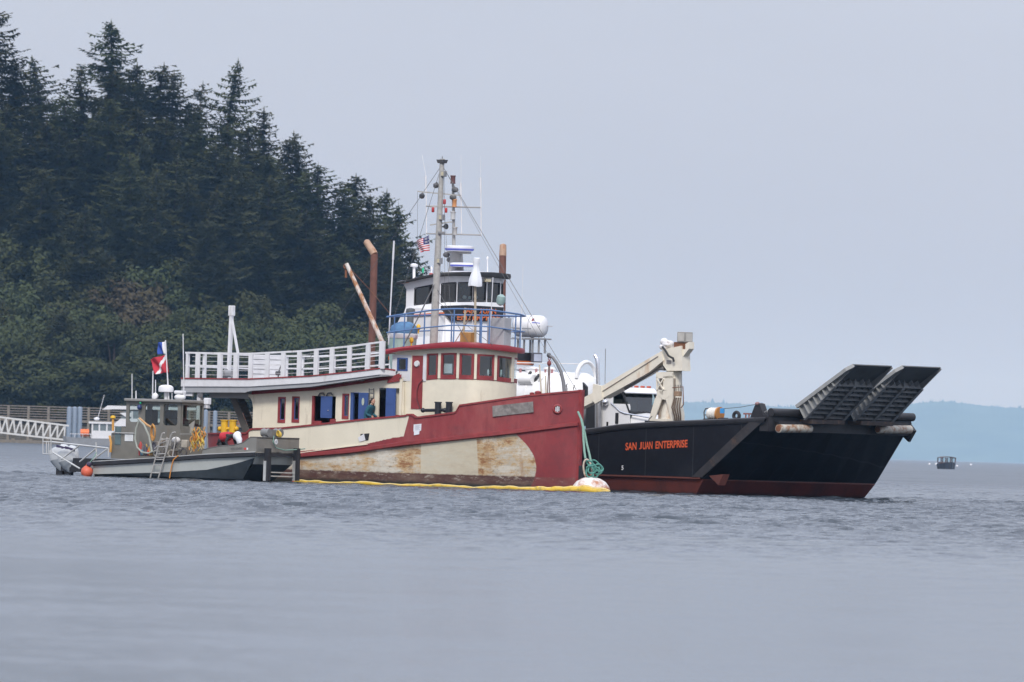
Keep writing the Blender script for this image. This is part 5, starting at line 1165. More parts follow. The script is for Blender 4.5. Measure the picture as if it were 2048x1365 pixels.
# ---- superstructure of the landing craft
def lc_house():
    P = L.y; lw = mat('house_white', (.76, .76, .78), .4, var=.04, dirt=(.5, .48, .45), dirt_amt=.12, streak=True)
    org = mat('orange_stripe', (.70, .17, .04), .5, var=.05); blk = mat('house_black', (.02, .02, .024), .4, var=.2)
    xf = -19.0; zr = P(1060, 706, 3.6).z
    g = MB(); g.bb(-20.7, xf, -3.6, 3.6, 1.2, zr - .5); g.build('deckhouse', lw, lc)
    g = MB(); g.bb(-20.73, xf + .03, -3.63, 3.63, zr - .34, zr); g.build('deckhouse_band', blk, lc)
    g = MB(); g.bb(-20.72, xf + .02, -3.62, 3.62, zr - .5, zr - .34); g.build('orange_band', org, lc)
    for y0, y1, z0, z1 in ((1.15, 2.0, zr - 1.7, zr - .72), (2.25, 3.35, zr - 1.3, zr - .72), (2.25, 3.35, zr - 2.0, zr - 1.42), (-.6, .6, zr - 1.7, zr - .72), (-3.2, -1.2, zr - 1.7, zr - .72)):
        g = MB(); g.bb(xf + .005, xf + .03, y0, y1, z0, z1); wo = g.build('window', mat('dark_glass', (.04, .045, .05), .08, spec=.8), lc)
        k = MB(); t_ = .05
        k.bb(xf + .01, xf + .05, y0 - t_, y0, z0 - t_, z1 + t_); k.bb(xf + .01, xf + .05, y1, y1 + t_, z0 - t_, z1 + t_); k.bb(xf + .01, xf + .05, y0, y1, z0 - t_, z0); k.bb(xf + .01, xf + .05, y0, y1, z1, z1 + t_); k.build('window_frame', lw, wo)
    # work light on the forward corner
    g = MB(); c = L.x(1073, 716, xf + .2); g.bevbox(c, (.12, .62, .42), .03); wl = g.build('work_light', mat('lamp_case', (.10, .10, .12), .5), lc)
    g = MB(); g.bb(c.x + .062, c.x + .075, c.y - .24, c.y + .24, c.z - .15, c.z + .15); g.build('lens', mat('lamp_lens_white', (.55, .58, .68), .2), wl)
    # life raft canister on a stand
    lr = empty('life_raft_stand', (0, 0, 0)); lr.parent = lc
    a, q = L.x(1040, 657, xf - .9), L.x(1066, 657, xf - .9); cx = xf - .9
    c = L.x(1064, 653, cx); rad = .46; prof = [(.02, 0), (.2, .02), (.36, .08), (.44, .18), (rad, .32), (rad, .62), (.47, .66), (.47, .72), (rad, .76), (rad, 1.2), (.44, 1.34), (.3, 1.44), (.02, 1.48)]
    g = MB(); g.lathe(prof, c + Vector((.62, .2, 0)), (-1, -.25, 0), 26); ca = g.build('raft_canister', white, lr)
    g = MB(); g.torus(c + Vector((.0, .05, 0)), .475, .02, (1, .25, 0), 26, 6); g.build('canister_strap', mat('strap', (.5, .5, .52), .6), ca)
    g = MB(); g.bar(c + Vector((.6, -.28, .02)), c + Vector((.6, .6, .02)), .02, .035); g.build('seam_band', mat('strap', (.5, .5, .52)), ca)
    ao = Vector((-1, -.25, 0)).normalized(); rd_ = Vector((.24, -.97, 0)); rd_ = (rd_ - ao * rd_.dot(ao)).normalized(); co_ = c + Vector((.62, .2, 0))
    def patch(nm, h0, h1, a0, a1, m_):
        g = MB(); sf = lambda h_, a_: co_ + ao * h_ + (rd_ * math.cos(R(a_)) + Vector((0, 0, math.sin(R(a_))))) * (.468 if h_ > .3 else .468 - (.3 - h_) * .25)
        g.strip([[sf(h0 + (h1 - h0) * i / 5, a_) for i in range(6)] for a_ in (a0, (a0 + a1) / 2, a1)], True); g.build(nm, m_, ca)
    patch('red_mark', .40, .50, 28, 44, redp); patch('blue_lettering_bar', .12, .46, 16, 21, mat('print_blue', (.10, .12, .5), .6))
    zz = c.z - .52; g = MB()
    for y_ in (-.55, .55): g.bar((cx - .6, c.y + y_, zz), (cx + .6, c.y + y_, zz), .06)
    for x_ in (-.5, .5): g.bar((cx + x_, c.y - .6, zz), (cx + x_, c.y + .6, zz), .06)
    g.build('raft_frame', steel, lr)
    for x_ in (-.4, .4):
        for y_ in (-.4, 0, .4): k = MB(); k.cyl((cx + x_, c.y + y_, zr), (cx + x_, c.y + y_, zz), .045, n=8); k.build('stand_leg', steel, lr)
    # ---- upper tier and wheelhouse: rounded front, traced course by course
    zb = zr; YS = 1.95; rc = .75; Aw = P(812, 600, -YS).x; Cf = Aw + 2.32
    def outline(off, n1=8, n2=14, n3=10):
        y_ = YS + off; f_ = Cf + off; a_ = Aw - off; r_ = rc + off
        o = [(a_ + (f_ - r_ - a_) * i / n1, -y_) for i in range(n1)]
        o += [(f_ - r_ + r_ * math.sin(math.pi / 2 * i / n2), -(y_ - r_) - r_ * math.cos(math.pi / 2 * i / n2)) for i in range(n2)]
        o += [(f_, -(y_ - r_) + 2 * (y_ - r_) * i / n3) for i in range(n3)]
        o += [(f_ - r_ + r_ * math.cos(math.pi / 2 * i / n2), (y_ - r_) + r_ * math.sin(math.pi / 2 * i / n2)) for i in range(n2 + 1)]
        o += [(a_, y_)]; return o
    def fnd(off, px, z=7.8):
        o = outline(off, 40, 60, 40)
        for i in range(len(o) - 1):
            p, q = L.px((*o[i], z))[0], L.px((*o[i + 1], z))[0]
            if (p - px) * (q - px) <= 0 and p != q: t_ = (px - p) / (q - p); return (o[i][0] + (o[i + 1][0] - o[i][0]) * t_, o[i][1] + (o[i + 1][1] - o[i][1]) * t_)
        return max(o, key=lambda v: L.px((*v, z))[0])
    def rng_(off, curve, pts=None, dz=0):
        o = pts or outline(off); zs = [L.zfor(x_, y_, curve) + dz for x_, y_ in o]; pxs = [L.px((x_, y_, 7.8))[0] for x_, y_ in o]
        k = max(range(len(o)), key=lambda i: pxs[i])
        if pts is None:
            for i in range(k + 1, len(o)): zs[i] = zs[k]
        return [(x_, y_, z_) for (x_, y_), z_ in zip(o, zs)]
    SB = [(800, 617), (829, 611.5), (865, 607.5), (897, 605), (943, 604.5), (985, 605), (1012, 607.5)]
    HT = [(800, 583), (829, 576), (865, 569), (897, 565), (943, 564), (985, 565), (1012, 568)]
    BB_ = [(795, 570), (813, 566), (865, 555), (900, 552.5), (944, 553), (1018, 559)]
    BT_ = [(795, 564), (827, 557), (865, 548.6), (892, 544.7), (944, 544), (988, 545), (1020, 548.5)]
    NB1 = [(795, 634), (812, 627), (880, 612), (932, 610.5), (1003, 615), (1015, 617)]
    NB2 = [(795, 664), (895, 643), (967, 643), (1010, 645)]
    g = MB(); g.strip([[(p[0], p[1] * 1.04, zb) for p in rng_(.3, NB2)], rng_(.12, NB2), rng_(.06, NB1), rng_(0, SB)], False); g.strip([rng_(0, HT), rng_(.1, BB_, None, .04)], False)
    ba = rng_(0, SB); bb_ = rng_(.1, BB_); g.quad((Aw, -YS, zb), (Aw, YS, zb), (Aw, YS, bb_[-1][2]), (Aw, -YS, bb_[0][2])); g.build('wheelhouse_wall', lw, lc)
    wins = [(829, 865.5), (882.5, 911.5), (915.5, 944), (946, 971.5), (975, 999), (1002, 1009.5)]
    gaps = [(812.6, 829), (865.5, 882.5), (911.5, 915.5), (944, 946), (971.5, 975), (999, 1002)]
    def ribbon(p, q, n_=5): return [fnd(0, p + (q - p) * i / n_) for i in range(n_ + 1)]
    for p, q in gaps:
        pts = ribbon(p, q); g = MB(); lo, hi = rng_(0, SB, pts), rng_(0, HT, pts); c_ = Vector((Cf - 1.1, 0, 0)); ins = lambda v: (v[0] + (c_.x - v[0]) * .04, v[1] * .965, v[2])
        g.strip([[ins(v) for v in lo], lo, [(v[0], v[1], v[2]) for v in hi], [ins(v) for v in hi]]); g.build('window_pillar', lw, lc)
    o_ = outline(0, 8, 40, 10); kk = max(range(len(o_)), key=lambda i: L.px((*o_[i], 7.8))[0]); pts = [fnd(0, 1009.5)] + o_[kk:]; lo = [(p[0], p[1], ba[-1][2]) for p in pts]; hi = [(p[0], p[1], rng_(0, HT)[-1][2]) for p in pts]; g = MB(); g.strip([lo, hi]); g.build('port_side', lw, lc); g = MB(); sh_ = lambda v: (v[0] - .06, v[1] * .96, v[2]); g.strip([[sh_(v) for v in lo], [sh_(v) for v in hi]]); g.build('port_shade_sheet', mat('interior_shade_grey', (.10, .10, .10), .7), lc)  # dark sheet added inside the white port wall so the wheelhouse looks shaded
    for p, q in wins:
        pts = ribbon(p, q, 6); lo, hi = [Vector(v) for v in rng_(0, SB, pts)], [Vector(v) for v in rng_(0, HT, pts)]; n_ = len(pts)
        d_ = (lo[-1] - lo[0]); nr = Vector((d_.y, -d_.x, 0)).normalized()
        g = MB(); pt2 = lambda i, t_: lo[i].lerp(hi[i], t_) - nr * .012
        g.tube([pt2(i, .03) for i in range(n_)] + [pt2(n_ - 1, .97)] + [pt2(i, .97) for i in reversed(range(n_))] + [pt2(0, .03)], .028, 6); fo = g.build('window_gasket', blk, lc)
        for (i, t_, si, st_) in ((0, .03, 1, 1), (n_ - 1, .03, -1, 1), (0, .97, 1, -1), (n_ - 1, .97, -1, -1)):
            e1 = pt2(i + si, t_) - pt2(i, t_); e2 = pt2(i, t_ + st_ * .15) - pt2(i, t_); c0 = pt2(i, t_) + nr * .004; k = MB(); k.add([c0, c0 + e1 * .8, c0 + e1 * .25 + e2 * .3, c0 + e2 * .9], [(0, 1, 2, 3)]); k.build('gasket_corner', lw, fo)
        g = MB(); g.strip([[v - nr * .035 for v in lo], [v - nr * .035 for v in hi]], True); g.build('pane', glass('wheelhouse_glass', (.5, .56, .56), .12), fo)
    zW0 = ba[20][2]; Cx = Cf
    g = MB(); g.bb(Aw + .06, Cf - .6, -1.8, 1.8, zW0 - .12, zW0 - .07); g.build('wheelhouse_floor', dark, lc)
    g = MB(); g.bb(Aw + .3, Aw + .36, -1.8, 1.8, zW0 - .1, zW0 + 1.0); g.build('aft_bulkhead', mat('interior_shade_grey', (.10, .10, .10), .7), lc)  # back wall coloured dark so the interior looks dim through the panes
    g = MB(); g.bb(Cf - .75, Cf - .3, -1.1, 1.2, zW0 - .05, zW0 + .16); g.build('console', mat('console', (.08, .075, .07)), lc)
    for yy in (-.7, .5): g = MB(); g.bevbox((Cf - 1.2, yy, zW0 + .3), (.16, .5, .75), .06); g.build('helm_chair', dark, lc)
    for yy, zz in ((-.55, .22), (-.2, .2), (.15, .24)): g = MB(); g.ell((Cf - .35, yy, zW0 + zz), (.07, .12, .09), 10); g.build('dash_item', mat('pale_cloth', (.6, .66, .66)), lc)
    # roof: white fascia below, black rim
    t_, b2 = rng_(.3, BT_), rng_(.3, BB_); g = MB(); g.strip([t_, [(x_ + .02, y_ * 1.01, z_ * .5 + q[2] * .5) for (x_, y_, z_), q in zip(t_, b2)], b2], True)
    g.quad(t_[0], t_[-1], b2[-1], b2[0]); g.build('roof_rim', mat('rim_black', (.022, .021, .022), .5, var=.2), lc)
    g = MB(); cc = Vector((Cf - 1.2, 0, max(p[2] for p in t_) + .05)); g.add([cc] + t_, [(0, i + 1, (i + 1) % len(t_) + 1) for i in range(len(t_))]); g.build('roof_top', lw, lc)
    g = MB(); g.add([Vector((Cf - 1.2, 0, b2[10][2] + .06))] + [(p[0], p[1], p[2] + .01) for p in b2], [(0, i + 1, (i + 1) % len(b2) + 1) for i in range(len(b2))]); g.build('roof_underside', lw, lc)
    # flared body at the starboard quarter
    g = MB(); pts = [P(*q, -2.2) for q in ((782, 700), (793, 650), (803, 630), (818, 617), (835, 616), (880, 622), (880, 700))]; g.prism(pts, (0, .9, 0)); g.build('side_wing', lw, lc)
    g = MB(); g.bar(P(820, 632, -2.24), P(888, 627, -2.24), .03, .09); g.build('orange_line', org, lc)
    # dark name band wrapped round the front
    pn = [fnd(.1, 880 + (1003 - 880) * i / 24) for i in range(25)]; up_ = rng_(.1, NB1, pn); dn = rng_(.1, NB2, pn)
    dn = [(p[0], p[1], p[2]) if i > 4 else (p[0], p[1], p[2] + (u_[2] - p[2]) * (1 - i / 4) * .85) for i, (p, u_) in enumerate(zip(dn, up_))]
    g = MB(); g.strip([[(p[0] + .10, p[1] * 1.03, p[2]) for p in up_], [(p[0] + .10, p[1] * 1.03, p[2]) for p in dn]]); nbd = g.build('name_board', blk, lc)
    lt = mat('orange_board_lettering', (.68, .17, .05), .6, var=.05); fxx = Cf + .24
    for wd, a_, b_ in (('SAN', 926, 950), ('J', 958, 963.5), ('UAN', 966, 992)): text_mesh('name_lettering', wd, L.x(a_, 626 + (a_ - 926) * .03, fxx), L.x(b_, 626 + (b_ - 926) * .03, fxx), .20, lt, nbd, bold=.03, normal=(1, 0, 0), full=(wd == 'J'))
    text_mesh('name_lettering', 'ENTERPRISE', L.x(914, 640, fxx), L.x(1000, 641.5, fxx), .24, lt, nbd, bold=.03, normal=(1, 0, 0))
    g = MB(); a = P(806, 566, -2.2); g.bar(P(804, 566, -2.2), P(817, 563.5, -2.2), .08, .08); g.build('roof_marker', org, lc)
    g = MB(); c = L.x(975, 561, Cx + .2); g.bevbox(c, (.12, .34, .14), .02); g.build('search_lamp', mat('lamp_tan', (.62, .55, .38), .4), lc)
    g = MB(); c = P(944, 598, -.4); rr = random.Random(4)
    # mast, radars, exhausts on the roof
    mg = mat('lc_mast_grey', (.36, .35, .34), .5, var=.1)
    mst = empty('radar_mast', (0, 0, 0)); mst.parent = lc; ym = 0.0; V = lambda a, q, y=ym: P(a, q, y)
    g = MB(); g.tube([V(912, 548), V(913, 505)], [.34, .26], 10); g.tube([V(908, 505), V(906, 362)], [.075, .055], 8); g.build('mast_pole', mg, mst)
    g = MB(); g.bar(V(898, 505), V(938, 506), .3, .1); g.build('radar_platform', mg, mst)
    for (px, py, w_, h_) in ((919, 497, .60, .17), (928, 530, .58, .13)):
        g = MB(); c = V(px, py, -.3); g.lathe([(w_ * .6, -h_ * .75), (w_ * .92, -h_ * .55), (w_, 0), (w_ * .97, h_ * .5), (w_ * .8, h_ * .62)], c, n=26); rd = g.build('radar_dome', white, mst)
        g = MB(); g.lathe([(w_ * .93, -h_ * .6), (w_ * 1.005, -h_ * .35), (w_ * 1.005, -h_ * .12)], c, n=26); g.build('blue_band', mat('print_blue', (.1, .12, .5)), rd)
    for py, x0, x1 in ((415, 853, 962), (470, 853, 962), (505, 0, 0)):
        if x0: g = MB(); g.cyl(V(x0, py - 2.5), V(x1, py + .5), .035, n=7); g.build('yard', mg, mst)
    for px, t, m_, bt in ((852, 310, 352, 472), (922, 312, 366, 470), (961.5, 312, 355, 473)):
        g = MB(); g.cyl(V(px + 1, bt), V(px, m_), .028, n=6); g.cyl(V(px, m_ + 32), V(px - .5, m_), .045, n=6); g.cyl(V(px, m_), V(px - (8 if px == 852 else 0), t), .010, n=5); g.build('whip_antenna', offwhite, mst)
    for px, py, m_, r_ in ((906, 360, mat('lamp_dark_red', (.10, .04, .04), .4), .1), (909, 407, mat('amber_lens', (.55, .25, .10), .3), .09), (906, 432, mat('box_pale', (.42, .42, .42), .5), .1), (910, 463, mg, .09)):
        g = MB(); g.lathe([(r_, -.16), (r_ * 1.15, -.14), (r_, -.1), (r_, .12), (r_ * 1.2, .14), (r_ * 1.1, .18)], V(px, py, -.1), n=12); g.build('navigation_lamp', m_, mst)
    for px, py in ((910, 380), (906, 395), (893, 510), (900, 520)):
        g = MB(); g.ell(V(px, py, -.15), (.17, .12, .12), 10); g.build('camera_unit', wire, mst)
    for (px, top, bot, y_) in ((828, 534, 560, -1.2), (975, 520, 548, .6), (863, 540, 556, -.8)):
        g = MB(); c = V(px, bot, y_); t_ = V(px, top, y_); g.cyl(c, t_, .06 if px == 828 else .03, n=10); r_ = .17 if px == 828 else .05; g.lathe([(r_ * .9, 0), (r_, .03), (r_ * .95, .1), (r_ * .3, .14)], t_, n=14); g.build('dome_antenna', white, mst)
    g = MB(); g.ell(V(846, 541, -1), (.05, .05, .13), 8); g.build('green_light', mat('green_lens', (.03, .45, .22), .3), mst)
    for px in (862, 880): g = MB(); g.lathe([(.08, 0), (.09, .1), (.07, .2)], V(px, 556, -1), n=10); g.build('red_light', mat('lamp_red', (.35, .1, .1), .3), mst)
    # rusty exhaust stacks with bevelled, bent tops
    for (a, q, t_, y_) in (((744, 700), (748.5, 508), (731, 481), -3.8), ((1006, 700), (1005.5, 512), (1001.5, 488), 3.8)):
        g = MB(); p0, p1, p2 = P(*a, y_), P(*q, y_), P(*t_, y_); r_ = .15
        if y_ > 0: p2 = p1 + Vector((-.1, .12, p2.z - p1.z))
        p0.z = 1.2; g.tube([p0, p1], r_, 12); st = g.build('exhaust_stack', mat('stack_rust', (.15, .065, .05), .7, var=.2, dirt=(.22, .13, .1), dirt_amt=.3, streak=True), lc)
        g = MB(); d_ = (p2 - p1); g.tube([p1 + Vector((0, 0, -.02)), p1 + d_ * .12, p1 + d_ * .9, p2], [r_ * 1.03, r_ * 1.03, r_ * .92, r_ * .3], 12); g.build('stack_end', mat('stack_pale', (.40, .26, .18), .6, var=.2, dirt=RUST, dirt_amt=.35), st)
    g = MB(); c = P(821, 628, -3.0); g.cyl((c.x, -3.0, 1.2), (c.x, -3.0, c.z), .14, n=12); g.lathe([(.16, 0), (.2, .06), (.18, .2), (.05, .24)], (c.x, -3.0, c.z), n=14); g.build('vent_cowl', mat('cowl_grey', (.12, .13, .14), .5), lc)
    g = MB(); g.cyl(P(1042, 680, 1.5), P(1044, 610, 1.5), .02, n=6); g.cyl(P(1044, 610, 1.5), P(1046, 530, 1.5), .009, n=5); g.build('whip_antenna', offwhite, lc)
    # walkway rail in front of the house
    for z_ in (1.0, .55):
        g = MB(); g.cyl((xf - .1, 1.6, zr + z_), (xf - .1, 3.5, zr + z_), .025, n=6); g.build('walkway_rail', steel, lc)
lc_house()

# ------------------------------------------------------------------ tank truck on the landing craft's deck
def build_truck():
    O = Vector((-12.0, -.3, 1.2)); tk = empty('tank_truck', L.world(O), L.rz)
    tag(tk, 'white tank truck with chrome exhaust stack parked on the landing craft deck behind the crane', 'truck')
    P = lambda a, q, y=-1.35: L.y(a, q, y) - O
    tw = mat('truck_white', (.80, .80, .81), .3, var=.03); gw = mat('tank_white', (.80, .80, .80), .35, var=.04, dirt=(.55, .53, .5), dirt_amt=.15)
    blk = mat('truck_black', (.02, .02, .022), .4, var=.2)
    y0, y1 = -1.05, 1.05
    # cab profile (x, z) pushed across the truck's width
    pts = [P(1198, 850), P(1198, 782), P(1203, 777), P(1240, 775), P(1243, 780)]; base = P(1259, 825)
    xr, xt, zt = pts[0].x, pts[3].x + .05, pts[3].z; xb, zb = base.x, base.z
    cab = MB(); zl = .75
    for y in (y0, y1):
        pr = [(xr, y, zl), (xr, y, zt - .12), (xr + .12, y, zt), (xt, y, zt), (xt + .02, y, zt - .12)]
    # side walls with window openings
    ws0, ws1, wz0, wz1 = P(1226, 800).x, P(1244, 800).x, P(1235, 808).z, P(1235, 786).z
    for y, t in ((y0, .05), (y1, -.05)):
        for poly in ([(xr, zl), (ws0, zl), (ws0, zt - .02), (xr + .1, zt - .02), (xr, zt - .12)], [(ws0, zl), (xb, zl), (xb, wz0 - .12), (xb - .04, wz0), (ws0, wz0)], [(ws0, wz1), (xt + .03, wz1), (xt, zt - .02), (ws0, zt - .02)]):
            cab.prism([(a, y, b) for a, b in poly], (0, t, 0))
    cab.prism([(xr, y0, zt - .12), (xr, y1, zt - .12), (xr, y1, zl), (xr, y0, zl)], (.05, 0, 0))
    cab.build('cab', tw, tk)
    g = MB(); g.prism([(xr, y0 - .01, zt - .12), (xr + .12, y0 - .01, zt), (xt + .02, y0 - .01, zt), (xt + .14, y0 - .01, zt - .12)], (0, y1 - y0 + .02, 0)); g.build('cab_roof', tw, tk)
    g = MB(); g.prism([(xt + .14, y0, zt - .10), (xt + .3, y0, zt - .2), (xt + .27, y0, zt - .24), (xt + .1, y0, zt - .14)], (0, y1 - y0, 0)); g.build('sun_visor', tw, tk)
    for i in range(5):
        k = MB(); k.bevbox((xt - .05, y0 + .25 + i * .4, zt + .05), (.12, .16, .08), .02); k.build('marker_light', mat('marker_red', (.6, .12, .06), .4), tk)
    # windscreen
    top = xt + .04; g = MB(); g.quad((top, y0 + .08, zt - .14), (top, y1 - .08, zt - .14), (xb, y1 - .05, zb), (xb, y0 + .05, zb)); g.build('windscreen', glass('truck_glass', (.45, .58, .55), .12), tk)
    g = MB()
    for y in (y0 + .03, y1 - .03): g.bar((top, y, zt - .12), (xb, y, zb), .08)
    g.bar((xb, y0, zb), (xb, y1, zb), .08); g.build('screen_frame', blk, tk)
    g = MB(); g.quad((ws0, y0 + .02, wz0), (xb - .05, y0 + .02, wz0), (xt + .04, y0 + .02, wz1), (ws0, y0 + .02, wz1)); g.build('side_window', glass('truck_glass'), tk)
    for yy in (-.5, .5):
        g = MB(); g.bevbox((xr + .45, yy, zt - .85), (.18, .5, .8), .07); g.build('seat', mat('seat_grey', (.10, .11, .12), .8), tk)
    g = MB(); g.bb(xb - .45, xb - .05, y0 + .08, y1 - .08, zb - .25, zb + .04); g.build('dashboard', mat('dash_green', (.05, .09, .08), .7), tk)
    g = MB(); g.bb(xr + .06, xr + .1, y0 + .07, y1 - .07, zl, zt - .14); g.bb(xr + .1, xb - .12, y1 - .1, y1 - .07, zl, wz0); g.bb(xr + .1, xt, y1 - .1, y1 - .07, wz0, zt - .16); g.bb(xr + .1, xt, y0 + .07, y1 - .07, zt - .16, zt - .13); g.build('cab_shade_sheets', mat('shade_sheet_dark', (.05, .055, .055), .8), tk)  # dark sheets added so the cab looks unlit inside; they cover the port window
    # hood and fenders
    zh = zb - .02; fx = xb + 1.75
    rows = []
    for x_, zz, hw in ((xb - .02, zh, .95), (xb + .5, zh - .05, .85), (xb + 1.2, zh - .14, .78), (fx, zh - .28, .72), (fx + .1, zh - .45, .7)):
        rows.append([(x_, -hw, zl), (x_, -hw, zz - .25), (x_, -hw * .85, zz - .06), (x_, 0, zz + .02), (x_, hw * .85, zz - .06), (x_, hw, zz - .25), (x_, hw, zl)])
    g = MB(); g.strip(rows, True); g.add(rows[-1], [tuple(range(7))]); g.build('hood', tw, tk)
    for s in (-1, 1):
        g = MB(); rr = []
        for i in range(13):
            a = math.pi * i / 12; cx, cz, r_ = xb + .95, .62, .74
            rr.append([(cx - r_ * math.cos(a) * 1.05, s * .62, cz + r_ * math.sin(a)), (cx - r_ * math.cos(a) * 1.05, s * 1.1, cz + r_ * math.sin(a) * .97), (cx - r_ * math.cos(a), s * 1.16, cz + r_ * math.sin(a) * .85)])
        g.strip(rr, True); g.build('fender', tw, tk)
    def wheel(x, y, s):
        g = MB(); g.lathe([(.30, 0), (.50, .02), (.52, .08), (.52, .22), (.50, .28), (.30, .30)], (x, y, .52), (0, s, 0), 24); w_ = g.build('wheel', mat('tyre', (.02, .02, .02), .85), tk)
        g = MB(); g.lathe([(.05, .20), (.12, .22), (.25, .24), (.29, .28)], (x, y, .52), (0, s, 0), 18); g.build('rim', steel, w_)
    for x in (xb + .95, -2.8, -4.1):
        for s in (-1, 1): wheel(x, s * .82, s)
    g = MB(); g.bb(-6.2, fx, -.45, .45, .55, .8); g.build('chassis', blk, tk)
    g = MB(); g.bb(fx + .1, fx + .3, -1.1, 1.1, .45, .75); g.build('bumper', chrome, tk)
    # dashes on the door
    g = MB(); a, b = P(1231, 826), P(1237, 848); g.bevbox(((a.x + b.x) / 2, y0 - .01, (a.z + b.z) / 2), (.16, .04, a.z - b.z), .02); g.build('door_vent', blk, tk)
    g = MB(); a, b = P(1213, 844), P(1217, 853); g.bevbox(((a.x + b.x) / 2, y0 - .01, (a.z + b.z) / 2), (.09, .04, a.z - b.z), .015); g.build('door_handle', blk, tk)
    g = MB(); g.tube([P(1222, 806, -1.37), P(1232, 815, -1.37), P(1240, 823, -1.37), P(1250, 827, -1.37), P(1300, 836, -1.2)], .035, 6); g.build('trim_strip', chrome, tk)
    # chrome stack, muffler, mirror
    g = MB(); p = [P(1197, 800, -1.5), P(1195.5, 745, -1.5), P(1195.5, 728, -1.5), P(1194, 718, -1.5), P(1190, 711, -1.5)]; g.tube(p, .085, 12); g.build('exhaust_stack', chrome, tk)
    g = MB(); g.cyl(P(1197, 858, -1.5), P(1197, 796, -1.5), .15, n=16); g.build('muffler', mat('brushed_steel', (.45, .45, .46), .3, .9), tk)
    g = MB(); c = P(1211, 805, -1.45); g.ell(c, (.14, .14, .14), 16); g.build('air_cleaner', chrome, tk)
    g = MB(); g.bb(P(1168, 800).x, P(1188, 800).x, -.9, .9, .8, P(1180, 805).z); g.build('headache_rack', blk, tk)
    # tank
    r_ = 1.1; zc = P(1130, 745, -.3).z - r_; x1 = P(1192, 790, -.3).x - .2; x0 = x1 - 5.6
    g = MB(); g.lathe([(.05, 0), (.6, .06), (.95, .2), (r_, .45), (r_, 5.15), (.95, 5.4), (.6, 5.55), (.05, 5.6)], (x0, 0, zc), (1, 0, 0), 40); ta = g.build('tank', gw, tk)
    for x_ in (x0 + 1.5, x0 + 2.9, x0 + 4.2): g = MB(); g.torus((x_, 0, zc), r_ + .005, .025, (1, 0, 0), 40, 6); g.build('tank_band', gw, ta)
    for x_, w_ in ((x0 + 2.4, .3), (x0 + 3.3, .22)): g = MB(); g.lathe([(w_, 0), (w_, .12), (w_ * 1.15, .13), (w_ * 1.1, .2), (.05, .24)], (x_, 0, zc + r_ - .03), n=18); g.build('manhole', gw, ta)
    for i in range(5): g = MB(); g.lathe([(.05, 0), (.05, .14), (.08, .16), (.02, .2)], (x0 + 2.0 + i * .42, -.3 + .1 * (i % 2), zc + r_ - .08), n=8); g.build('tank_fitting', mat('fitting', (.4, .2, .2), .5), ta)
    for x_ in (x0 + .55, x1 - .35):
        g = MB(); pts = []
        for i in range(13):
            a = math.pi * i / 12; pts.append((x_, .62 * math.cos(a), zc + r_ * .78 + .68 * math.sin(a)))
        g.tube(pts, .085, 8); g.build('rollover_hoop', gw, ta)
    for y_ in (-.55, .55): g = MB(); g.cyl((x0 + .55, y_ * .9, zc + r_ + .35), (x1 - .35, y_ * .9, zc + r_ + .35), .018, n=6); g.build('top_rail', gw, ta)
    g = MB(); a, b = P(1169, 765, -1.3), P(1169, 797, -1.3); g.prism([P(1165, 765, -1.4), P(1173, 774, -1.4), P(1173, 796, -1.4), P(1167, 796, -1.4)], (0, .1, 0)); g.build('tank_step', blk, ta)
    g = MB(); g.bb(x0 - .4, x1, -1.15, -1.05, .9, zc - .5); g.build('side_skirt', gw, tk)
    # pump gear at the rear
    rr = random.Random(6)
    pu = MB(); c = P(1064, 760, -.9)
    pu.cyl((c.x - .35, -.9, c.z), (c.x + .35, -.9, c.z), .22, n=14); pu.build('vacuum_pump', gw, tk)
    for i in range(4): g = MB(); a = P(1048 + i * 9, 772, -1.1); b = P(1062 + i * 8, 744 + i * 3, -1.0); g.tube([a, a.lerp(b, .5) + Vector((.1, -.1, .1)), b], .06, 8); g.build('pump_hose', gw if i % 2 else blk, tk)
    g = MB(); g.cyl(P(1083, 790, -1.4), P(1079, 730, -1.4), .03, n=6); g.build('ladder_rail', mat('tan_pipe', (.55, .48, .38), .6), tk)
    g = MB(); g.cyl(P(1092, 790, -1.4), P(1091, 752, -1.4), .03, n=6); g.build('ladder_rail', mat('tan_pipe', (.55, .48, .38)), tk)
    g = MB(); g.cyl(P(1210, 768, -.9), P(1211, 698, -.9), .012, n=5); g.build('whip_antenna', wire, tk)
build_truck()

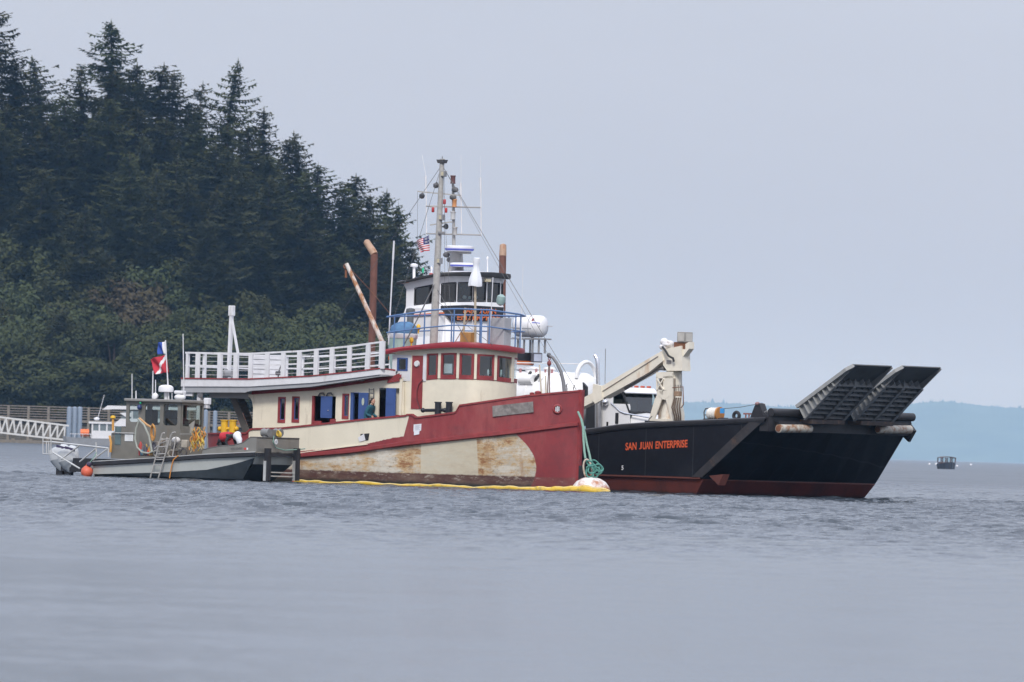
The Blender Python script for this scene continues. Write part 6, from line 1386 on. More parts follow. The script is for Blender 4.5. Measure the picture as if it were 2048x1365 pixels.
# ------------------------------------------------------------------ grey aluminium dive boat
D = Frame(556, 397, 35)
def build_dive():
    bt = empty('dive_boat', D.o, D.rz); tag(bt, 'grey aluminium work boat with square bow, cabin and diving gear on deck', 'work boat')
    P = D.y; YB = -1.43
    al = mat('aluminium_hull', (.27, .26, .235), .45, .35, var=.08, dirt=(.25, .23, .2), dirt_amt=.3, streak=True)
    al2 = mat('aluminium_house', (.21, .20, .175), .5, .3, var=.1, dirt=(.22, .17, .12), dirt_amt=.3, streak=True)
    und = mat('dark_bottom', (.05, .062, .072), .5, var=.2); pl = mat('pale_topside', (.50, .52, .50), .45, .1, var=.05, dirt=(.25, .25, .24), dirt_amt=.2)
    rub = mat('black_rubber', (.022, .022, .026), .6, var=.2)
    GW = [(140, 926.5), (186, 925), (309, 918), (411, 910.6), (511, 906), (620, 908)]
    CH = [(140, 949.5), (186, 948.7), (309, 945.8), (411, 940), (470, 928), (513, 916), (620, 917)]
    xs0 = P(186, 925, YB).x; n = 36; xs = [xs0 + (0 - xs0) * i / n for i in range(n + 1)]
    zg = [D.zfor(x, YB, GW) for x in xs]; zc = [D.zfor(x, YB, CH) for x in xs]; zb = P(500, 875.5, YB).z
    bx = lambda x, f: x - max(0, (x + 3) / 3) ** 2 * f     # bow rakes aft towards the keel
    top = MB(); bot = MB()
    for s in (-1, 1):
        top.strip([[(x, s * 1.43, z) for x, z in zip(xs, zg)], [(bx(x, .12), s * 1.36, z) for x, z in zip(xs, zc)]])
        bot.strip([[(bx(x, .12), s * 1.36, z) for x, z in zip(xs, zc)], [(bx(x, .9), s * (1.30 - .25 * max(0, (x + 3) / 3)), min(z - .02, .12)) for x, z in zip(xs, zc)], [(bx(x, 1.6), s * .4, -.4) for x in xs]])
    top.strip([[(0, -1.43, zg[-1]), (0, 1.43, zg[-1])], [(-.12, -1.36, zc[-1]), (-.12, 1.36, zc[-1])], [(-.25, -1.3, zc[-1] - .25), (-.25, 1.3, zc[-1] - .25)]])
    bot.strip([[(-.25, -1.3, zc[-1] - .25), (-.25, 1.3, zc[-1] - .25)], [(-.9, -1.05, .12), (-.9, 1.05, .12)], [(-1.6, -.4, -.4), (-1.6, .4, -.4)]])
    top.strip([[(xs0, -1.43, zg[0]), (xs0, 1.43, zg[0])], [(xs0, -1.36, -.2), (xs0, 1.36, -.2)]])
    top.build('hull', pl, bt); bot.build('hull_bottom', und, bt)
    dk = MB(); dk.strip([[(x, -1.4, z - .02) for x, z in zip(xs, zg)], [(x, 1.4, z - .02) for x, z in zip(xs, zg)]]); dk.build('deck', mat('deck_tread', (.26, .23, .19), .6, .2, dirt=(.3, .2, .1), dirt_amt=.3), bt)
    rb = MB()
    for s in (-1, 1): rb.strip([[(x, s * (1.43 + a), z + b) for x, z in zip(xs, zg)] for a, b in ((.0, .02), (.08, .0), (.08, -.12), (.0, -.15))])
    rb.bb(.0, .08, -1.45, 1.45, zg[-1] - .14, zg[-1] + .0); rb.build('rub_rail', rub, bt)
    tr = MB()
    for s in (-1, 1): tr.strip([[(x, s * (1.43 + a), z + b) for x, z in zip(xs, zg)] for a, b in ((.05, .02), (.05, .05), (-.06, .05))])
    tr.build('gunwale_strip', mat('bright_alu', (.62, .62, .60), .35, .5), bt)
    # high bow bulwark
    BW = [(404, 901), (406, 899.6), (439, 893), (468, 891), (486, 886), (500.6, 874.9), (620, 878)]
    xw = [P(p, 890, YB).x for p in (405, 420, 439, 455, 468, 478, 486, 493, 500.6, 508)] + [0.0]
    bw = MB()
    for s in (-1, 1): bw.strip([[(x, s * 1.43, D.zfor(x, YB, BW)) for x in xw], [(x, s * 1.43, D.zfor(x, YB, GW) + .04) for x in xw]]); bw.strip([[(x, s * 1.38, D.zfor(x, YB, BW)) for x in xw], [(x, s * 1.38, D.zfor(x, YB, GW) + .04) for x in xw]])
    zq = D.zfor(0, YB, BW); bw.strip([[(.0, -1.43, zq), (.0, 1.43, zq)], [(.0, -1.43, zg[-1] + .04), (.0, 1.43, zg[-1] + .04)]]); bw.strip([[(-.05, -1.38, zq), (-.05, 1.38, zq)], [(-.05, -1.38, zg[-1] + .04), (-.05, 1.38, zg[-1] + .04)]])
    bw.build('bow_bulwark', al, bt)
    ed = MB()
    for s in (-1, 1): ed.tube([(x, s * 1.41, D.zfor(x, YB, BW)) for x in xw], .03, 6)
    ed.tube([(0, -1.41, zq), (0, 1.41, zq)], .03, 6); ed.build('bulwark_edge', mat('edge_dark', (.12, .11, .10), .5, .3), bt)
    # push knees and step bars on the bow
    for px in (533.5, 591.5):
        a, b = D.x(px, 897, .12), D.x(px, 962, .12); g = MB(); g.bb(.08, .28, a.y - .10, a.y + .10, b.z, a.z); kn = g.build('push_knee', rub, bt)
        g = MB(); g.bb(.08, .2, a.y - .14, a.y - .105, b.z, a.z - .5); g.build('knee_plate', mat('bright_alu', (.62, .62, .6)), kn)
    for py in (945, 952.5): a, b = D.x(537, py, .12), D.x(588, py + 1.5, .12); g = MB(); g.bar(a, b, .05); g.build('bow_step', mat('bright_alu', (.62, .62, .6)), bt)
    # cabin top gear: rope chocks on the bow (grey winch heads)
    for px, yy_, m_ in ((532, -.3, mat('winch_grey', (.20, .20, .20), .5)), (556, .5, MATS['winch_grey'])):
        c = P(px, 866, yy_); g = MB(); g.lathe([(.16, -.17), (.18, -.1), (.15, .0), (.18, .1), (.16, .17)], c, (1, 0, 0), 16); g.bb(c.x - .1, c.x + .1, c.y - .1, c.y + .1, zg[-1] - .1, c.z); g.build('line_hauler', m_, bt)
    g = MB(); g.bb(P(540, 866, .1).x - .1, P(540, 866, .1).x + .1, -.1, .45, zg[-1], P(545, 860, .1).z); g.build('hauler_motor', MATS['winch_grey'], bt)
    c = P(556, 867, .3); g = MB()
    for i in range(4): g.torus((c.x + .03 * i, .3, c.z - .02 * i), .11, .022, (.4, 1, 0), 14, 5)
    g.build('rope_coil', mat('rope_yellow', (.6, .42, .08), .8), bt)
    # round badge, registration and sticker
    c = P(552, 884, YB - .02); c = D.x(552, 884, .015); g = MB(); g.cyl(c, c + Vector((.012, 0, 0)), .11, n=22); bd = g.build('round_badge', mat('badge_white', (.75, .76, .76), .5), bt)
    for k in (-.045, 0, .045): g = MB(); g.bb(c.x + .012, c.x + .02, c.y + k - .012, c.y + k + .012, c.z - .05, c.z + .05); g.build('badge_mark', mat('badge_grey', (.32, .34, .36), .6), bd)
    text_mesh('registration_lettering', 'WN1504RY', P(461, 900.5, YB - .012), P(485, 899, YB - .012), .085, mat('reg_dark', (.12, .11, .11), .6), bt, bold=.01)
    g = MB(); a, b = P(488, 900, YB - .012), P(492.5, 896, YB - .012); g.bb(a.x, b.x, YB - .015, YB - .005, a.z, b.z); g.build('red_sticker', mat('sticker_red', (.6, .05, .04), .5), bt)
    g = MB(); a, b = P(493, 900, YB - .012), P(496, 896, YB - .012); g.bb(a.x, b.x, YB - .015, YB - .005, a.z, b.z); g.build('white_sticker', white, bt)
    # green line across the bow
    g = MB(); g.tube([D.x(548, 872, .05), D.x(546, 885, .06), D.x(552, 896, .08), D.x(570, 901, .1), D.x(588, 900, .3), D.x(610, 898, .1)], .02, 6); g.build('bow_line', rope_green, bt)
    # ---- cabin
    YC = -.4; YQ = 1.15; V = lambda a, q, y=YC: P(a, q, y)
    zf = V(300, 915).z - .1; zs = V(300, 857).z; zr = V(300, 804).z
    xa, xm, xe = V(222, 890).x, V(253, 850).x, V(361, 850).x + .27
    g = MB(); g.prism([(xa, YC, zf), (xe - .25, YC, zf), (xe - .25, YC, zs), (xm - .1, YC, zs), (xm - .1, YC, zs + .02), (V(243, 857).x, YC, zs + .02), (xa, YC, V(226, 868).z)], (0, YQ - YC, 0)); g.build('cabin_base', al2, bt)
    wins = [(258, 277, 809, 844), (290, 320, 808, 850), (327, 355, 808, 851)]
    def frame_wall(y, t):
        k = MB(); x_l, x_r = V(252, 830).x, V(361, 830).x; last = x_l
        for a, b, u_, d_ in wins:
            p, q = V(a, (u_ + d_) / 2).x, V(b, (u_ + d_) / 2).x; z1, z0 = V(a, u_).z, V(a, d_).z
            k.prism([(last, y, zs), (p, y, zs), (p, y, zr), (last, y, zr)], (0, t, 0)); k.prism([(p, y, zs), (q, y, zs), (q, y, z0), (p, y, z0)], (0, t, 0)); k.prism([(p, y, z1), (q, y, z1), (q, y, zr), (p, y, zr)], (0, t, 0)); last = q
            # rounded corners
            r_ = .10
            for cx, cz, sx, sz in ((p, z0, 1, 1), (q, z0, -1, 1), (p, z1, 1, -1), (q, z1, -1, -1)):
                k.prism([(cx, y, cz), (cx + sx * r_, y, cz), (cx + sx * r_ * .3, y, cz + sz * r_ * .3), (cx, y, cz + sz * r_)], (0, t, 0))
        k.prism([(last, y, zs), (x_r, y, zs), (x_r, y, zr), (last, y, zr)], (0, t, 0)); return k.build('cabin_wall', al2, bt)
    ws = frame_wall(YC, .05); wp = frame_wall(YQ, -.05)
    for wl, y in ((ws, YC + .025), (wp, YQ - .025)):
        for a, b, u_, d_ in wins:
            p, q = V(a, (u_ + d_) / 2).x, V(b, (u_ + d_) / 2).x; z1, z0 = V(a, u_).z, V(a, d_).z; k = MB(); k.quad((p, y, z0), (q, y, z0), (q, y, z1), (p, y, z1)); k.build('pane', glass('cabin_glass', (.66, .74, .72), .10), wl)
    x_l, x_r = V(252, 830).x, V(361, 830).x
    for x_ in (x_l, x_r):
        k = MB()
        for y0, y1 in ((YC + .05, YC + .13), (YQ - .13, YQ - .05)): k.bb(x_ - .03, x_ + .03, y0, y1, zs, zr)
        k.bb(x_ - .03, x_ + .03, YC + .13, YQ - .13, zs, zs + .12); k.bb(x_ - .03, x_ + .03, YC + .13, YQ - .13, zr - .1, zr); k.build('end_frame', al2, bt)
    k = MB(); k.quad((x_r, YC + .13, zs + .12), (x_r, YQ - .13, zs + .12), (x_r, YQ - .13, zr - .1), (x_r, YC + .13, zr - .1)); k.build('front_pane', glass('cabin_glass'), bt)
    k = MB(); k.bb(x_r - .7, x_r - .15, YC + .1, YQ - .1, zs - .1, zs + .4); k.build('cabin_console', dark, bt)
    for x_, y_ in ((x_l + .9, .1), (x_r - 1.2, .6)): k = MB(); k.bevbox((x_, y_, zs + .4), (.4, .4, .7), .06); k.build('helm_seat', dark, bt)
    a, b = V(248, 800, -.55).x, x_r + .12
    k = MB(); k.bevbox(((a + b) / 2, (YC + YQ) / 2, zr + .06), (b - a, YQ - YC + .3, .11), .03); k.build('cabin_roof', mat('roof_grey', (.30, .29, .27), .5, .2, var=.1), bt)
    k = MB(); c = V(386, 855, .3); k.prism([V(372, 868, .2), V(385, 866, .2), V(388, 842, .2), V(378, 850, .2)], (0, .06, 0)); k.build('console_wing', mat('wing_grey', (.36, .35, .33), .5), bt)
    # side door (teal glass), white disc, rail
    k = MB(); k.bevbox(((V(229, 870).x + V(243, 870).x) / 2, YC - .005, (V(232, 853).z + V(232, 890).z) / 2), (.3, .03, V(232, 853).z - V(232, 890).z), .012); k.build('side_window', mat('teal_glass', (.10, .15, .16), .15, spec=.8), bt)
    k = MB(); c = V(258, 876, YC - .01); k.bevbox((c.x, YC - .01, c.z), (.42, .03, .28), .012); k.build('white_decal', mat('decal_white', (.66, .68, .69), .5), bt)
    k = MB(); k.cyl(V(222, 866, YC - .06), V(268, 867, YC - .06), .02, n=6); k.build('grab_rail', mat('bright_alu', (.62, .62, .6)), bt)
    k = MB(); k.cyl(V(226, 838, YC - .1), V(226, 862, YC - .1), .05, n=10); hp = k.build('davit_post', mat('post_orange', (.62, .32, .08), .6), bt)
    k = MB(); k.lathe([(.06, 0), (.11, .03), (.1, .1), (.04, .13)], V(226, 838, YC - .1), n=12); k.build('post_cap', yellow, hp)
    k = MB(); k.tube([V(221, 905, YC - .1), V(222, 885, YC - .12), V(219, 872, YC - .1)], .05, 7); k.build('orange_strap', mat('post_orange', (.62, .32, .08)), bt)
    # roof gear
    R_ = lambda a, q, y=.2: P(a, q, y)
    k = MB(); c = R_(332, 779); k.lathe([(.2, -.12), (.3, -.1), (.31, .0), (.29, .1), (.2, .16), (.03, .18)], c, n=24); rd = k.build('radar_dome', white, bt)
    k = MB(); k.cyl(R_(332, 800), R_(332, 783), .075, n=12); k.build('radar_post', offwhite, rd)
    k = MB(); c = R_(312, 793); k.lathe([(.04, -.06), (.11, -.02), (.13, .08), (.05, .12)], c, (0, -1, .2), 16); k.build('roof_lamp', white, bt)
    k = MB(); c = R_(360, 785); k.bevbox(c, (.4, .3, .13), .04); k.build('antenna_box', white, bt)
    k = MB(); c = R_(360, 795); k.ell(c, (.25, .2, .14), 14); k.build('antenna_dome', white, bt)
    for (p0, p1, r_) in (((264, 800), (264, 748), .022), ((272, 800), (272, 782), .03), ((305, 798), (306, 742), .03), ((311, 800), (311, 760), .025), ((368, 798), (366, 668), .026), ((344, 800), (344, 786), .02)):
        k = MB(); k.cyl(R_(*p0), R_(*p1), r_, r_ * .7, n=7); k.build('whip_antenna', offwhite, bt)
    k = MB(); c = R_(401, 792); k.lathe([(.05, 0), (.1, .08), (.09, .16)], c, (.6, -.8, 0), 12); k.build('deck_light', wire, bt)
    k = MB(); c = P(415, 803, -.8); k.bevbox(c, (.22, .22, .26), .03); k.build('light_box', white, bt)
    k = MB(); c = P(414, 817, -.8); k.lathe([(.14, 0), (.11, .12), (.05, .2)], c, n=12); k.cyl(c, P(408, 800, -.6), .04, n=7); k.build('flood_lamp', steel, bt)
    k = MB(); k.ell(V(281, 806, YC - .08), (.05, .05, .06), 8); k.build('green_light', mat('green_lens', (.03, .45, .22)), bt)
    k = MB(); k.ell(V(279, 815, YC - .12), (.1, .1, .11), 12); k.build('blue_float', mat('float_blue', (.03, .05, .16), .5), bt)
    # ---- diving gear along the side deck
    hs = mat('hose_pale', (.33, .35, .31), .6, var=.1)
    k = MB(); k.tube([V(278, 842, -1.3), V(272, 858, -1.34), V(270, 878, -1.34), V(274, 895, -1.34), V(284, 905, -1.34), V(297, 907, -1.34), V(306, 903, -1.34)], .038, 8); k.build('air_hose', hs, bt)
    k = MB(); k.tube([V(276, 838, -1.3), V(288, 850, -1.32), V(298, 872, -1.32), V(304, 905, -1.32)], .045, 8); k.build('air_hose', hs, bt)
    k = MB(); k.tube([V(279, 837, -1.28), V(294, 850, -1.28), V(304, 856, -1.28)], .045, 8); k.build('air_hose', mat('hose_orange', (.5, .28, .12), .6), bt)
    k = MB(); c = V(307, 866, -1.28)
    for i in range(6): k.torus((c.x + .02 * (i % 3), -1.28 - .015 * i, c.z + .03 - .03 * (i % 2)), .17 + .012 * i, .03, (.2, 1, .1), 18, 6)
    for v_ in range(len(k.v)): q = k.v[v_]; k.v[v_] = (c.x + (q[0] - c.x) * .62, q[1], c.z + (q[2] - c.z) * 1.35)
    k.build('umbilical_coil', mat('umbilical_orange', (.48, .24, .07), .8, var=.3, scale=12), bt)
    rr = random.Random(11)
    cols = [(.4, .06, .05), (.10, .22, .30), (.5, .26, .04), (.12, .10, .10), (.35, .22, .08), (.06, .06, .08)]
    for i in range(12):
        px = 281 + i * 2.4 + rr.uniform(-1, 1); c = V(px, 912, -1.25 + rr.uniform(0, .2)); k = MB(); h = rr.uniform(.2, .55)
        k.lathe([(.05, 0), (.085, .03), (.085, h * .8), (.04, h), (.02, h + .05)], c, (rr.uniform(-.2, .2), 0, 1), 10); cc = cols[i % 6]; k.build('gear_bottle', mat('gear_%d' % (i % 6), cc, .7, var=.2), bt)
    for i in range(14):
        px = 312 + (i % 7) * 9.5 + rr.uniform(-2, 2); py = (905 if i < 7 else 890) + rr.uniform(-4, 4); c = V(px, py, -1.1 + rr.uniform(-.1, .25)); k = MB()
        if i % 3 == 0: k.torus(c, .13, .035, (rr.uniform(-.5, .5), 1, rr.uniform(-.4, .4)), 14, 6)
        elif i % 3 == 1: k.bevbox(c, (rr.uniform(.15, .3), .2, rr.uniform(.15, .32)), .03, Euler((0, 0, rr.uniform(0, 1))).to_matrix())
        else: k.cyl(c - Vector((.12, 0, .1)), c + Vector((.1, 0, .15)), .08, n=12)
        k.build('dive_gear', mat('gear_g%d' % (i % 5), [(.30, .29, .27), (.12, .11, .11), (.22, .20, .18), (.4, .36, .3), (.10, .07, .05)][i % 5], .7, var=.25), bt)
    k = MB(); c = V(352, 881, -1.2); k.ell(c, (.2, .14, .14), 12); k.build('helmet_bag', mat('bag_white', (.62, .60, .58), .8, var=.2, scale=6), bt)
    # bundle of yellow and orange line hung on the rail
    nt_ = MB()
    for i in range(26):
        px = 381 + rr.uniform(0, 27); p = []
        t0, t1 = 853 + rr.uniform(0, 16), 888 + rr.uniform(0, 18) - (px - 381) * .1
        for j in range(8): p.append(V(px + 2.4 * math.sin(j * 1.7 + i) - (j - 4) * .5, t0 + (t1 - t0) * j / 7, -1.32 + .06 * math.sin(i * 2.1 + j)))
        nt_.mi = i % 3; nt_.tube(p, .022, 5)
    nt_.build('line_bundle', [mat('rope_yellow', (.6, .42, .08)), mat('rope_orange', (.6, .24, .04), .8), mat('rope_tan', (.38, .32, .2), .9)], bt)['kind'] = 'stuff'
    k = MB(); k.tube([V(408, 866, -1.2), V(414, 868, -1.2), V(416, 905, -1.2)], .03, 7); k.tube([V(360, 869, -1.2), V(414, 869, -1.2)], .025, 7); k.build('side_rail', al, bt)
    # boarding ladder over the side
    ld = empty('boarding_ladder', (0, 0, 0)); ld.parent = bt; yl = -1.56
    am = mat('ladder_alu', (.50, .48, .45), .4, .4, var=.1)
    for pts in ([(329, 866), (324, 868), (322.5, 873), (300, 958)], [(351, 865), (345, 866), (342, 871), (316, 959)]):
        k = MB(); k.tube([V(a, q, yl) for a, q in pts], .03, 7); k.build('ladder_rail', am, ld)
    for f_ in (.08, .25, .42, .55, .68, .86):
        k = MB(); a = V(322.5, 873, yl).lerp(V(300, 958, yl), f_); b = V(342, 871, yl).lerp(V(316, 959, yl), f_); k.cyl(a, b, .022, n=6); k.build('rung', am, ld)
    k = MB(); k.tube([V(334, 875, -1.4), V(332, 895, -1.4), V(331, 912, -1.4)], .025, 6); k.tube([V(352, 873, -1.4), V(349, 892, -1.4), V(345, 912, -1.4)], .028, 6); k.tube([V(309, 898, -1.4), V(320, 888, -1.4), V(334, 882, -1.4)], .025, 6); k.build('rail_loop', am, bt)
    k = MB(); k.tube([V(356, 912, -1.5), V(347, 920, -1.52), V(344, 930, -1.52), V(341, 945, -1.52), V(339, 957, -1.52)], .025, 6); k.build('side_line', mat('rope_orange', (.6, .24, .04)), bt)
    # ---- stern rail frame and outboards
    fr = empty('stern_frame', (0, 0, 0)); fr.parent = bt; S = lambda a, q, y=-1.3: P(a, q, y); br = mat('bright_alu', (.62, .62, .6))
    for a, b, r_ in (((104, 884.5), (217, 897), .035), ((122.5, 919), (158, 892), .035), ((159.5, 924), (191, 898.5), .035), ((186, 920), (216.5, 897), .035), ((105, 905), (160, 938), .035), ((192, 885), (193, 918), .03), ((217, 897), (217, 914), .03)):
        k = MB(); k.cyl(S(*a), S(*b), r_, n=8); k.build('frame_tube', br, fr)
    k = MB()
    for a, b in (((86, 877), (86, 908)), ((102, 877), (102, 908)), ((86, 884), (102, 884)), ((86, 908), (104, 909)), ((93, 884), (93, 907)), ((97.5, 884), (97.5, 907))): k.cyl(S(*a), S(*b), .022, n=6)
    k.build('end_grate', br, fr)
    for i, y_ in enumerate((-.75, .35)):
        ob = empty('outboard_motor', (0, 0, 0)); ob.parent = bt
        c = P(137 if i == 0 else 120, 912 if i == 0 else 909, y_)
        xc = c.x; rows = []
        cw = mat('outboard_white', (.52, .54, .56), .3, var=.04)
        for z_, l_, w_, sh in ((-.66, .16, .12, .2), (-.5, .34, .18, .12), (-.2, .46, .22, .03), (.05, .48, .24, -.02), (.22, .44, .22, -.04), (.31, .32, .16, -.03), (.34, .1, .05, .0)):
            rows.append([(xc + sh + l_ * math.copysign(abs(math.cos(2 * math.pi * j / 20)) ** .7, math.cos(2 * math.pi * j / 20)), y_ + w_ * math.copysign(abs(math.sin(2 * math.pi * j / 20)) ** .7, math.sin(2 * math.pi * j / 20)), c.z + z_ + .1 * math.cos(2 * math.pi * j / 20) * (1 if z_ > -.4 else 0)) for j in range(20)])
        k = MB(); k.strip(rows[2:], True, True); k.build('cowling', cw, ob); k = MB(); k.strip(rows[:3], True, True); k.build('cowling_base', mat('outboard_grey', (.33, .36, .39), .35, var=.05), ob)
        k = MB(); k.bar((xc - .05, y_ - .19, c.z + .34), (xc + .45, y_ - .19, c.z + .24), .03, .09); k.build('cowling_stripe', mat('stripe_dark', (.05, .04, .09), .4), ob)
        k = MB(); k.bb(xc - .12, xc + .22, y_ - .08, y_ + .08, -.5, c.z - .55); k.bb(xc - .5, xc + .2, y_ - .17, y_ + .17, -.02, .04); k.build('lower_leg', rub, ob)
        k = MB(); k.bb(xc + .2, xs0 + .05, y_ - .18, y_ + .18, .2, .75); k.build('motor_bracket', rub, ob)
    k = MB(); k.bb(xs0 - .5, xs0, -1.2, 1.2, .35, .55); k.build('motor_well', al, bt)
    # ---- flags on their staff
    st = MB(); st.cyl(R_(337.5, 800), R_(331, 681), .03, .022, n=8); sf = st.build('flag_staff', offwhite, bt)
    reds = mat('flag_red', (.48, .03, .05)); whs = mat('flag_white', (.72, .70, .72)); blu = mat('flag_royal', (.03, .08, .36), .8, var=.08)
    def flag(name, label, corners, mats, pick, nx=16, ny=10):
        (a, b, c, d) = [Vector(q) for q in corners]; rows = []          # hoist top, fly top, fly bottom, hoist bottom in picture px
        for j in range(ny + 1):
            rw = []
            for i in range(nx + 1):
                u_, v_ = i / nx, j / ny; q = (a * (1 - u_) + b * u_) * (1 - v_) + (d * (1 - u_) + c * u_) * v_
                p = R_(q.x, q.y + 1.2 * math.sin(u_ * 6 + v_ * 2) * u_); p.y += .12 * math.sin(u_ * 8 + v_ * 3) * u_; rw.append(tuple(p))
            rows.append(rw)
        g = MB(); g.strip(rows, True)
        for j in range(ny):
            for i in range(nx): g.m[j * nx + i] = pick((i + .5) / nx, (j + .5) / ny)
        o = g.build(name, mats); o.location = D.o; o.rotation_euler = (0, 0, D.rz); s_ = o.modifiers.new('thick', 'SOLIDIFY'); s_.thickness = .008
        tag(o, label, 'flag')
    flag('signal_flag', 'blue and white signal flag at the top of the work boat staff', [(331.5, 683), (312, 687), (319, 708), (333, 709)], [blu, whs], lambda u, v: 1 if u < .36 else 0)
    flag('diver_flag', 'red diver-down flag with a white diagonal stripe, below the blue and white flag', [(333, 709), (297.5, 720), (314, 748), (337, 745)], [reds, whs], lambda u, v: 1 if abs(v - u * 1.1 - .02) < .12 else 0, 28, 20)
    # orange fender ball by the stern
    fb = empty('fender_ball', D.world((P(174, 940, -1.65).x, -1.65, .05)), D.rz); tag(fb, 'round orange fender hanging at the stern of the grey work boat', 'fender')
    k = MB(); k.lathe([(.02, 0), (.14, .03), (.22, .12), (.25, .24), (.22, .36), (.12, .46), (.05, .5), (.04, .56)], (0, 0, -.08), n=22); k.build('ball', mat('fender_orange', (.62, .12, .06), .5, var=.12), fb)
    k = MB(); k.lathe([(.1, 0), (.11, .06), (.07, .14)], (.08, 0, .42), (.5, 0, 1), 12); k.build('ball_neck', mat('neck_dark', (.06, .04, .08), .5), fb)
    k = MB(); k.tube([(.1, 0, .5), (.25, .1, .75), (.3, .2, .95)], .02, 6); k.build('lanyard', rope_green, fb)
build_dive()

# ------------------------------------------------------------------ people
def figure(name, label, fr, joints, edges, col, parts, root=0):
    "one continuous skinned body; joints: (x, y, z, radius) in the vessel's axes"
    me = bpy.data.meshes.new('body'); me.from_pydata([j[:3] for j in joints], edges, []); me.update()
    o = bpy.data.objects.new('body', me); C.objects.link(o)
    sk = o.modifiers.new('skin', 'SKIN'); sk.use_smooth_shade = True
    for v, j in zip(me.skin_vertices[0].data, joints): v.radius = (j[3], j[3] * (j[4] if len(j) > 4 else 1)); v.use_root = False
    me.skin_vertices[0].data[root].use_root = True
    sb = o.modifiers.new('sub', 'SUBSURF'); sb.levels = 2; sb.render_levels = 2
    me.materials.append(col)
    pr = empty(name, fr.o, fr.rz); tag(pr, label, 'person'); o.parent = pr
    return pr

def hand(mb, wrist, d, side, r=.009, L_=.085):
    "palm and five bent fingers at a wrist pointing along d"
    d = Vector(d).normalized(); s = Vector(side).normalized(); n_ = d.cross(s)
    p = Vector(wrist); mb.bevbox(p + d * .045, (.03, .075, .085), .012, Matrix((n_, s, d)).transposed())
    for i, f_ in enumerate((.85, 1.0, .95, .75)):
        b = p + d * .085 + s * (.03 - .02 * i); mb.tube([b, b + d * L_ * .45 * f_ + n_ * .012, b + d * L_ * .75 * f_ + n_ * .035, b + d * L_ * .85 * f_ + n_ * .06], [r, r, r * .9, r * .7], 6)
    b = p + d * .03 + s * .04; mb.tube([b, b + s * .03 + d * .03, b + s * .035 + d * .06 + n_ * .02], [r * 1.15, r, r * .8], 6)

skin_ = mat('skin', (.50, .28, .20), .6, var=.06); hair_ = mat('dark_hair', (.03, .018, .013), .6, var=.3, scale=20)
def head_on(pr, c, fwd, tilt=0.0, h=.23, hair=True):
    "head with face, ears and hair; c = centre, fwd = facing direction"
    f = Vector(fwd).normalized(); s = Vector((0, 0, 1)).cross(f).normalized(); u = f.cross(s).normalized(); M = Matrix((f, s, u)).transposed(); c = Vector(c)
    W = lambda x, y, z: c + M @ Vector((x, y, z))
    g = MB(); g.ell(c, (h * .40, h * .33, h * .5), 18, M); g.ell(W(.02, 0, -.05), (h * .33, h * .27, h * .3), 14, M)
    g.ell(W(h * .42, 0, -.01), (.018, .014, .024), 8, M); g.ell(W(h * .38, 0, -.055), (.012, .026, .008), 8, M)
    for k in (-1, 1): g.ell(W(-.005, k * h * .335, -.01), (.016, .008, .03), 8, M)
    g.build('head', skin_, pr)
    e = MB()
    for k in (-1, 1): e.ell(W(h * .365, k * .032, .012), (.009, .012, .007), 8, M)
    e.build('eyes', dark, pr)
    if hair:
        g = MB(); g.ell(W(-.028, 0, .028), (h * .41, h * .37, h * .47), 18, M); g.ell(W(-.115, 0, -.01), (.05, .055, .06), 12, M); g.tube([W(-.13, 0, -.02), W(-.165, 0, -.09), W(-.15, 0, -.17)], [.035, .032, .012], 8); g.build('hair', hair_, pr)
    return W

def woman():
    # in the side-deck gangway of the tug, looking forward, leaning a little
    y = -2.02; a = T.y(750, 803, y); zd = T.zfor(a.x, y, CT) - .92; x = a.x - .12; hz = a.z
    sh = hz - .19; hip = zd + .86
    J = [(x - .30, y, hip, .20, 1.0), (x - .24, y, (hip + sh) / 2, .19, .9), (x - .10, y, sh - .06, .19, .85), (x - .01, y, sh + .05, .06),
         (x - .16, y - .1, hip - .05, .10), (x - .12, y - .11, zd + .45, .075), (x - .16, y - .11, zd + .1, .05), (x - .04, y - .11, zd + .04, .045),
         (x - .16, y + .1, hip - .05, .10), (x - .1, y + .11, zd + .45, .075), (x - .12, y + .11, zd + .1, .05), (x, y + .11, zd + .04, .045),
         (x - .07, y - .18, sh - .06, .085), (x - .14, y - .23, sh - .33, .065), (x + .1, y - .18, sh - .42, .038),
         (x - .07, y + .18, sh - .06, .085), (x - .14, y + .23, sh - .33, .065), (x + .1, y + .2, sh - .42, .038)]
    E = [(0, 1), (1, 2), (2, 3), (0, 4), (4, 5), (5, 6), (6, 7), (0, 8), (8, 9), (9, 10), (10, 11), (2, 12), (12, 13), (13, 14), (2, 15), (15, 16), (16, 17)]
    pr = figure('person', 'person with tied-back dark hair and teal top at the tug blue doors', T, J, E, mat('teal_cloth', (.02, .10, .14), .8, var=.15, scale=8), None)
    head_on(pr, (x + .02, y, hz), (1, -.15, -.12)); g = MB(); g.cyl((x - .01, y, sh + .05), (x + .01, y, hz - .06), .05, n=10); g.build('neck', skin_, pr)
    g = MB(); hand(g, (x + .1, y - .18, sh - .42), (.9, 0, -.4), (0, 0, 1)); hand(g, (x + .1, y + .2, sh - .42), (.9, 0, -.4), (0, 0, 1)); g.build('hands', skin_, pr)
woman()

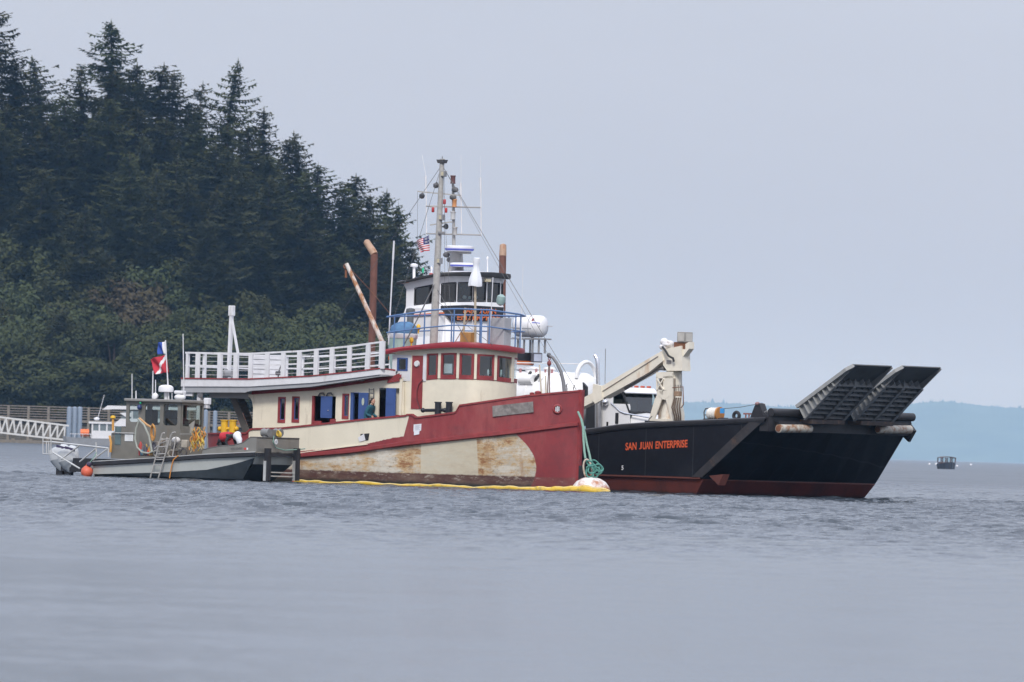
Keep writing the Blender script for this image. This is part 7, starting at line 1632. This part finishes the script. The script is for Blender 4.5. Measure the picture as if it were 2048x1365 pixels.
def worker():
    # bent over on the bow deck of the dive boat, white hood down over the head
    y = -.75; hd = D.y(475, 873, y); hp = D.y(440, 889, y); zd = D.zfor(hp.x, -1.43, [(140, 926.5), (411, 910.6), (511, 906)]) - .02
    x0 = hp.x - .05; hipz = max(hp.z, zd + .62); sh = D.y(462, 872, y)
    J = [(x0, y, hipz, .17, .9), (x0 * .55 + sh.x * .45, y, hipz * .5 + sh.z * .5 + .04, .16, .9), (sh.x, y, sh.z, .15, .85), (sh.x + .13, y, sh.z + .02, .06),
         (x0 + .02, y - .11, hipz - .06, .11), (x0 + .22, y - .13, zd + .38, .08), (x0 - .02, y - .13, zd + .12, .055), (x0 + .12, y - .13, zd + .05, .05),
         (x0 + .02, y + .11, hipz - .06, .11), (x0 + .25, y + .13, zd + .38, .08), (x0 + .0, y + .13, zd + .12, .055), (x0 + .14, y + .13, zd + .05, .05),
         (sh.x, y - .18, sh.z - .02, .075), (sh.x - .07, y - .24, sh.z - .27, .06), (sh.x + .06, y - .22, sh.z - .48, .045),
         (sh.x, y + .18, sh.z - .02, .075), (sh.x + .05, y + .24, sh.z - .28, .06), (sh.x + .15, y + .2, sh.z - .48, .045)]
    E = [(0, 1), (1, 2), (2, 3), (0, 4), (4, 5), (5, 6), (6, 7), (0, 8), (8, 9), (9, 10), (10, 11), (2, 12), (12, 13), (13, 14), (2, 15), (15, 16), (16, 17)]
    pr = figure('person', 'person bent over on the bow deck in a red vest, dark sleeves and white hood', D, J, E, mat('dark_cloth', (.02, .022, .026), .8, var=.2, scale=8), None)
    a, b = Vector(J[1][:3]), Vector(J[2][:3]); g = MB(); d = (b - a).normalized()
    g.tube([a - d * .12, a, a.lerp(b, .6), b + d * .02], [.19, .195, .185, .14], 18); g.build('vest', mat('vest_red', (.45, .025, .04), .8, var=.2, scale=8), pr)
    W = head_on(pr, hd, (.75, -.1, -.65), hair=False)
    f = Vector((.75, -.1, -.65)).normalized(); s = Vector((0, 0, 1)).cross(f).normalized(); u = f.cross(s).normalized(); M = Matrix((f, s, u)).transposed()
    g = MB(); g.ell(Vector(hd) - f * .03, (.16, .16, .19), 18, M); g.tube([Vector(hd) + Vector((.02, -.04, .0)), Vector(hd) + Vector((.13, -.06, -.14)), Vector(hd) + Vector((.15, -.06, -.30)), Vector(hd) + Vector((.13, -.05, -.36))], [.14, .13, .09, .03], 12); g.build('hood', mat('white_cloth', (.78, .80, .84)), pr)
    g = MB(); hand(g, J[14][:3], (.4, 0, -.9), (1, 0, 0)); hand(g, J[17][:3], (.4, 0, -.9), (1, 0, 0)); g.build('hands', skin_, pr)
worker()

# ------------------------------------------------------------------ oil boom, mooring buoy, line
def boom():
    pth = [(590, 401.2), (640, 400.4), (700, 399.3), (770, 398.0), (840, 396.8), (900, 395.9), (960, 395.2), (1020, 394.4), (1080, 393.6), (1130, 393.0), (1170, 392.6), (1222, 392.2)]
    o0 = on_water(590, 401.2); root = empty('oil_boom', o0); tag(root, 'long yellow floating oil boom laid along the waterline of the tug', 'oil boom')
    m_ = mat('boom_yellow', (.66, .44, .04), .45, var=.12, scale=2, dirt=(.34, .25, .06), dirt_amt=.6, dirt_scale=4)
    r = random.Random(1); P_ = []
    for (a, d0), (b, d1) in zip(pth, pth[1:]):
        for i in range(6):
            f_ = i / 6; P_.append((a + (b - a) * f_, d0 + (d1 - d0) * f_))
    P_.append(pth[-1]); pts = []; rs = []
    for px, dd in P_:
        q = on_water(px, dd) - o0; thick = .085 + .075 * max(0, min(1, (px - 1000) / 150)); thick *= 1 + .10 * math.sin(px * .21) + .10 * math.sin(px * .07 + 1)
        pts.append((q.x, q.y, .02 + .025 * math.sin(px * .045) + .012 * math.sin(px * .13) + thick * .35)); rs.append(thick)
    rs[0] = .04; rs[-1] = .07
    g = MB(); g.tube(pts, rs, 12); g.build('boom_float', m_, root)
    g = MB(); g.tube([(p[0], p[1] - r_ * .6, p[2] + r_ * .75) for p, r_ in zip(pts, rs)], .02, 5); g.build('boom_seam', mat('boom_rope', (.72, .60, .30), .8), root)
    g = MB(); g.strip([[(p[0], p[1], p[2]) for p in pts], [(p[0], p[1], -.4) for p in pts]]); g.build('boom_skirt', mat('boom_skirt', (.10, .08, .05), .7), root)
    g = MB(); g.add([(-.15, -.05, 0), (.12, -.05, 0), (.12, -.05, .24), (-.15, .08, 0), (.12, .08, 0), (.12, .08, .24)], [(0, 1, 2), (3, 5, 4), (0, 3, 4, 1), (1, 4, 5, 2), (2, 5, 3, 0)]); g.build('end_marker', mat('marker_red2', (.5, .03, .02), .5), root)
boom()

def buoy():
    o0 = on_water(1184, 393.6); root = empty('mooring_buoy', o0); tag(root, 'white mooring buoy with rust stains and a steel ring, beside the tug bow', 'buoy')
    g = MB(); g.lathe([(.1, -.5), (.6, -.35), (.76, -.1), (.77, .06), (.72, .2), (.58, .38), (.38, .5), (.18, .56), (.03, .57)], (0, 0, .05), n=30)
    g.build('float_body', mat('buoy_white', (.72, .70, .68), .5, var=.06, dirt=(.42, .17, .08), dirt_amt=.62, dirt_scale=2.2), root)
    lk = MB(); pts = []
    for i in range(25):
        a = 2 * math.pi * i / 24; pts.append((-.15 + .16 * math.cos(a) - .05 * math.sin(a), 0, .92 + .38 * math.sin(a)))
    lk.tube(pts, .038, 8, cap=False); lk.build('mooring_ring', mat('ring_white_rust', (.55, .48, .40), .6, dirt=RUST, dirt_amt=.5, dirt_scale=6), root)
    g = MB(); g.cyl((-.1, 0, .56), (-.12, 0, .66), .16, .1, n=14); g.build('ring_base', rustm, root)
    # mooring line from the tug's bow to the ring, with its knot
    ln = empty('mooring_line', o0); tag(ln, 'green mooring line hanging in a loop from the tug bow to the buoy ring', 'rope')
    w = lambda px, py, Y=394.0: at_depth(px, py, Y) - o0
    for k, pts in enumerate(([(1156, 824), (1162, 838), (1166, 855), (1167, 880), (1169, 905), (1171, 918)], [(1157, 826), (1164, 842), (1169, 865), (1174, 890), (1179, 910), (1183, 930)])):
        g = MB(); g.tube([w(a, b, 395.4 - 1.2 * i / 5) for i, (a, b) in enumerate(pts)], .045, 8); g.build('strand', rope_green, ln)
    r = random.Random(3); g = MB()
    for i in range(9):
        c = w(1186 + r.uniform(-7, 12), 936 + r.uniform(-9, 11), 393.4); pts = []
        ax = r.uniform(0, 3.1); R1, R2 = r.uniform(.12, .24), r.uniform(.06, .16)
        for j in range(13):
            a = 2 * math.pi * j / 12; pts.append(c + Vector((R1 * math.cos(a) * math.cos(ax) - R2 * math.sin(a) * math.sin(ax), .05 * math.sin(2 * a), R1 * math.cos(a) * math.sin(ax) + R2 * math.sin(a) * math.cos(ax))))
        g.tube(pts, .035, 6)
    g.build('knot', mat('rope_dark_green', (.09, .26, .22), .9, var=.25, scale=20), ln)
buoy()

# ------------------------------------------------------------------ pier, piles, gangway, boats along the far shore
def W_(px, py, Y): return at_depth(px, py, Y)
def pier():
    Y = 1795; zt, zd = W_(80, 812.5, Y).z, W_(80, 838, Y).z; o0 = Vector((W_(-30, 838, Y).x, Y, 0)); root = empty('pier', o0); tag(root, 'long timber pier with a tall slatted railing along the wooded shore', 'pier')
    tm = mat('pier_timber', (.20, .175, .145), .85, var=.2, scale=1.5); x1 = W_(640, 838, Y).x - o0.x
    g = MB(); g.bb(0, x1, 0, 6, zd - .5, zd); g.build('pier_deck', tm, root)
    step = 3.6; n = int(x1 / step)
    for i in range(n + 1):
        g = MB(); g.bb(i * step + .35, i * step + .8, -.25, .15, -1, zt); g.build('pier_post', tm, root)
    for j in range(5):
        z = zd + (zt - zd) * (.16 + .2 * j); g = MB(); g.bb(0, x1, -.02, .08, z - .09, z + .09); g.build('pier_rail', tm, root)
    for j in range(7):
        z = zd - .8 - j * .55; g = MB(); g.bb(0, x1, .6 + .02 * (j % 2), .9, z - .25, z + .22); g.build('bulkhead_plank', mat('bulkhead', (.11, .10, .085), .9, var=.25, scale=.8), root)
    # orange crates and machinery on the pier
    for px, py, w_, h_ in ((489, 826, 1.4, 1.3), (486, 836, 2.0, .9)):
        p = W_(px, py, Y - 1); o = empty('storage_crate', (p.x, Y + 1.5, zd)); tag(o, 'faded orange crate stacked on the timber pier', 'crate', 'orange crates on the pier')
        g = MB(); z0 = 0 if py > 830 else .9; g.bb(-w_ / 2, w_ / 2, 0, 1.2, z0, z0 + h_); b = g.build('crate_body', mat('faded_orange', (.45, .17, .09), .8, var=.2), o)
        for k in (-1, 1): g = MB(); g.bb(k * w_ / 2 - .06, k * w_ / 2 + .06, -.05, 0, z0, z0 + h_); g.build('corner_batten', mat('faded_orange', (.45, .17, .09)), o)
pier()
def pile(px, py, wpx, Y, label):
    p = W_(px, py, Y); r_ = wpx / 2 * Y / F; o = empty('mooring_pile', (p.x, Y, 0)); tag(o, label, 'pile', 'steel mooring piles')
    g = MB(); g.lathe([(r_, -3), (r_, p.z - .05), (r_ * .96, p.z)], n=18); g.build('pile_shaft', mat('pile_blue_grey', (.21, .26, .33), .5, var=.08, dirt=(.16, .18, .2), dirt_amt=.25, streak=True, dirt_scale=.6), o)
    g = MB(); g.lathe([(r_ * 1.03, p.z - .02), (r_ * .6, p.z + .15), (.02, p.z + .2)], n=18); g.build('pile_cap', mat('pile_blue_grey', (.21, .26, .33)), o)
for px in (139, 149.5, 160): pile(px, 816, 10, 1735 + px * .05, 'blue-grey steel pile of a close row of three at the gangway')
for px, py in ((412, 822), (430.5, 824)): pile(px, py, 8.5, 1740, 'blue-grey steel pile of a pair seen under the tug upper deck')

def gangway():
    Y = 1715; a, b = W_(-40, 829.5, Y), W_(137, 852, Y); c, d = W_(-40, 861, Y), W_(128, 880, Y); o0 = Vector((d.x, Y, 0)); root = empty('gangway', o0); tag(root, 'white truss gangway sloping down from the pier to the float', 'gangway')
    m_ = mat('gangway_white', (.62, .62, .61), .5, var=.06); sft = lambda p, dy=0: Vector((p.x - o0.x, dy, p.z))
    for dy in (0, 1.6):
        A, B, Cc, Dd = sft(a, dy), sft(b, dy), sft(c, dy), sft(d, dy)
        for p, q in ((A, B), (Cc, Dd)): g = MB(); g.bar(p, q, .2, .28); g.build('chord', m_, root)
        n = 12
        for i in range(n):
            f0, f1 = i / n, (i + 1) / n; m0 = (f0 + f1) / 2
            for p, q in ((Cc.lerp(Dd, f0), A.lerp(B, m0)), (A.lerp(B, m0), Cc.lerp(Dd, f1))): g = MB(); g.bar(p, q, .18, .2); g.build('diagonal', m_, root)
    g = MB(); A, B = sft(c, .8), sft(d, .8); g.bar(A + Vector((0, 0, .1)), B + Vector((0, 0, .1)), 1.5, .08); g.build('walkway', mat('walkway_grey', (.3, .3, .3), .7), root)
    o = empty('mooring_float', Vector((W_(110, 880, Y).x, Y + 2, 0))); tag(o, 'low brown timber float under the foot of the gangway', 'float')
    g = MB(); g.bb(-14, 9, -2, 3, -.2, .55); g.build('float_deck', mat('pier_timber', (.2, .175, .145)), o); 
    for i in range(8): g = MB(); g.bb(-13.5 + i * 3, -12.9 + i * 3, -2.12, -2.0, -.2, .75); g.build('bull_rail_block', mat('pier_timber', (.2, .175, .145)), o)
gangway()

def moored_boats():
    am = mat('far_alu', (.32, .33, .35), .5, .2, var=.08); wm = mat('far_white', (.70, .70, .72), .4, var=.04); gl = mat('far_glass', (.06, .07, .08), .1)
    Y = 1700; s = Y / F
    x = lambda px: W_(px, 880, Y).x; z = lambda px, py: W_(px, py, Y).z
    o0 = Vector((x(180), Y, 0)); o = empty('patrol_boat', o0); tag(o, 'small grey-hulled patrol boat with a white cabin moored behind the outboard motors', 'boat')
    X = lambda px: x(px) - o0.x
    st = [(124, 872, .02), (130, 873, .5), (145, 875, 1.1), (175, 877, 1.35), (228, 878, 1.35)]
    g = MB()
    for sd in (-1, 1): g.strip([[(X(a), sd * w_, z(a, q)) for a, q, w_ in st], [(X(a) + (.5 if a < 135 else 0), sd * w_ * .85, -.2) for a, q, w_ in st]])
    g.strip([[(X(a), -w_, z(a, q) - .1) for a, q, w_ in st], [(X(a), w_, z(a, q) - .1) for a, q, w_ in st]]); g.strip([[(X(228), -1.35, z(228, 878)), (X(228), 1.35, z(228, 878))], [(X(228), -1.2, -.2), (X(228), 1.2, -.2)]]); g.build('hull', am, o)
    g = MB(); g.bb(X(183), X(226), -1.0, 1.0, z(200, 878), z(200, 862)); g.build('cabin_base', wm, o)
    for a, b in ((183, 186), (197, 200), (212, 215), (224, 226)): g = MB(); g.bb(X(a), X(b), -1.0, 1.0, z(200, 862), z(200, 848)); g.build('cabin_pillar', wm, o)
    g = MB(); g.bb(X(186), X(224), -.9, .9, z(200, 862), z(200, 848)); g.build('cabin_glazing', mat('far_glazing', (.16, .19, .2), .15), o)
    g = MB(); g.bb(X(177), X(228), -1.15, 1.15, z(200, 848), z(200, 844)); g.build('cabin_roof', wm, o)
    g = MB(); g.ell((X(192), 0, z(192, 838)), (.5, .4, .28), 12); g.build('radar_dome', wm, o); g = MB(); g.cyl((X(194), 0, z(194, 838)), (X(206), 0, z(206, 790)), .05, n=6); g.build('whip_antenna', wm, o)
    g = MB(); g.cyl((X(161), -.4, z(161, 866)), (X(178), -.4, z(178, 866)), .62, n=16); g.build('orange_float', orange, o)
    g = MB()
    for a in (150, 166, 182): g.cyl((X(a), -1.25, z(a, 876)), (X(a), -1.25, z(a, 868)), .05, n=6)
    g.cyl((X(140), -1.2, z(140, 868)), (X(184), -1.25, z(184, 869)), .05, n=6); g.build('bow_rail', wm, o)
    # cabin cruiser with hardtop
    Y2 = 1725; x2 = lambda px: W_(px, 880, Y2).x; z2 = lambda px, py: W_(px, py, Y2).z; o1 = Vector((x2(270), Y2, 0)); o = empty('cabin_cruiser', o1); tag(o, 'white cabin cruiser with a long hardtop, seen behind the work boat cabin', 'boat')
    X = lambda px: x2(px) - o1.x
    st = [(196, 852, .02), (215, 853, .9), (240, 855, 1.5), (300, 856, 1.7), (385, 856, 1.6)]
    g = MB()
    for sd in (-1, 1): g.strip([[(X(a), sd * w_, z2(a, q)) for a, q, w_ in st], [(X(a) + (.8 if a < 215 else 0), sd * w_ * .8, -.2) for a, q, w_ in st]])
    g.strip([[(X(a), -w_, z2(a, q) - .05) for a, q, w_ in st], [(X(a), w_, z2(a, q) - .05) for a, q, w_ in st]]); g.strip([[(X(385), -1.6, z2(385, 856)), (X(385), 1.6, z2(385, 856))], [(X(385), -1.3, -.2), (X(385), 1.3, -.2)]]); g.build('hull', wm, o)
    g = MB(); g.prism([(X(222), -1.3, z2(222, 853)), (X(240), -1.3, z2(240, 838)), (X(380), -1.3, z2(380, 838)), (X(380), -1.3, z2(380, 853))], (0, 2.6, 0)); g.build('cabin', wm, o)
    g = MB(); g.prism([(X(240), -1.2, z2(240, 838)), (X(248), -1.2, z2(248, 823)), (X(375), -1.2, z2(375, 823)), (X(375), -1.2, z2(375, 838))], (0, 2.4, 0)); g.build('cabin_glazing', mat('far_glazing', (.16, .19, .2)), o)
    for a in (262, 285, 308, 332, 356): g = MB(); g.bb(X(a), X(a + 3), -1.25, 1.25, z2(a, 838), z2(a, 823)); g.build('cabin_pillar', wm, o)
    g = MB(); g.prism([(X(203), -1.4, z2(203, 820)), (X(214), -1.4, z2(214, 811.5)), (X(390), -1.4, z2(390, 816)), (X(390), -1.4, z2(390, 821)), (X(225), -1.4, z2(225, 819))], (0, 2.8, 0)); g.build('hardtop', wm, o)
    g = MB(); g.prism([(X(238), -1.42, z2(238, 826)), (X(262), -1.42, z2(262, 826)), (X(262), -1.42, z2(262, 834)), (X(250), -1.42, z2(250, 834))], (0, .1, 0)); g.build('wing_panel', wm, o)
    # launch and floats far out to the right
    Y3 = 1900; x3 = lambda px: W_(px, 930, Y3).x; p = on_water(1894.5, Y3); o = empty('launch', p, R(8)); tag(o, 'small dark launch with a three-windowed cabin far out on the water', 'boat')
    k = Y3 / F; dkm = mat('launch_dark', (.05, .055, .07), .5, var=.1); brn = mat('launch_brown', (.10, .06, .06), .5)
    g = MB(); rows = []
    for yy, w_, zt in ((-4.5, .05, 1.35), (-3.8, .6, 1.3), (-2.5, 1.2, 1.15), (0, 1.48, 1.0), (3.5, 1.45, .95)): rows.append([(-w_, yy, zt), (-w_ * .82, yy, -.1), (w_ * .82, yy, -.1), (w_, yy, zt)])
    g.strip(rows); g.add(rows[-1], [(0, 1, 2, 3)]); g.strip([[r[0] for r in rows], [r[3] for r in rows]]); g.build('hull', dkm, o)
    g = MB(); g.bb(-1.4, 1.4, -1, 2.5, 1.0, 1.3); g.build('cabin_base', brn, o)
    for xx in (-1.38, -.46, .46, 1.38):
        for yy in (-1, 2.4): g = MB(); g.bb(xx - .1, xx + .1, yy - .06, yy + .06, 1.3, 2.2); g.build('cabin_post', brn, o)
    for i in range(3):
        g = MB(); g.quad((-1.28 + i * .92, -1, 1.3), (-.56 + i * .92, -1, 1.3), (-.56 + i * .92, -1, 2.2), (-1.28 + i * .92, -1, 2.2)); g.build('pane', pane, o)
    rows = [[(xx, yy, 2.2 + .22 * (1 - (xx / 1.5) ** 2)) for xx in (-1.5, -1, -.5, 0, .5, 1, 1.5)] for yy in (-1.3, 2.6)]; g = MB(); g.strip(rows); g.strip([[(a, b, c - .12) for a, b, c in r] for r in rows]); g.strip([rows[0], [(a, b, c - .12) for a, b, c in rows[0]]]); g.build('cabin_roof', brn, o)
    for px, py, lb in ((1859, 928.5, 'left'), (1872, 928.5, ''), (1914.5, 932.5, ''), (1942, 930, '')):
        hy = HY + (px - 1024) * SLOPE; Yf = H * F / (py + 1.2 - hy); q = on_water(px, Yf); o = empty('net_float', q); tag(o, 'small white float on the water beside the far launch', 'float', 'white floats around the launch')
        r_ = 2.0 * Yf / F; g = MB(); g.ell((0, 0, r_ * .5), (r_ * 1.2, r_, r_), 12); g.build('float_body', white, o); g = MB(); g.cyl((0, 0, r_), (0, 0, r_ * 1.7), r_ * .15, n=6); g.build('float_staff', white, o)
moored_boats()
